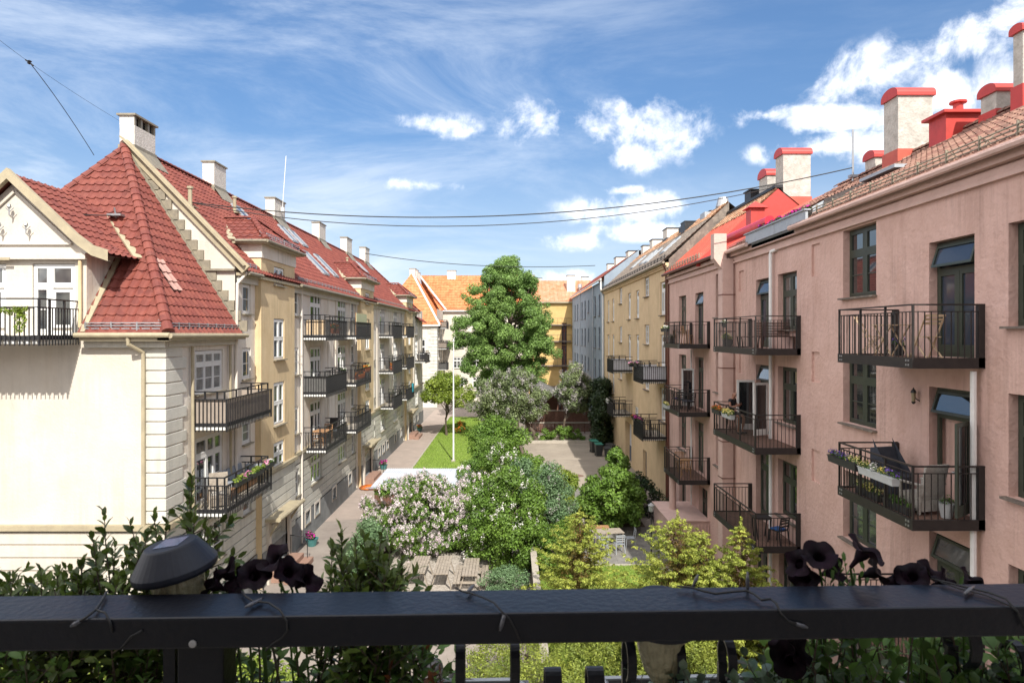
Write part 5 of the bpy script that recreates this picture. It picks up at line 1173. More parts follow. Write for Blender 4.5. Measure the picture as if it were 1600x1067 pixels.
def conifer(name, label, base, h, r, n, seed, lm=M['lf_gold'], tilt=0.):
    """golden cypress: drooping sprays in tiers round a leader"""
    t = thing(name, label, 'conifer', base); rs = random.Random(seed); outer, inn = [], []
    bx, by, bz = base
    part('trunk', MB().tube([(bx,by,0),(bx+.05,by,h*.6),(bx,by,h*.98)], [.09,.05,.012], 7), M['bark'], t)
    for i in range(n//2):
        f = (i+.5)/(n//2); z = h*(.05+.93*f**.9); rr = r*(1-f)**.62*(rs.choice([.6,.8,.95,1.1,1.25])*rs.uniform(.85,1.1)) + .05; a = i*2.39996+rs.uniform(-.5,.5)
        up_ = rs.uniform(.15,.5); m_ = max(2, int(rr/.16))
        for q in range(m_):
            t_ = (q+.6)/m_; dr_ = rr*t_; sz = (.2-.09*t_)*rs.uniform(.8,1.3)*(.6+.5*(1-f))
            aa = a+rs.uniform(-.13,.13)*(1-t_*.3)
            (outer if t_ > .45 else inn).append((bx+math.cos(aa)*dr_, by+math.sin(aa)*dr_, z+dr_*up_*t_-.05*(1-t_), sz*1.15, sz*1.15, sz*.45))
    for q in range(5): outer.append((bx+rs.uniform(-.03,.03), by, h*(.93+.025*q), .05, .05, .08))
    k = max(1, n//150)
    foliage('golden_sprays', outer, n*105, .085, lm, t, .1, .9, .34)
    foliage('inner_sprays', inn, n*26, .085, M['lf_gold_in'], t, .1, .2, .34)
    return t
conifer('golden_conifer', 'golden yellow conifer in front of the patio table, left of the two lawn conifers', (2.3,21.2,0), 4.55, 1.95, 460, 61)
conifer('golden_conifer', 'bushy golden yellow conifer below the pink balconies, beside the lamp post', (5.05,19.4,0), 4.9, 2.2, 520, 62)
conifer('golden_conifer', 'slim golden yellow conifer closest to the pink wall', (6.65,18.4,0), 4.95, 1.45, 380, 63)
conifer('golden_conifer', 'low golden conifer between the two taller ones by the pink wall', (5.85,19.4,0), 4.3, 1.6, 340, 64)
ph = thing('garden_hedge', 'loose light green hedge along the foot of the white end wall, seen under the rail', 'hedge', (-11,17.6,0)); hb = []
for i in range(330):
    x = R.uniform(-17, -6.3); y = R.uniform(15.6, 18.9); z = R.uniform(.4, 1.3)+.3*math.sin(x*1.3)+.2*math.sin(y*2+x); hb.append((x, y, z, .38, .38, .26))
foliage('leaves', hb, 38000, .12, M['lf_yellowgreen'], ph, .2, .8, .5); part('stem', MB().tube([(-11,17.6,0),(-11,17.6,1.)], .06, 6).tube([(-14,17.4,0),(-14.1,17.5,1.)], .06, 6), M['bark'], ph)
hd = thing('golden_hedge', 'yellow-green conifer hedge seen below the balcony rail', 'hedge', (3.4,18,0))
hb = []
for i in range(420):
    x = R.uniform(-1.2, 8.2); y = R.uniform(15.6, 19.4); z = R.uniform(.9, 1.7)+.35*math.sin(x*1.7)+.25*math.sin(y*2+x); hb.append((x, y, z, .3, .3, .2))
foliage('golden_sprays', hb, 52000, .08, mat('hedge_spray', (.27,.31,.05), .6, (.12,.17,.03), 1.2, 4, leaf=.3), hd, .2, .8, .4)
part('trunk', MB().tube([(3.4,18,0),(3.4,18,1.2)], .08, 6).tube([(.4,18.5,0),(.5,18.4,1.2)], .08, 6).tube([(6.4,18.2,0),(6.5,18,1.2)], .08, 6), M['bark'], hd)
# ------------------------------------------------------------------ garden furniture
def slat_table(name, label, cat, x0, x1, y0, y1, h, bench=None, group=None):
    t = thing(name, label, cat, ((x0+x1)/2, (y0+y1)/2, 0), 0, group)
    g = MB(); n = max(3, int((x1-x0)/.115))
    for i in range(n): a = x0+(x1-x0)*i/n; g.box(a+.008, a+(x1-x0)/n-.008, y0, y1, h-.035, h+R.uniform(-.004,.004))
    part('tabletop', g, M['wood_grey'], t)
    if bench:
        for s, (bx0, bx1) in enumerate(bench):
            g = MB()
            for i in range(2): a = bx0+(bx1-bx0)*i/2; g.box(a+.01, a+(bx1-bx0)/2-.01, y0, y1, .42, .455)
            part('bench_seat', g, M['wood_grey'], t)
    for y in (y0+.25, y1-.25):
        g = MB(); g.bar((x0+.1,y,h-.06),(x0-.12,y,0),.045,.09,(0,1,0)); g.bar((x1-.1,y,h-.06),(x1+.12,y,0),.045,.09,(0,1,0)); g.bar((x0+.05,y,h-.07),(x1-.05,y,h-.07),.05,.08)
        if bench: g.bar((bench[0][0],y,.38),(bench[-1][1],y,.38),.05,.09)
        part('trestle', g, M['wood_grey'], t)
    return t
slat_table('picnic_table', 'weathered slatted picnic table under the pink lilac, second from the left', 'table', -4.15, -3.45, 25.9, 27.9, .75, [(-4.55,-4.3),(-3.3,-3.05)][:1])
slat_table('picnic_table', 'weathered slatted picnic table left of the widest one, third from the left', 'table', -3.12, -2.5, 25.8, 27.9, .75)
slat_table('picnic_table', 'widest weathered picnic table with attached bench seats, beside the white lilac', 'table', -1.95, -1.3, 25.6, 27.6, .76, [(-2.3,-2.02),(-1.2,-.92)])
slat_table('picnic_table', 'weathered slatted picnic table farthest left, half hidden by the bush', 'table', -5.05, -4.45, 24.2, 26., .74)
slat_table('picnic_table', 'weathered slatted picnic table nearest to the balcony rail', 'table', -3.9, -3.2, 22.3, 24.2, .75, [(-3.0,-2.6)])
def kettle(x, y, label):
    t = thing('kettle_grill', label, 'barbecue', (x, y, 0))
    part('lid', MB().lathe([(.27,.78),(.26,.85),(.2,.96),(.1,1.02),(.02,1.035)], (x,y,0), 18), mat('black_enamel', (.02,.02,.022), .25), t, smooth=True)
    part('bowl', MB().lathe([(.08,.5),(.18,.56),(.25,.66),(.275,.77)], (x,y,0), 18), MATS['black_enamel'], t, smooth=True)
    part('handle', MB().tube([(x-.06,y,1.03),(x-.06,y,1.1),(x+.06,y,1.1),(x+.06,y,1.03)], .012, 6), M['steel'], t)
    for a in (.3, 2.4, 4.5): part('leg', MB().tube([(x+math.cos(a)*.15,y+math.sin(a)*.15,.58),(x+math.cos(a)*.28,y+math.sin(a)*.28,0)], .014, 6), M['steel'], t)
    return t
kettle(-2.2, 18.5, 'black kettle barbecue with round lid, the left one below the rail'); kettle(-1.78, 17.95, 'black kettle barbecue, the right and nearer one below the rail')
def pot(x, y, label, fm, z=0, r=.2, pm='pot_teal', h=.3, fn=260, lr=.05):
    t = thing('flower_pot', label, 'flower pot', (x, y, z))
    part('pot', MB().lathe([(r*.65,0),(r,h*.9),(r*1.08,h),(r*.9,h),(r*.85,h*.85)], (x,y,z), 14), M[pm], t)
    bl = [(x+R.uniform(-1,1)*r*.7, y+R.uniform(-1,1)*r*.7, z+h+r*R.uniform(.1,.8), r*.5, r*.5, r*.45) for _ in range(9)]
    foliage('leaves', bl, fn, lr, M['lf_balcony'], t, .2)
    if fm: foliage('flowers', [(a,b,c+r*.2,d,e,f_) for a,b,c,d,e,f_ in bl[:6]], int(fn*.6), lr*.9, M[fm], t, .6, .8, .9)
    return t
pot(-9.75, 31.5, 'teal glazed pot with magenta flowers beside the nearest entrance steps', 'fl_magenta', r=.3, h=.36, lr=.09)
pot(-9.75, 49.3, 'teal glazed pot with red flowers beside the second entrance', 'fl_magenta', r=.3, h=.36, lr=.1)
pot(-9.7, 68.6, 'teal glazed pot beside the farthest entrance', 'fl_orange', r=.3, h=.36, lr=.12)
cb = MB(); 
for k in range(4):
    a0 = R.uniform(0,6); cb.tube([(-9.55+math.cos(a0+i*.7)*(.3+.1*k), 43.2+math.sin(a0+i*.7)*(.4+.12*k), .03+.02*k) for i in range(10)], .03, 5)
tag(part('hose_coil', cb, M['fl_orange']), 'coil of orange hose on the walkway by the downpipe', 'hose')
def bin_(x, y, rz, label, lidm):
    t = thing('wheelie_bin', label, 'bin', (x,y,0), rz)
    part('bin_body', MB().add([(-.24,-.28,.08),(.24,-.28,.08),(.24,.28,.08),(-.24,.28,.08),(-.3,-.36,1.02),(.3,-.36,1.02),(.3,.36,1.02),(-.3,.36,1.02)], [(3,2,1,0),(4,5,6,7),(0,1,5,4),(1,2,6,5),(2,3,7,6),(3,0,4,7)]), M['pot_dark'], t, world=False)
    part('lid', MB().add([(-.32,-.4,1.03),(.32,-.4,1.03),(.32,.38,1.03),(-.32,.38,1.03),(-.3,-.34,1.09),(.3,-.34,1.09),(.3,.34,1.13),(-.3,.34,1.13)], [(3,2,1,0),(4,5,6,7),(0,1,5,4),(1,2,6,5),(2,3,7,6),(3,0,4,7)]), lidm, t, world=False)
    for s in (-1,1): part('wheel', MB().tube([(s*.2,.32,.1),(s*.26,.32,.1)], .1, 12), M['black'], t, world=False)
    return t
gl = mat('green_bin_lid', (.03,.16,.12), .5)
bin_(7.35, 56.2, .2, 'wheeled bin with green lid, farthest of the bins in the yard shade', gl); bin_(7.55, 54.6, .1, 'wheeled bin with green lid, middle of the bins in the yard shade', gl)
bin_(8.1, 52.9, -.2, 'dark wheeled bin nearest to the mustard house door', M['pot_dark']); bin_(8.5, 54.2, .3, 'dark wheeled bin against the mustard wall', M['pot_dark'])
# bicycles leaning in the shade
def bicycle(x, y, rz, label):
    t = thing('bicycle', label, 'bicycle', (x,y,0), rz)
    for cx in (-.5, .5): part('wheel', MB().tube([(cx+.33*math.cos(a), 0, .34+.33*math.sin(a)) for a in np.linspace(0, 2*PI, 22)], .018, 5, False), M['black'], t, world=False)
    g = MB()
    for a, b in (((-.5,0,.34),(-.12,0,.82)),((-.12,0,.82),(.3,0,.8)),((.3,0,.8),(-.05,0,.32)),((-.05,0,.32),(-.12,0,.82)),((-.5,0,.34),(-.05,0,.32)),((.5,0,.34),(.32,0,.95))): g.tube([a,b], .016, 6)
    part('frame', g, M['steel'], t, world=False); part('handlebar', MB().tube([(.26,-.25,1.),(.34,0,.98),(.26,.25,1.)], .014, 6), M['black'], t, world=False)
    part('saddle', MB().box(-.22,.02,-.06,.06,.9,.95).tube([(-.12,0,.8),(-.12,0,.9)], .014, 6), M['black'], t, world=False); return t
bicycle(8.3, 36.6, 1.4, 'bicycle standing in the shade by the drainpipe of the mustard house'); bicycle(7.9, 35.8, 1.75, 'bicycle nearer to the pink entrance bay')
# patio table with pale chairs
def chair(loc, rz, label, group, mm='white', h=.45, cat='chair', cush=None, name='chair', slats=True):
    t = thing(name, label, cat, loc, rz, group); w = .21
    g = MB()
    for i in range(5): g.box(-w+.085*i, -w+.085*i+.07, -.2, .2, h-.02, h)
    part('seat', g, M[mm], t, world=False)
    for sx in (-1,1):
        part('leg', MB().bar((sx*w,-.2,h),(sx*w*1.05,-.24,0),.03), M[mm], t, world=False)
        part('leg', MB().bar((sx*w,.2,h-.01),(sx*w*1.05,.26,0),.03), M[mm], t, world=False)
    g = MB()
    for sx in (-1,1): g.bar((sx*w,.19,h),(sx*w,.27,h+.43),.03)
    for z in (.16,.26,.36,.43): g.bar((-w,.215+.1*z,h+z),(w,.215+.1*z,h+z),.012,.045)
    part('backrest', g, M[mm], t, world=False)
    if cush: part('cushion', MB().box(-.19,.19,-.18,.18,h+.003,h+.06), M[cush], t, world=False, bevel=.02)
    return t
def table(loc, rz, label, w, d, h, mm, group=None, rnd=False, name='table', cat='table'):
    t = thing(name, label, cat, loc, rz, group)
    if rnd: part('tabletop', MB().lathe([(w/2,h-.025),(w/2,h)], n=20), M[mm], t, world=False)
    else:
        g = MB(); n = max(3, int(d/.1))
        for i in range(n): y = -d/2+d*i/n; g.box(-w/2,w/2,y+.004,y+d/n-.004,h-.025,h)
        part('tabletop', g, M[mm], t, world=False)
    for sx in (-1,1):
        for sy in (-1,1): part('leg', MB().bar((sx*(w/2-.06),sy*(d/2-.06) if not rnd else sy*w*.25,h-.03),(sx*(w/2-.1) if not rnd else sx*w*.3,sy*(d/2-.06) if not rnd else sy*w*.3,0),.035), M[mm], t, world=False)
    return t
table((4.75,31.3,.05), .15, 'grey garden table set out on the patio', 1.5, .8, .74, 'wood_grey')
for i, (x, y, rz, lb) in enumerate(((5.15,30.35,PI+.2,'pale garden chair at the near right corner of the patio table'),(5.85,31.2,PI/2*-1,'pale garden chair at the right end of the patio table'),(4.4,30.3,PI,'pale garden chair at the near left side of the patio table'))):
    if i == 0: pc0 = chair((x,y,.05), rz, lb, 'pale chairs round the patio table', 'steel_mat')
    else: dup(pc0, (x,y,.05), rz, lb)
t = thing('picnic_table', 'reddish garden bench set at the far side of the patio', 'bench', (4.2,33,.05)); part('seat', MB().box(3.5,5.1,32.9,33.3,.42,.48), M['wood'], t)
for x in (3.6,4.95): part('leg', MB().box(x,x+.06,32.95,33.25,.05,.42), M['wood'], t)

# ------------------------------------------------------------------ things on the balconies
RF3 = [E-.5, E-3.74, E-6.96]       # floor heights on the pink side
# top near balcony: folding set
def folding_chair(loc, rz, label, group):
    t = thing('folding_chair', label, 'chair', loc, rz, group); w = .2; mm = M['wood_light']
    g = MB()
    for i in range(6): g.box(-w, w, -.2+.065*i, -.2+.065*i+.05, .43, .45)
    part('seat', g, mm, t, world=False)
    g = MB()
    for s in (-1,1): g.bar((s*w,.28,.9),(s*w,-.22,0),.03,.02)
    for z, y in ((.88,.27),(.8,.22),(.72,.18)): g.bar((-w,y,z),(w,y,z),.012,.05)
    part('backrest', g, mm, t, world=False)
    for s in (-1,1): part('leg', MB().bar((s*w*.85,-.2,.43),(s*w*.85,.24,0),.03,.02), mm, t, world=False)
    return t
fc0 = folding_chair((8.45,15.05,RF3[0]), PI*.95, 'light wooden folding chair with upright back, left of the small folding table', 'folding chairs on the top pink balcony')
fc0.rotation_euler.z = -PI*.72+PI
dup(fc0, (8.75,13.45,RF3[0]), PI*1.2-.6, 'light wooden folding chair turned sideways, right of the small folding table')
t = thing('folding_table', 'small slatted folding table on the nearest top balcony', 'table', (8.55,14.35,RF3[0]), .2)
g = MB()
for i in range(6): g.box(-.3,.3,-.3+.1*i,-.3+.1*i+.085,.69,.71)
part('tabletop', g, M['wood_light'], t, world=False)
for s in (-1,1): part('leg', MB().bar((s*.24,-.25,.69),(s*.24,.25,0),.03,.02).bar((s*.21,.25,.69),(s*.21,-.25,0),.03,.02), M['wood_light'], t, world=False)
pot(9.05, 14.9, 'dark pot with purple plant below the folding table', 'fl_violet', RF3[0], .15, 'pot_dark', .24, 160, .05)
def flower_box(p, rz, Lb, label, fms, mm='pot_dark', group=None, w=.17, h=.16, n=500, ls=.05, dens=1.):
    """planter hanging on a railing; p = centre of its bottom"""
    t = thing('flower_box', label, 'flower box', p, rz, group); l = Lb/2
    part('planter', MB().add([(-l*.97,-w*.4,0),(l*.97,-w*.4,0),(l*.97,w*.4,0),(-l*.97,w*.4,0),(-l,-w/2,h),(l,-w/2,h),(l,w/2,h),(-l,w/2,h)], [(3,2,1,0),(4,5,6,7),(0,1,5,4),(1,2,6,5),(2,3,7,6),(3,0,4,7)]).box(-l-.01,l+.01,-w/2-.01,w/2+.01,h-.015,h+.005), M[mm], t, world=False)
    bl = [(R.uniform(-l,l), R.uniform(-.05,.05), h+R.uniform(.02,.1), .09, .09, .07) for _ in range(int(12*Lb)+3)]
    P, d = cloud_pts(bl, int(n*Lb), .2); V, F = leaf_arr(P, d+NR.randn(len(P),3)*.5+np.array([0,0,.6]), ls*(.6+.8*NR.rand(len(P)))); npmesh('leaves', V, F, M['lf_balcony'], t)
    for i, fm in enumerate(fms):
        sub = [b for b in bl if -l+2*l*i/len(fms)-.05 <= b[0] <= -l+2*l*(i+1)/len(fms)+.05] or bl
        P, d = cloud_pts([(a,b,c+.03,e,e,e*.8) for a,b,c,e,_,_ in sub], int(n*.55*Lb/len(fms)), .6); V, F = leaf_arr(P, d+np.array([0,0,.8]), ls*.8*(.7+.6*NR.rand(len(P))), .95); npmesh('flowers', V, F, M[fm], t)
    return t
fb = RF3[1]+.62
flower_box((7.9,15.15,fb), PI/2, 1.25, 'dark grey flower box with violet and yellow pansies on the middle pink balcony rail', ['fl_yellow','fl_violet','fl_violet'], 'pot_dark', ls=.045)
flower_box((7.9,13.75,fb), PI/2, 1.3, 'pale grey flower box with white and lilac pansies on the middle pink balcony rail', ['fl_violet','fl_yellow','fl_white','fl_yellow'], 'pot_white', ls=.045)
flower_box((8.25,13.6,RF3[1]), PI/2, .9, 'long planter with green herbs on the floor under the pansy boxes', [], 'pot_dark'); flower_box((8.25,14.7,RF3[1]), PI/2, .9, 'second long planter with herbs on the balcony floor, farther end', ['fl_yellow'], 'pot_dark')
# wicker chairs
def armchair(loc, rz, label, mm, cush=None):
    t = thing('garden_armchair', label, 'armchair', loc, rz)
    part('seat', MB().box(-.27,.27,-.27,.25,.3,.4), M[mm], t, world=False, bevel=.02)
    part('backrest', MB().add([(-.27,.2,.38),(.27,.2,.38),(.27,.27,.38),(-.27,.27,.38),(-.3,.36,1.05),(.3,.36,1.05),(.3,.41,1.05),(-.3,.41,1.05)], [(3,2,1,0),(4,5,6,7),(0,1,5,4),(1,2,6,5),(2,3,7,6),(3,0,4,7)]), M[mm], t, world=False, bevel=.015)
    for s in (-1,1): part('armrest', MB().box(s*.3-.04,s*.3+.04,-.27,.3,.6,.64).box(s*.3-.03,s*.3+.03,-.26,-.2,0,.6).box(s*.3-.03,s*.3+.03,.2,.26,0,.6), M[mm], t, world=False, bevel=.01)
    part('skirt', MB().box(-.25,.25,-.25,.25,.06,.3), M[mm], t, world=False)
    if cush: part('cushion', MB().box(-.25,.25,-.24,.18,.4,.47), M[cush], t, world=False, bevel=.02)
    return t
armchair((8.7,13.55,RF3[1]), PI+.25, 'pale wicker armchair seen from behind on the middle pink balcony', 'white_wicker')
t = thing('covered_chair', 'high-backed chair under a dark blue cover on the middle pink balcony', 'chair', (8.85,14.8,RF3[1]), .25)
part('cover', MB().add([(-.3,-.3,.1),(.3,-.3,.1),(.34,.32,.1),(-.34,.32,.1),(-.3,-.3,.5),(.3,-.3,.5),(.3,.05,.55),(-.3,.05,.55),(-.28,.22,1.1),(.28,.22,1.1),(.3,.36,1.08),(-.3,.36,1.08)], [(3,2,1,0),(0,1,5,4),(4,5,6,7),(7,6,9,8),(8,9,10,11),(1,2,10,9),(1,9,6,5),(2,3,11,10),(3,0,8,11),(0,4,7,8)]), M['linen_dark'], t, world=False, bevel=.02)
for s in (-1,1): part('leg', MB().bar((s*.26,-.25,.12),(s*.26,-.27,0),.03), M['steel'], t, world=False)
pot(8.9, 13.05, 'off-white bucket planter by the open door on the middle pink balcony', None, RF3[1], .15, 'pot_white', .3, 80, .05)
# second column
t = thing('garden_bench', 'dark slatted bench with curved back on the top middle balcony', 'bench', (8.95,21.55,RF3[0]), -.1-PI/2*0)
g = MB()
for i in range(9): z = .45+.055*i; y = .26+.05*math.sin(i*.5)+.01*i; g.bar((-.55,y,z),(.55,y,z),.02,.035)
g.bar((-.55,.25,0),(-.55,.42,1.),.04); g.bar((.55,.25,0),(.55,.42,1.),.04); part('backrest', g, M['wood_dark'], t, world=False)
g = MB()
for i in range(5): g.box(-.55,.55,-.2+.09*i,-.2+.09*i+.07,.4,.43)
part('seat', g, M['wood_dark'], t, world=False)
for s in (-1,1): part('leg', MB().bar((s*.52,-.2,.43),(s*.52,-.2,0),.045), M['wood_dark'], t, world=False)
table((8.6,22.9,RF3[0]), 0, 'low dark wooden table on the top middle balcony', .9, .55, .42, 'wood_dark')
pot(8.35, 24.55, 'dark pot with pale yellow flowers at the far end of the top middle balcony', 'fl_yellow', RF3[0], .2, 'pot_dark', .28, 420, .07)
pot(8.1, 24.2, 'small pot with pink-white flowers standing by the rail of the top middle balcony', 'fl_white', RF3[0]+.75, .11, 'pot_dark', .16, 200, .05)
flower_box((7.95,24.55,RF3[1]+.68), PI/2, .95, 'dark planter with trailing greenery on the rail beside the standing man', ['fl_orange'], 'pot_dark', ls=.06)
flower_box((7.95,23.35,RF3[1]+.68), PI/2, 1.0, 'white-ended planter with tall yellow-green grass near the man on the pink balcony', ['fl_yellow','fl_yellow'], 'pot_white', n=800, ls=.09)
t = table((8.6,21.9,RF3[2]), 0, 'round dark metal table on the lowest middle balcony', .65, .65, .72, 'black', rnd=True)
chair((8.95,21.35,RF3[2]), PI+.5, 'dark metal chair with round blue cushion on the lowest middle balcony', 'chairs on the lowest middle balcony', 'black', cush='blue_cushion')
# third column
flower_box((7.95,32.9,RF3[0]+.62), PI/2, 1.1, 'dark flower box with pale flowers on the top far pink balcony', ['fl_white','fl_yellow'], 'pot_dark', ls=.07)
chair((8.7,31.4,RF3[0]), PI*.5, 'wooden chair on the top far pink balcony', 'wooden chairs on the far pink balconies', 'wood')
table((8.6,32.2,RF3[0]), 0, 'small wooden table on the top far pink balcony', .8, .5, .7, 'wood'); pot(8.3, 32.9, 'dark pot with green plant on the top far pink balcony', 'fl_white', RF3[0], .18, 'pot_dark', .3, 200, .07)
for i, (y, lb) in enumerate(((32.6,'chair with violet seat at the far side of the middle far balcony'),(31.9,'chair with dark blue seat in the centre of the middle far balcony'),(31.2,'chair with dark seat at the near side of the middle far balcony'))):
    chair((8.5+.1*i,y,RF3[1]), 1.5+i, lb, None, 'steel_dark', cush='linen_dark' if i else 'fl_violet')
table((8.8,32.2,RF3[1]), 0, 'dark table among the chairs on the middle far balcony', .7, .5, .7, 'steel_dark')
flower_box((7.95,32.6,RF3[1]-.02), PI/2, .9, 'box of yellow flowers at the floor edge of the middle far balcony', ['fl_yellow'], 'pot_white', ls=.07)
table((8.7,31.9,RF3[2]), .1, 'round wooden table on the lowest far pink balcony', .7, .7, .72, 'wood', rnd=True)
chair((8.7,32.7,RF3[2]), 0, 'slatted wooden chair beyond the round table, lowest far balcony', 'slatted wooden chairs on the lowest far balcony', 'wood'); chair((8.55,31.15,RF3[2]), PI-.3, 'slatted wooden chair on the near side of the round table, lowest far balcony', 'slatted wooden chairs on the lowest far balcony', 'wood')
# petunias behind the metal parapet
for y, lb in ((21.2,'magenta petunias behind the near half of the silver parapet'),(23.4,'magenta petunias behind the far half of the silver parapet')):
    flower_box((9.5,y,E+3.8), PI/2, 1.9, lb, ['fl_magenta','fl_magenta'], 'pot_dark', ls=.1, n=420)
# mustard house flowers
flower_box((7.9,41.2,E-2.1), 0, .5, 'pink flowers hanging at the corner of the white-screened balcony', ['fl_rose'], 'pot_dark', ls=.12, n=500); flower_box((7.95,40.3,E-2.05), PI/2, .9, 'lilac flowers on the rail of the nearer white-screened balcony', ['fl_rose','fl_lilac'], 'pot_dark', ls=.12, n=400)
flower_box((7.95,40.9,E-5.5), PI/2, 1.1, 'red and yellow flowers at the far end of the dark-screened balcony', ['fl_magenta','fl_orange'], 'pot_dark', ls=.13, n=420); flower_box((8.1,39.6,E-5.5), PI/2, 1., 'magenta flowers along the dark-screened balcony of the mustard house', ['fl_magenta'], 'pot_dark', ls=.13, n=420)
flower_box((7.95,52.2,E-5.6), PI/2, .8, 'pale flowers at the end of the far lower mustard balcony', ['fl_white'], 'pot_white', ls=.15, n=300)
table((8.7,51,E-6.2), 0, 'dark table on the far lower mustard balcony', .9, .6, .74, 'steel_dark'); table((8.8,39.8,E-2.75), 0, 'dark table behind the nearer white screen', .8, .6, .74, 'steel_dark'); chair((8.7,39.2,E-6.2), 2., 'dark chair on the dark-screened balcony', None, 'steel_dark')
# left building balconies
L2 = LZ[2]
t = thing('garden_sofa', 'grey cushioned corner sofa on the nearest low balcony of the cream building', 'sofa', (-10.05,23.4,L2))
part('sofa_base', MB().box(-10.35,-9.75,21.9,24.7,L2+.05,L2+.3), M['wood'], t); part('seat_cushion', MB().box(-10.33,-9.72,21.9,23.2,L2+.3,L2+.44), M['linen_grey'], t, bevel=.03); part('seat_cushion', MB().box(-10.33,-9.72,23.25,24.65,L2+.3,L2+.44), M['linen_grey'], t, bevel=.03)
for y in (22.0,22.65,23.3,23.95): part('back_cushion', MB().add([(-10.36,y,L2+.44),(-10.2,y,L2+.44),(-10.2,y+.58,L2+.44),(-10.36,y+.58,L2+.44),(-10.36,y,L2+.85),(-10.3,y,L2+.85),(-10.3,y+.58,L2+.85),(-10.36,y+.58,L2+.85)], [(3,2,1,0),(4,5,6,7),(0,1,5,4),(1,2,6,5),(2,3,7,6),(3,0,4,7)]), M['linen_grey'], t, bevel=.03)
part('end_cushion', MB().box(-10.1,-9.5,24.35,24.6,L2+.4,L2+.8), M['linen_grey'], t, bevel=.03)
armchair((-9.75,21.45,L2), .5, 'wooden armchair with pale throw at the near end of the low balcony', 'wood_grey', 'white_wicker')
table((-9.75,22.3,L2), 0, 'small orange-brown wooden stool table by the sofa', .45, .45, .4, 'wood')
flower_box((-9.2,22.0,L2+.62), PI/2, 1.2, 'flower box with green and pink flowers, near end of the low balcony rail', ['lf_yellowgreen','fl_rose'], 'pot_dark', ls=.08); flower_box((-9.2,23.25,L2+.62), PI/2, 1.1, 'flower box with bright green plants in the middle of the low balcony rail', ['lf_yellowgreen'], 'pot_dark', ls=.08); flower_box((-9.2,24.4,L2+.66), PI/2, .9, 'flower box full of pink flowers at the far end of the low balcony rail', ['fl_rose','fl_white'], 'pot_dark', ls=.08)
table((-9.8,33.4,L2), 0, 'reddish wooden table on the second low balcony', .8, 1.2, .72, 'wood')
chair((-9.8,32.6,L2), PI, 'wooden chair at the near end of the reddish table', 'wooden chairs on the second low balcony', 'wood'); chair((-9.85,34.5,L2), 0, 'wooden chair at the far end of the reddish table', 'wooden chairs on the second low balcony', 'wood')
armchair((-9.8,35.5,L2), 0, 'armchair with pale cushion at the far end of the second low balcony', 'steel_dark', 'linen_grey')
L1 = LZ[1]; L0 = LZ[0]
flower_box((-9.35,39.8,L1+.15), PI/2, 1.6, 'terracotta planter with orange flowers behind the railing, middle balcony', ['fl_orange'], 'terracotta', ls=.13, n=420, h=.3, w=.3); flower_box((-9.35,41.5,L1+.45), PI/2, 1.4, 'raised planter with climbing orange and green plants, middle balcony', ['fl_orange','fl_yellow'], 'terracotta', ls=.14, n=600, h=.3, w=.3)
flower_box((-9.4,36.0,L1+.75), PI/2, .8, 'box of pale flowers at the far end of the grey-screened balcony', ['fl_white'], 'pot_dark', ls=.1)
t = thing('bamboo_screen', 'light wooden privacy mat tied inside the top left balcony', 'screen', (-9.4,33,L0)); part('mat', MB().box(-10.3,-9.32,32.3,32.33,L0+.05,L0+.78), M['wood_light'], t)
t = thing('green_windbreak', 'pale green striped windbreak cloth standing above the second top balcony', 'screen', (-9.3,39.9,L0)); part('cloth', MB().box(-9.28,-9.25,38.6,41.3,L0+.55,L0+1.35), M['screen_green'], t)
for y in (38.6,39.95,41.3): part('post', MB().box(-9.32,-9.28,y-.02,y+.02,L0,L0+1.38), M['wood'], t)
pot(-9.6, 34.8, 'potted plant with red flowers on the first top balcony', 'fl_orange', L0+.1, .2, 'terracotta', .3, 260, .1); pot(-9.6, 35.6, 'potted green plant on the first top balcony', None, L0+.1, .2, 'terracotta', .3, 260, .12)
pot(-9.6, 52., 'orange pot on the middle balcony of the second section', 'fl_orange', L1, .22, 'terracotta', .35, 200, .12); table((-9.8,53.3,L1), 0, 'wooden table on the middle balcony of the second section', .6, .6, .7, 'wood')
t = thing('bath_towel', 'turquoise towel hanging over a far balcony rail', 'towel', (-9.2,60.6,LZ[2]+.5)); part('cloth', MB().box(-9.26,-9.16,60.3,61,LZ[2]+.3,LZ[2]+1.08), mat('turquoise_cloth', (.02,.25,.33), .8), t)
chair((-9.8,53.,L2), PI, 'dark chair on the low balcony of the second section', None, 'steel_dark'); table((-9.8,59,L2), 0, 'dark table on the farthest low balcony', .8, .8, .7, 'steel_dark')
table((-9.7,71.8,L1), 0, 'white table on the lone balcony past the last stair tower', 1.6, .7, .72, 'white')
# ivy on the near left balcony
t = thing('climbing_ivy', 'ivy trailing along the rail of the gable balcony', 'plant', (-14,17.65,E+.7))
bl = []
for i in range(50):
    x = -17.5+4.3*i/50; dz = R.choice([0,0,0,-.1,-.25,-.45,-.6]); bl.append((x, 17.57, E+.68+dz*R.random(), .1, .06, .09))
for x in (-14.95,-14.9,-13.5,-13.35): bl += [(x+R.uniform(-.05,.05), 17.55, E+.7-.1*k, .08, .05, .08) for k in range(7)]
foliage('leaves', bl, 2600, .07, M['lf_yellowgreen'], t, .2, .3)
t2 = part('stem', MB().tube([(-17.4,17.6,E+.75),(-15.5,17.6,E+.7),(-13.1,17.6,E+.72)], .012, 5), M['bark'], t)
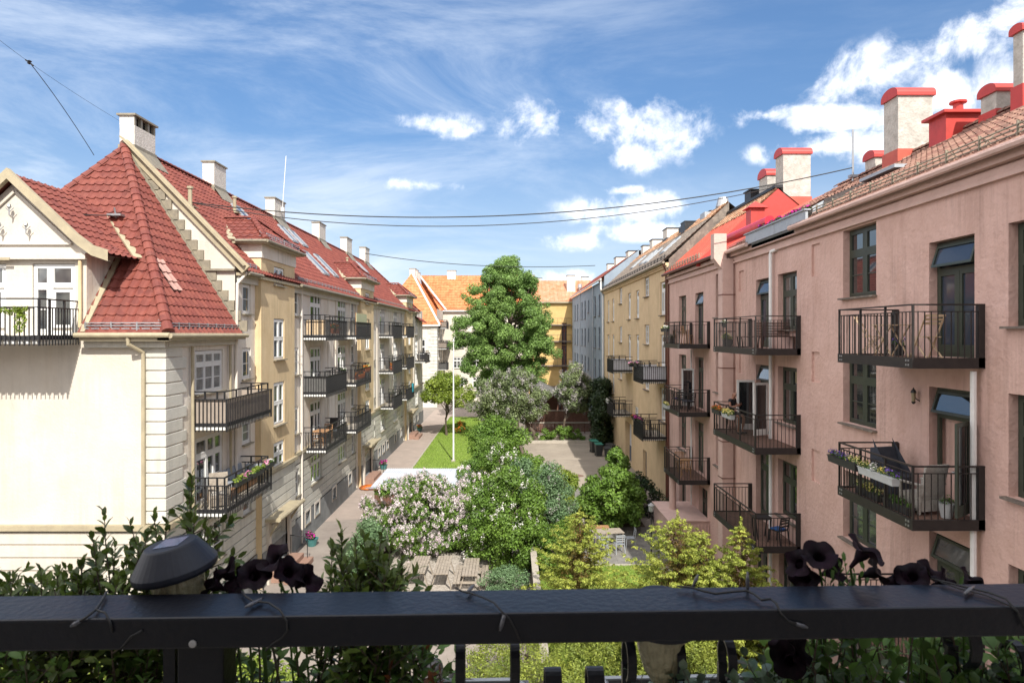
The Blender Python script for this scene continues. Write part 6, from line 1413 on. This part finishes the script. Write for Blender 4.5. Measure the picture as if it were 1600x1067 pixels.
# ------------------------------------------------------------------ cables
def cable(a, mids, b, r, label, n=26):
    pts = [Vector(a)] + [Vector(m_) for m_ in mids] + [Vector(b)]; out = []
    if len(pts) == 3:
        for i in range(n+1):
            t = i/n; out.append(pts[0]*(1-t)*(1-2*t)+pts[1]*4*t*(1-t)+pts[2]*t*(2*t-1))
    else: out = pts
    return tag(part('overhead_cable', MB().tube(out, r, 5), M['cable']), label, 'cable')
def ray(x, y, Y): return ((x-797)*Y/1000, Y, E+(522-y)*Y/1000)
cable(ray(288,315,25), [ray(810,336,25)], ray(1333,262,25.2), .022, 'thicker overhead cable sagging across the courtyard from the red roof to the mast')
cable(ray(300,317,25.3), [ray(770,352,27)], ray(1213,292,31.6), .018, 'lower overhead cable sagging across the courtyard to the nearer grey chimney')
cable(ray(570,396,63), [ray(750,415,68)], ray(930,415,73), .035, 'thin distant overhead cable passing behind the tall tree top')
cable(ray(-90,312,18.5), [ray(60,331,20)], ray(184,337,21.8), .02, 'overhead cable crossing in front of the white gable')
cable(ray(-60,10,18), [(ray(46,98,20))], ray(188,190,24.4), .005, 'fine wire running down to the large near chimney'); cable(ray(46,98,20), [ray(98,168,22)], ray(147,243,23.6), .012, 'fine stay wire from the knot to the tiled hip')
t = tag(part('wire_insulator', MB().lathe([(.02,-.06),(.07,-.03),(.03,0),(.07,.04),(.02,.07)], ray(46,98,20), 8).bar(ray(40,94,20), ray(52,103,20), .04), M['black']), 'small dark insulator knot on the wires in the upper left sky', 'insulator')
t = tag(part('roof_aerial', MB().tube([ray(441,330,40), ray(447,244,40)], .02, 5).box(*[v for p in ((-14.3,-14.1),(39.9,40.1),(E+7.6,E+7.9)) for v in p]), M['white']), 'thin white aerial rising from the third chimney of the red roof', 'aerial')
# ================================================================== foreground railing of the viewer's balcony
yaw = math.atan(.0315); YN = lambda x: 1.0252+.0315*x          # near edge of the rail at x
MR = Matrix.Translation((0, 1.0252, 0)) @ Matrix.Rotation(yaw, 4, 'Z')
M['rail'] = mat('black_painted_steel_rail', (.003,.004,.008), .36, (.006,.007,.012), 5, 6, .1, 90, spec=.4, stain=.12, stainc=(.05,.055,.065))
rt = thing('balcony_railing', 'thick black painted steel railing crossing the foreground from edge to edge', 'railing', (0, 1.03, E-1.6))
part('top_rail', MB().box(-2.4, 2.4, 0, .098, E-.497, E-.447).xf(MR), M['rail'], rt, bevel=.004)
part('post', MB().box(-.535, -.462, .02, .075, E-1.6, E-.4975).xf(MR), M['rail'], rt, bevel=.003)
part('post', MB().box(.99, 1.06, .02, .075, E-1.6, E-.4975).xf(MR), M['rail'], rt, bevel=.003)
part('strap', MB().box(-.562, -.543, .03, .07, E-1.6, E-.4975).xf(MR), M['rail'], rt)
part('lower_rail', MB().box(-2.4, 2.4, .03, .07, E-1.5, E-1.46).xf(MR), M['rail'], rt)
part('screw', MB().lathe([(.006,0),(.006,.002),(.004,.003)], (0,0,0), 12).xf(MR @ Matrix.Translation((-.5, -.001, E-.487)) @ Matrix.Rotation(PI/2, 4, 'X')), M['steel'], rt)
def scroll(x, zc, r=.03, w=.016, y=.12):
    g = MB(); n = 16; pts = [(y+math.cos(a)*r, zc+math.sin(a)*r*1.25) for a in np.linspace(-.2*PI, 1.35*PI, n)]
    for (ya, za), (yb, zb) in zip(pts, pts[1:]):
        g.add([(x-w/2,ya,za),(x+w/2,ya,za),(x+w/2,yb,zb),(x-w/2,yb,zb)], [(0,1,2,3)]).add([(x-w/2,y+(ya-y)*.86,zc+(za-zc)*.86),(x+w/2,y+(ya-y)*.86,zc+(za-zc)*.86),(x+w/2,y+(yb-y)*.86,zc+(zb-zc)*.86),(x-w/2,y+(yb-y)*.86,zc+(zb-zc)*.86)], [(3,2,1,0)])
        for s in (-1, 1): g.add([(x+s*w/2,ya,za),(x+s*w/2,yb,zb),(x+s*w/2,y+(yb-y)*.86,zc+(zb-zc)*.86),(x+s*w/2,y+(ya-y)*.86,zc+(za-zc)*.86)], [(0,1,2,3)])
    g.box(x-w/2, x+w/2, y+.02, y+.03, E-1.5, zc-.02)
    part('scroll', g.xf(MR), M['rail'], rt)
for px in (722, 808, 990, 1068, 1148): scroll((px-797)/1000*1.13, E-.585)
for px in (868, 935): scroll((px-797)/1000*1.13, E-.625, .022, .03)
scroll(.83, E-.56, .04, .02); scroll(.93, E-.6, .03)
# planter boxes hung outside
M['soil_dark'] = mat('potting_soil', (.03,.022,.016), .95, (.05,.038,.028), 60, 4, 1., 120)
M['planter'] = mat('weathered_grey_planter', (.13,.13,.135), .6, (.2,.2,.2), 18, 5, .3, 60)
def trough(x0, x1, label):
    t = thing('planter_box', label, 'planter', ((x0+x1)/2, 1.24, E-.9))
    g = MB(); y0, y1, zt = .115, .27, E-.70
    g.box(x0, x1, y0, y0+.006, zt-.17, zt).box(x0, x1, y1-.006, y1, zt-.17, zt).box(x0, x0+.006, y0+.006, y1-.006, zt-.17, zt).box(x1-.006, x1, y0+.006, y1-.006, zt-.17, zt).box(x0+.006, x1-.006, y0+.006, y1-.006, zt-.17, zt-.164)
    part('trough', g.xf(MR), M['planter'], t)
    part('rim', MB().tube([(x0,y0,zt),(x1-.03,y0,zt),(x1,y0+.03,zt),(x1,y1-.03,zt),(x1-.03,y1,zt),(x0,y1,zt),(x0,y0,zt)], .006, 6).xf(MR), M['steel_mat'], t)
    part('soil', MB().box(x0+.007, x1-.007, y0+.007, y1-.007, zt-.06, zt-.03).xf(MR), M['soil_dark'], t); return t
trough(-1.35, -.64, 'grey planter box hanging outside the rail under the left shrub'); trough(-.55, .046, 'grey planter box hanging outside the rail left of centre'); trough(.2, .75, 'grey planter box hanging outside the rail right of centre'); trough(.8, 1.5, 'grey planter box hanging outside the rail at the far right')
# leaf templates and growing stems
TL = np.array([(0,0,0),(.33,0,.03),(.68,0,.02),(1,0,-.07),(.3,.2,.07),(.68,.2,.06),(.3,-.2,.07),(.68,-.2,.06),(.1,.07,.02),(.1,-.07,.02)], float)
TF = np.array([(0,1,8),(8,1,4),(1,5,4),(1,2,5),(2,3,5),(0,9,1),(9,6,1),(1,6,7),(1,7,2),(2,7,3)])
def leaf_set(name, P, D, N, S, m, parent, wid=1., tmpl=TL, tf=TF):
    D = D/np.linalg.norm(D, axis=1, keepdims=True); N = N-D*np.sum(N*D,1,keepdims=True); N /= np.linalg.norm(N,axis=1,keepdims=True)+1e-9; B = np.cross(N, D)
    V = P[:,None]+S[:,None,None]*(tmpl[None,:,0:1]*D[:,None]+tmpl[None,:,1:2]*wid*B[:,None]+tmpl[None,:,2:3]*N[:,None])
    n, k = len(P), len(tmpl); F = (np.arange(n)[:,None,None]*k+tf[None]).reshape(-1,3)
    V = V.reshape(-1,3)-np.array(wloc(parent)); o = npmesh(name, V, F, m, parent); o.data.polygons.foreach_set('use_smooth', [True]*len(o.data.polygons)); return o
def stems(tips, ls, m, parent, lstart=.25, sp=.011, base_z=E-.735, wid=1., upd=.55, side=3):
    g = MB(); P, D, N, S = [], [], [], []; rs = random.Random(len(tips)*7+int(ls*1000))
    def grow(a, b, r, l0, k):
        a, b = Vector(a), Vector(b); mid = a.lerp(b,.5)+Vector((rs.uniform(-1,1),rs.uniform(-.6,.6),rs.uniform(-.2,.5)))*(b-a).length*.13
        pts = [a*(1-t)**2+mid*2*t*(1-t)+b*t*t for t in np.linspace(0,1,9)]; g.tube(pts, [r*(1-.7*i/8) for i in range(9)], 5)
        L_ = (b-a).length; n = int(L_*(1-l0)/sp); ph = rs.uniform(0,6)
        for i in range(n):
            t = l0+(1-l0)*(i+1)/n; p = a*(1-t)**2+mid*2*t*(1-t)+b*t*t; d = (b-a).normalized(); ph += 2.4
            x = d.orthogonal().normalized(); y = d.cross(x); o = x*math.cos(ph)+y*math.sin(ph)
            q = rs.uniform(.65,1.15)*(1 if t < .93 else .75)
            dd = o*(1-.45*max(0,(t-.85)/.15))+d*(upd+(t**4)*.7)+Vector((0,0,rs.uniform(-.35,.15))); P.append(p); D.append(dd); N.append(d*1.+Vector((rs.uniform(-.4,.4),rs.uniform(-.4,.4),.5))); S.append(ls*q)
        return pts
    for tip in tips:
        tip = Vector(tip); b = Vector((tip.x+rs.uniform(-.07,.07), tip.y+rs.uniform(-.03,.03), min(base_z, tip.z-.12)))
        pts = grow(b, tip, .0028, lstart, 0)
        for k in range(side):
            s = pts[rs.randint(2,6)]; e = s+Vector((rs.uniform(-.07,.07), rs.uniform(-.05,.05), rs.uniform(.02,.07))); grow(s, e, .0016, .25, 1)
    part('stems', g, M['bark'], parent)
    A = lambda q: np.array([tuple(v) for v in q]); return leaf_set('leaves', A(P), A(D), A(N), np.array(S), m, parent, wid)
def rp(x, y, Y): return Vector(ray(x, y, Y))
az = thing('potted_shrub', 'leafy green shrub with reddish young stems rising behind the left end of the rail', 'shrub', (-.75,1.24,E-.7))
tp = [rp(163,801,1.27),rp(202,815,1.3),rp(240,803,1.26),rp(262,812,1.3),rp(300,742,1.27),rp(304,800,1.25),rp(145,842,1.24),rp(180,850,1.3),rp(64,893,1.22),rp(22,898,1.24),rp(100,905,1.26),rp(128,884,1.22),rp(150,880,1.3),rp(215,860,1.26),rp(325,835,1.26),rp(-10,905,1.24),rp(45,915,1.26),rp(185,900,1.2),rp(230,905,1.24),rp(290,880,1.26),rp(84,918,1.2),rp(118,915,1.25)]
tp += [p+Vector((R.uniform(-.03,.03), R.uniform(-.03,.06), R.uniform(-.09,-.015))) for p in tp for _ in (0,1)]
tp += [rp(R.uniform(-20,330), R.uniform(890,935), R.uniform(1.22,1.4)) for _ in range(24)]
stems(tp, .031, M['lf_shrub'], az, .22, .0085, side=3)
a2 = thing('potted_shrub', 'dense dark green shrub rising behind the rail left of centre', 'shrub', (-.3,1.24,E-.7))
tp = [rp(533,829,1.24),rp(555,842,1.22),rp(567,835,1.26),rp(598,826,1.24),rp(612,845,1.22),rp(585,850,1.28),rp(520,856,1.24),rp(628,893,1.24),rp(540,880,1.2),rp(570,880,1.24),rp(600,878,1.2),rp(618,905,1.2),rp(515,900,1.24),rp(556,905,1.2)]
tp += [p+Vector((R.uniform(-.025,.025), R.uniform(-.02,.05), R.uniform(-.08,-.01))) for p in tp]
stems(tp, .031, M['lf_shrub'], a2, .25, .008, side=4)
# undergrowth seen under the rail
u = thing('trailing_plant', 'tangle of green and bronze leaves under the rail at the left', 'plant', (-.85,1.2,E-.75)); stems([Vector((R.uniform(-1.25,-.56), R.uniform(1.1,1.32), E-R.uniform(.55,.68))) for _ in range(60)], .032, M['lf_balcony'], u, .1, .012, E-.8, side=2)
u = thing('trailing_plant', 'tangle of green and orange leaves under the rail left of centre', 'plant', (-.3,1.2,E-.75)); stems([Vector((R.uniform(-.5,-.14), R.uniform(1.1,1.32), E-R.uniform(.56,.67))) for _ in range(42)], .034, M['lf_balcony'], u, .1, .012, E-.8, side=2)
stl = [Vector((R.uniform(-.3,-.12), R.uniform(1.12,1.3), E-R.uniform(.6,.68))) for _ in range(8)]
u = thing('bronze_plant', 'orange-brown leaved plant in the planter left of centre', 'plant', (-.2,1.2,E-.75)); stems(stl, .03, mat('bronze_leaf', (.2,.06,.02), .5, (.1,.05,.02), 9, 3, leaf=.3), u, .1, .016, E-.8, side=1)
u = thing('petunia_plant', 'large-leaved petunia filling the planter under the rail at the right', 'plant', (.8,1.2,E-.75)); stems([Vector((R.uniform(.5,1.15), R.uniform(1.1,1.34), E-R.uniform(.53,.67))) for _ in range(64)], .042, M['lf_balcony'], u, .1, .013, E-.82, wid=1.35, side=2)
iv = thing('variegated_ivy', 'grey-green variegated ivy creeping over the planter at the right', 'plant', (.35,1.17,E-.66)); stems([Vector((x, R.uniform(1.1,1.2), E-R.uniform(.6,.66))) for x in [R.uniform(.28,.62) for _ in range(26)]+[R.uniform(.86,1.2) for _ in range(22)]], .026, M['lf_ivy'], iv, .1, .012, E-.72, wid=1.7, side=2)
# dark petunias
def trumpet(r=.04, L_=.055, seed=0):
    g = MB(); rs = random.Random(seed); n = 40; rings = [(0,.003),(.35,.005),(.62,.011),(.8,.4*r),(.91,.8*r),(.95,1.15*r)]; ph = rs.uniform(0,6); b0 = 0
    for k, (t, rr) in enumerate(rings):
        f = max(0,(k-2)/3)
        for i in range(n):
            a = 2*PI*i/n; lob = 1-f*.09*(abs(math.cos(2.5*a+ph))**8)+f*.012*math.sin(11*a+ph)
            z = L_*t - (f**2)*.0045*math.sin(5*a+ph) - (.0045 if k == 5 else 0)*math.sin(3*a+ph); g.v.append((rr*lob*math.cos(a), rr*lob*math.sin(a), z))
    for k in range(len(rings)-1):
        for i in range(n): g.f.append((k*n+i, k*n+(i+1)%n, (k+1)*n+(i+1)%n, (k+1)*n+i))
    g.f.append(tuple(range(n))); return g
def petunia(label, x, flowers, leaves):
    t = thing('dark_petunia', label, 'petunia', (x,1.2,E-.7), 0, 'black-purple petunias along the rail'); st = MB()
    for i, (px, py, Y, d, r) in enumerate(flowers):
        d = (d[0]*1.2, d[1]*.5-.1, d[2]+.3)
        r *= .7
        p = rp(px, py, Y); d = Vector(d).normalized(); g = trumpet(r, r*1.5, i+int(px)); q = d.to_track_quat('Z','Y'); base = p-d*r*1.3
        part('flower', g.xf(Matrix.Translation(base) @ q.to_matrix().to_4x4()), M['fl_dark'], t, smooth=True)
        st.tube([(base.x+.02, base.y+.02, E-.68), tuple(base+Vector((.01,.01,-.04))), tuple(base)], .0022, 5)
    part('stems', st, M['lf_balcony'], t)
    stems([rp(a, b, c) for a, b, c in leaves], .024, M['lf_balcony'], t, .45, .009, wid=.9, side=1)
petunia('black-purple petunias with upturned trumpets beside the solar lantern at the left', -.4, [(352,893,1.17,(-.6,-.5,.5),.036),(428,872,1.17,(-.4,-.7,.6),.04),(398,898,1.15,(.2,-.8,.3),.038),(452,893,1.17,(.5,-.6,.3),.038),(482,905,1.18,(.7,-.3,.3),.036),(375,908,1.16,(-.3,-.9,.2),.034),(330,912,1.15,(-.7,-.4,.2),.034)], [(375,888,1.2),(390,892,1.2),(410,905,1.2),(440,912,1.2),(360,905,1.2)])
petunia('black-purple petunias with the largest upright trumpet, right of the golden conifers', .53, [(1280,868,1.17,(-.2,-.7,.5),.04),(1352,860,1.17,(.6,-.4,.8),.046),(1247,880,1.18,(-.7,-.4,.2),.034),(1258,903,1.18,(-.5,-.6,-.3),.036),(1370,893,1.2,(.8,-.3,.1),.036),(1302,888,1.2,(.3,-.8,.2),.034)], [(1290,885,1.2),(1305,890,1.2),(1320,878,1.22),(1335,895,1.2),(1345,902,1.2),(1300,905,1.18),(1325,905,1.2),(1275,905,1.2),(1350,890,1.22),(1312,880,1.2)])
petunia('black-purple petunias lying low on the rail at the far right', .72, [(1425,900,1.17,(-.5,-.6,.5),.036),(1452,892,1.18,(.3,-.6,.7),.032),(1480,908,1.17,(.5,-.6,.1),.03),(1520,905,1.18,(.5,-.4,.6),.032),(1405,910,1.18,(-.7,-.5,.1),.028)], [(1445,912,1.2),(1500,914,1.2),(1470,912,1.2)])
petunia('black-purple petunia drooping below the rail at the right', .5, [(1232,1030,1.13,(-.3,-.8,-.2),.04),(1248,1015,1.13,(.4,-.8,.2),.035),(1222,1012,1.15,(-.7,-.5,.2),.03),(450,1040,1.16,(.3,-.8,.2),.034)][:3], [(1262,1010,1.18),(1240,1008,1.18)])
# solar lanterns
M['lantern_plastic'] = mat('dark_blue_grey_plastic', (.01,.013,.022), .5, (.014,.018,.03), 30, 4, 0, 300)
M['frost'] = mat('ribbed_frosted_glass', (.42,.39,.25), .25, (.3,.28,.17), 40, 3, .4, 90, spec=.6)
def lantern(label, X, Y, zr, tilt):
    t = thing('solar_lantern', label, 'solar lamp', (X, Y, zr), 0); t.rotation_euler = (.06, tilt, 0); t.scale = (.93, .93, .93)
    part('cap', MB().lathe([(.03,-.012),(.074,-.012),(.077,-.006),(.077,.002),(.049,.043),(.046,.046)], n=40), M['lantern_plastic'], t, world=False, bevel=.001)
    part('solar_panel', MB().box(-.024,.024,-.022,.026,.0462,.0472), mat('solar_panel_cell', (.17,.21,.3), .25, (.14,.17,.25), 40, 2), t, world=False)
    g = MB(); n = 48
    for k, (r, z) in enumerate([(.044,-.012),(.046,-.03),(.043,-.06),(.032,-.1),(.014,-.13)]):
        for i in range(n): a = 2*PI*i/n; rr = r*(1+.05*abs(math.sin(8*a))); g.v.append((rr*math.cos(a), rr*math.sin(a), z))
    for k in range(4):
        for i in range(n): g.f.append((k*n+i, k*n+(i+1)%n, (k+1)*n+(i+1)%n, (k+1)*n+i))
    part('ribbed_glass', g, M['frost'], t, world=False, smooth=False); part('stake', MB().lathe([(.016,-.3),(.016,-.13),(.018,-.128)], n=12), M['black'], t, world=False); return t
lantern('solar lantern with dark cap and square solar panel tilted above the rail at the left', -.607, 1.16, E-.42, -.16)
lantern('solar lantern mostly hidden behind the rail with its ribbed glass showing below', .275, 1.165, E-.517, .0)
# string lights wound round the rail
sl = thing('string_light', 'black string of unlit fairy lights wound round the railing', 'string lights', (0, 1.05, E-.44))
def onrail(x, y, off=.003):
    X = (x-797)/1000; Yt = .4435/((y-522)/1000); yn = YN(X*Yt)
    if Yt >= yn: return (X*Yt, Yt, E-.4435+off)
    Y = yn-off-.0005; return (X*Y, Y, E-(y-522)/1000*Y)
def wire(pts, r=.0016): part('wire', MB().tube([onrail(*p) for p in pts], r, 6), M['cable'], sl, smooth=True)
def bulb(a, b, Y=None):
    A = Vector(onrail(*a)) if Y is None else rp(a[0],a[1],Y); B = Vector(onrail(*b)) if Y is None else rp(b[0],b[1],Y); part('bulb', MB().tube([A, A.lerp(B,.6), B], [.0028,.0034,.0016], 8), M['bulb'], sl, smooth=True)
M['bulb'] = mat('dark_bulb_socket', (.07,.075,.09), .4, (.15,.15,.16), 200, 2)
wire([(166,928),(160,940),(150,955),(132,966),(113,976)], .0022); wire([(150,955),(165,960),(172,972),(176,988)]); bulb((125,970),(110,978))
wire([(378,926),(384,934),(396,942),(420,944),(438,956),(448,970),(449,985),(440,996),(425,1006),(415,1016)], .0017); wire([(396,942),(405,938),(412,936)]); bulb((408,939),(383,951))
wire([(712,921),(722,926),(735,929),(755,936),(772,944),(785,956),(796,966),(806,985),(814,1004)], .0016); bulb((730,928),(741,916)); bulb((788,960),(781,985))
wire([(1058,918),(1080,920),(1100,926),(1118,930),(1142,927),(1166,925),(1178,930),(1190,940),(1204,938),(1213,945),(1220,958),(1232,970),(1250,976)], .002); bulb((1083,916),(1091,897),1.12); bulb((1168,925),(1168,893),1.12); bulb((1244,974),(1262,980))
wire([(1452,906),(1480,912),(1510,920),(1545,928),(1572,938),(1590,955),(1600,980)], .0019); wire([(1470,912),(1500,922),(1540,932),(1578,946),(1596,962)], .0015); bulb((1508,930),(1522,918))
wire([(222,985),(205,994),(196,1005),(190,1012)], .0022)

# ================================================================== the man on the pink balcony
def skin_body(name, J, Ed, m, parent, sub=2):
    me = bpy.data.meshes.new(name); me.from_pydata([p for p, r in J], Ed, []); me.update(); o = link(name, me, m, parent)
    md = o.modifiers.new('skin', 'SKIN'); md.use_smooth_shade = True
    for i, (p, r) in enumerate(J):
        v = me.skin_vertices[0].data[i]; v.radius = (r, r) if not isinstance(r, tuple) else r; v.use_root = (i == 0)
    s = o.modifiers.new('sub', 'SUBSURF'); s.levels = sub; s.render_levels = sub; return o
fl_ = RF3[1]; man = thing('person', 'bald man in black T-shirt looking down at a phone on a pink house balcony', 'person', (8.42,24.35,fl_), math.atan2(-.72,.6)-PI/2)
J = [((0,0,.74),(.13,.1)), ((0,.01,.92),(.12,.09)), ((0,.03,1.1),(.14,.095)), ((0,.05,1.24),(.1,.07)), ((0,.075,1.32),.05), ((0,.1,1.39),.075), ((0,.125,1.47),(.085,.1)), ((0,.12,1.53),(.06,.075)), ((0,.225,1.435),.016)]
Ed = [(0,1),(1,2),(2,3),(3,4),(4,5),(5,6),(6,7),(6,8)]
def chain(par, pts):
    for p in pts: J.append(p); Ed.append((par, len(J)-1)); par = len(J)-1
    return par
for s in (-1, 1):
    e = chain(3, [((s*.15,.04,1.235),.062), ((s*.2,.05,1.14),.05), ((s*.235,.11,.99),.042), ((s*.17,.24,1.02),.036), ((s*.075,.33,1.09),.026), ((s*.06,.36,1.11),(.032,.018))])
    for k in range(4): chain(e, [((s*(.075-.0*k)-s*.0,.385-.004*k,1.135-.018*k),.009), ((s*.045,.405-.004*k,1.135-.018*k),.008), ((s*.028,.395,1.133-.018*k),.007)])
    chain(e, [((s*.045,.355,1.135),.009), ((s*.03,.37,1.15),.008)])
    a = chain(0, [((s*.1,.02,.7),.09), ((s*.14,.22,.68),.078), ((s*.16,.42,.66),.058), ((s*.16,.42,.45),.052), ((s*.15,.38,.2),.036), ((s*.15,.36,.1),.036)])
    chain(a, [((s*.155,.46,.06),.034), ((s*.16,.54,.045),.026)])
skin_body('body', J, Ed, M['skin'], man)
skin_body('t_shirt', [((0,.0,.76),(.15,.115)), ((0,.01,.93),(.14,.11)), ((0,.03,1.1),(.16,.115)), ((0,.05,1.235),(.11,.08)), ((-.15,.04,1.24),.075), ((-.205,.055,1.12),.066), ((.15,.04,1.24),.075), ((.205,.055,1.12),.066), ((0,.06,1.29),.062)], [(0,1),(1,2),(2,3),(3,4),(4,5),(3,6),(6,7),(3,8)], mat('black_cotton', (.015,.016,.02), .9, (.025,.026,.03), 20, 3), man)
skin_body('shorts', [((0,.0,.73),(.15,.12)), ((-.1,.04,.7),.105), ((-.145,.24,.68),.093), ((-.155,.34,.67),.085), ((.1,.04,.7),.105), ((.145,.24,.68),.093), ((.155,.34,.67),.085)], [(0,1),(1,2),(2,3),(0,4),(4,5),(5,6)], mat('dark_shorts_cloth', (.02,.022,.03), .9), man)
for s in (-1, 1):
    part('eye', MB().lathe([(.001,-.008),(.008,-.004),(.01,0),(.008,.004),(.001,.008)], (s*.03,.212,1.468), 8), M['white'], man, world=False)
    part('ear', MB().lathe([(.004,-.03),(.014,-.015),(.016,.01),(.005,.028)], (s*.083,.11,1.455), 8), M['skin'], man, world=False, smooth=True)
    part('shoe', MB().lathe([(.03,-.04),(.05,-.035),(.05,.01),(.035,.04)], (s*.155,.44,.045), 12, 1., 2.3), M['black'], man, world=False, smooth=True)
part('mouth', MB().box(-.022,.022,.203,.209,1.405,1.411), mat('lips', (.3,.1,.08), .6), man, world=False)
ph = thing('mobile_phone', 'small black phone held in both hands by the man on the balcony', 'phone', (8.42,24.35,fl_), man.rotation_euler.z)
part('phone_body', MB().bar((0,.375,1.08),(0,.4,1.19),.07,.009,(0,1,.2)), M['black'], ph, world=False)
st = thing('bar_stool', 'dark wooden bar stool under the man on the balcony', 'stool', (8.42,24.35,fl_), man.rotation_euler.z)
part('seat', MB().lathe([(.17,.56),(.18,.575),(.18,.6),(.16,.61)], n=18), M['wood_dark'], st, world=False)
for a in (.8, 2.36, 3.93, 5.5): part('leg', MB().bar((math.cos(a)*.12,math.sin(a)*.12,.56),(math.cos(a)*.2,math.sin(a)*.2,0),.03), M['wood_dark'], st, world=False)
part('foot_ring', MB().tube([(math.cos(a)*.17,math.sin(a)*.17,.2) for a in np.linspace(0,2*PI,18)], .01, 5, False), M['wood_dark'], st, world=False)
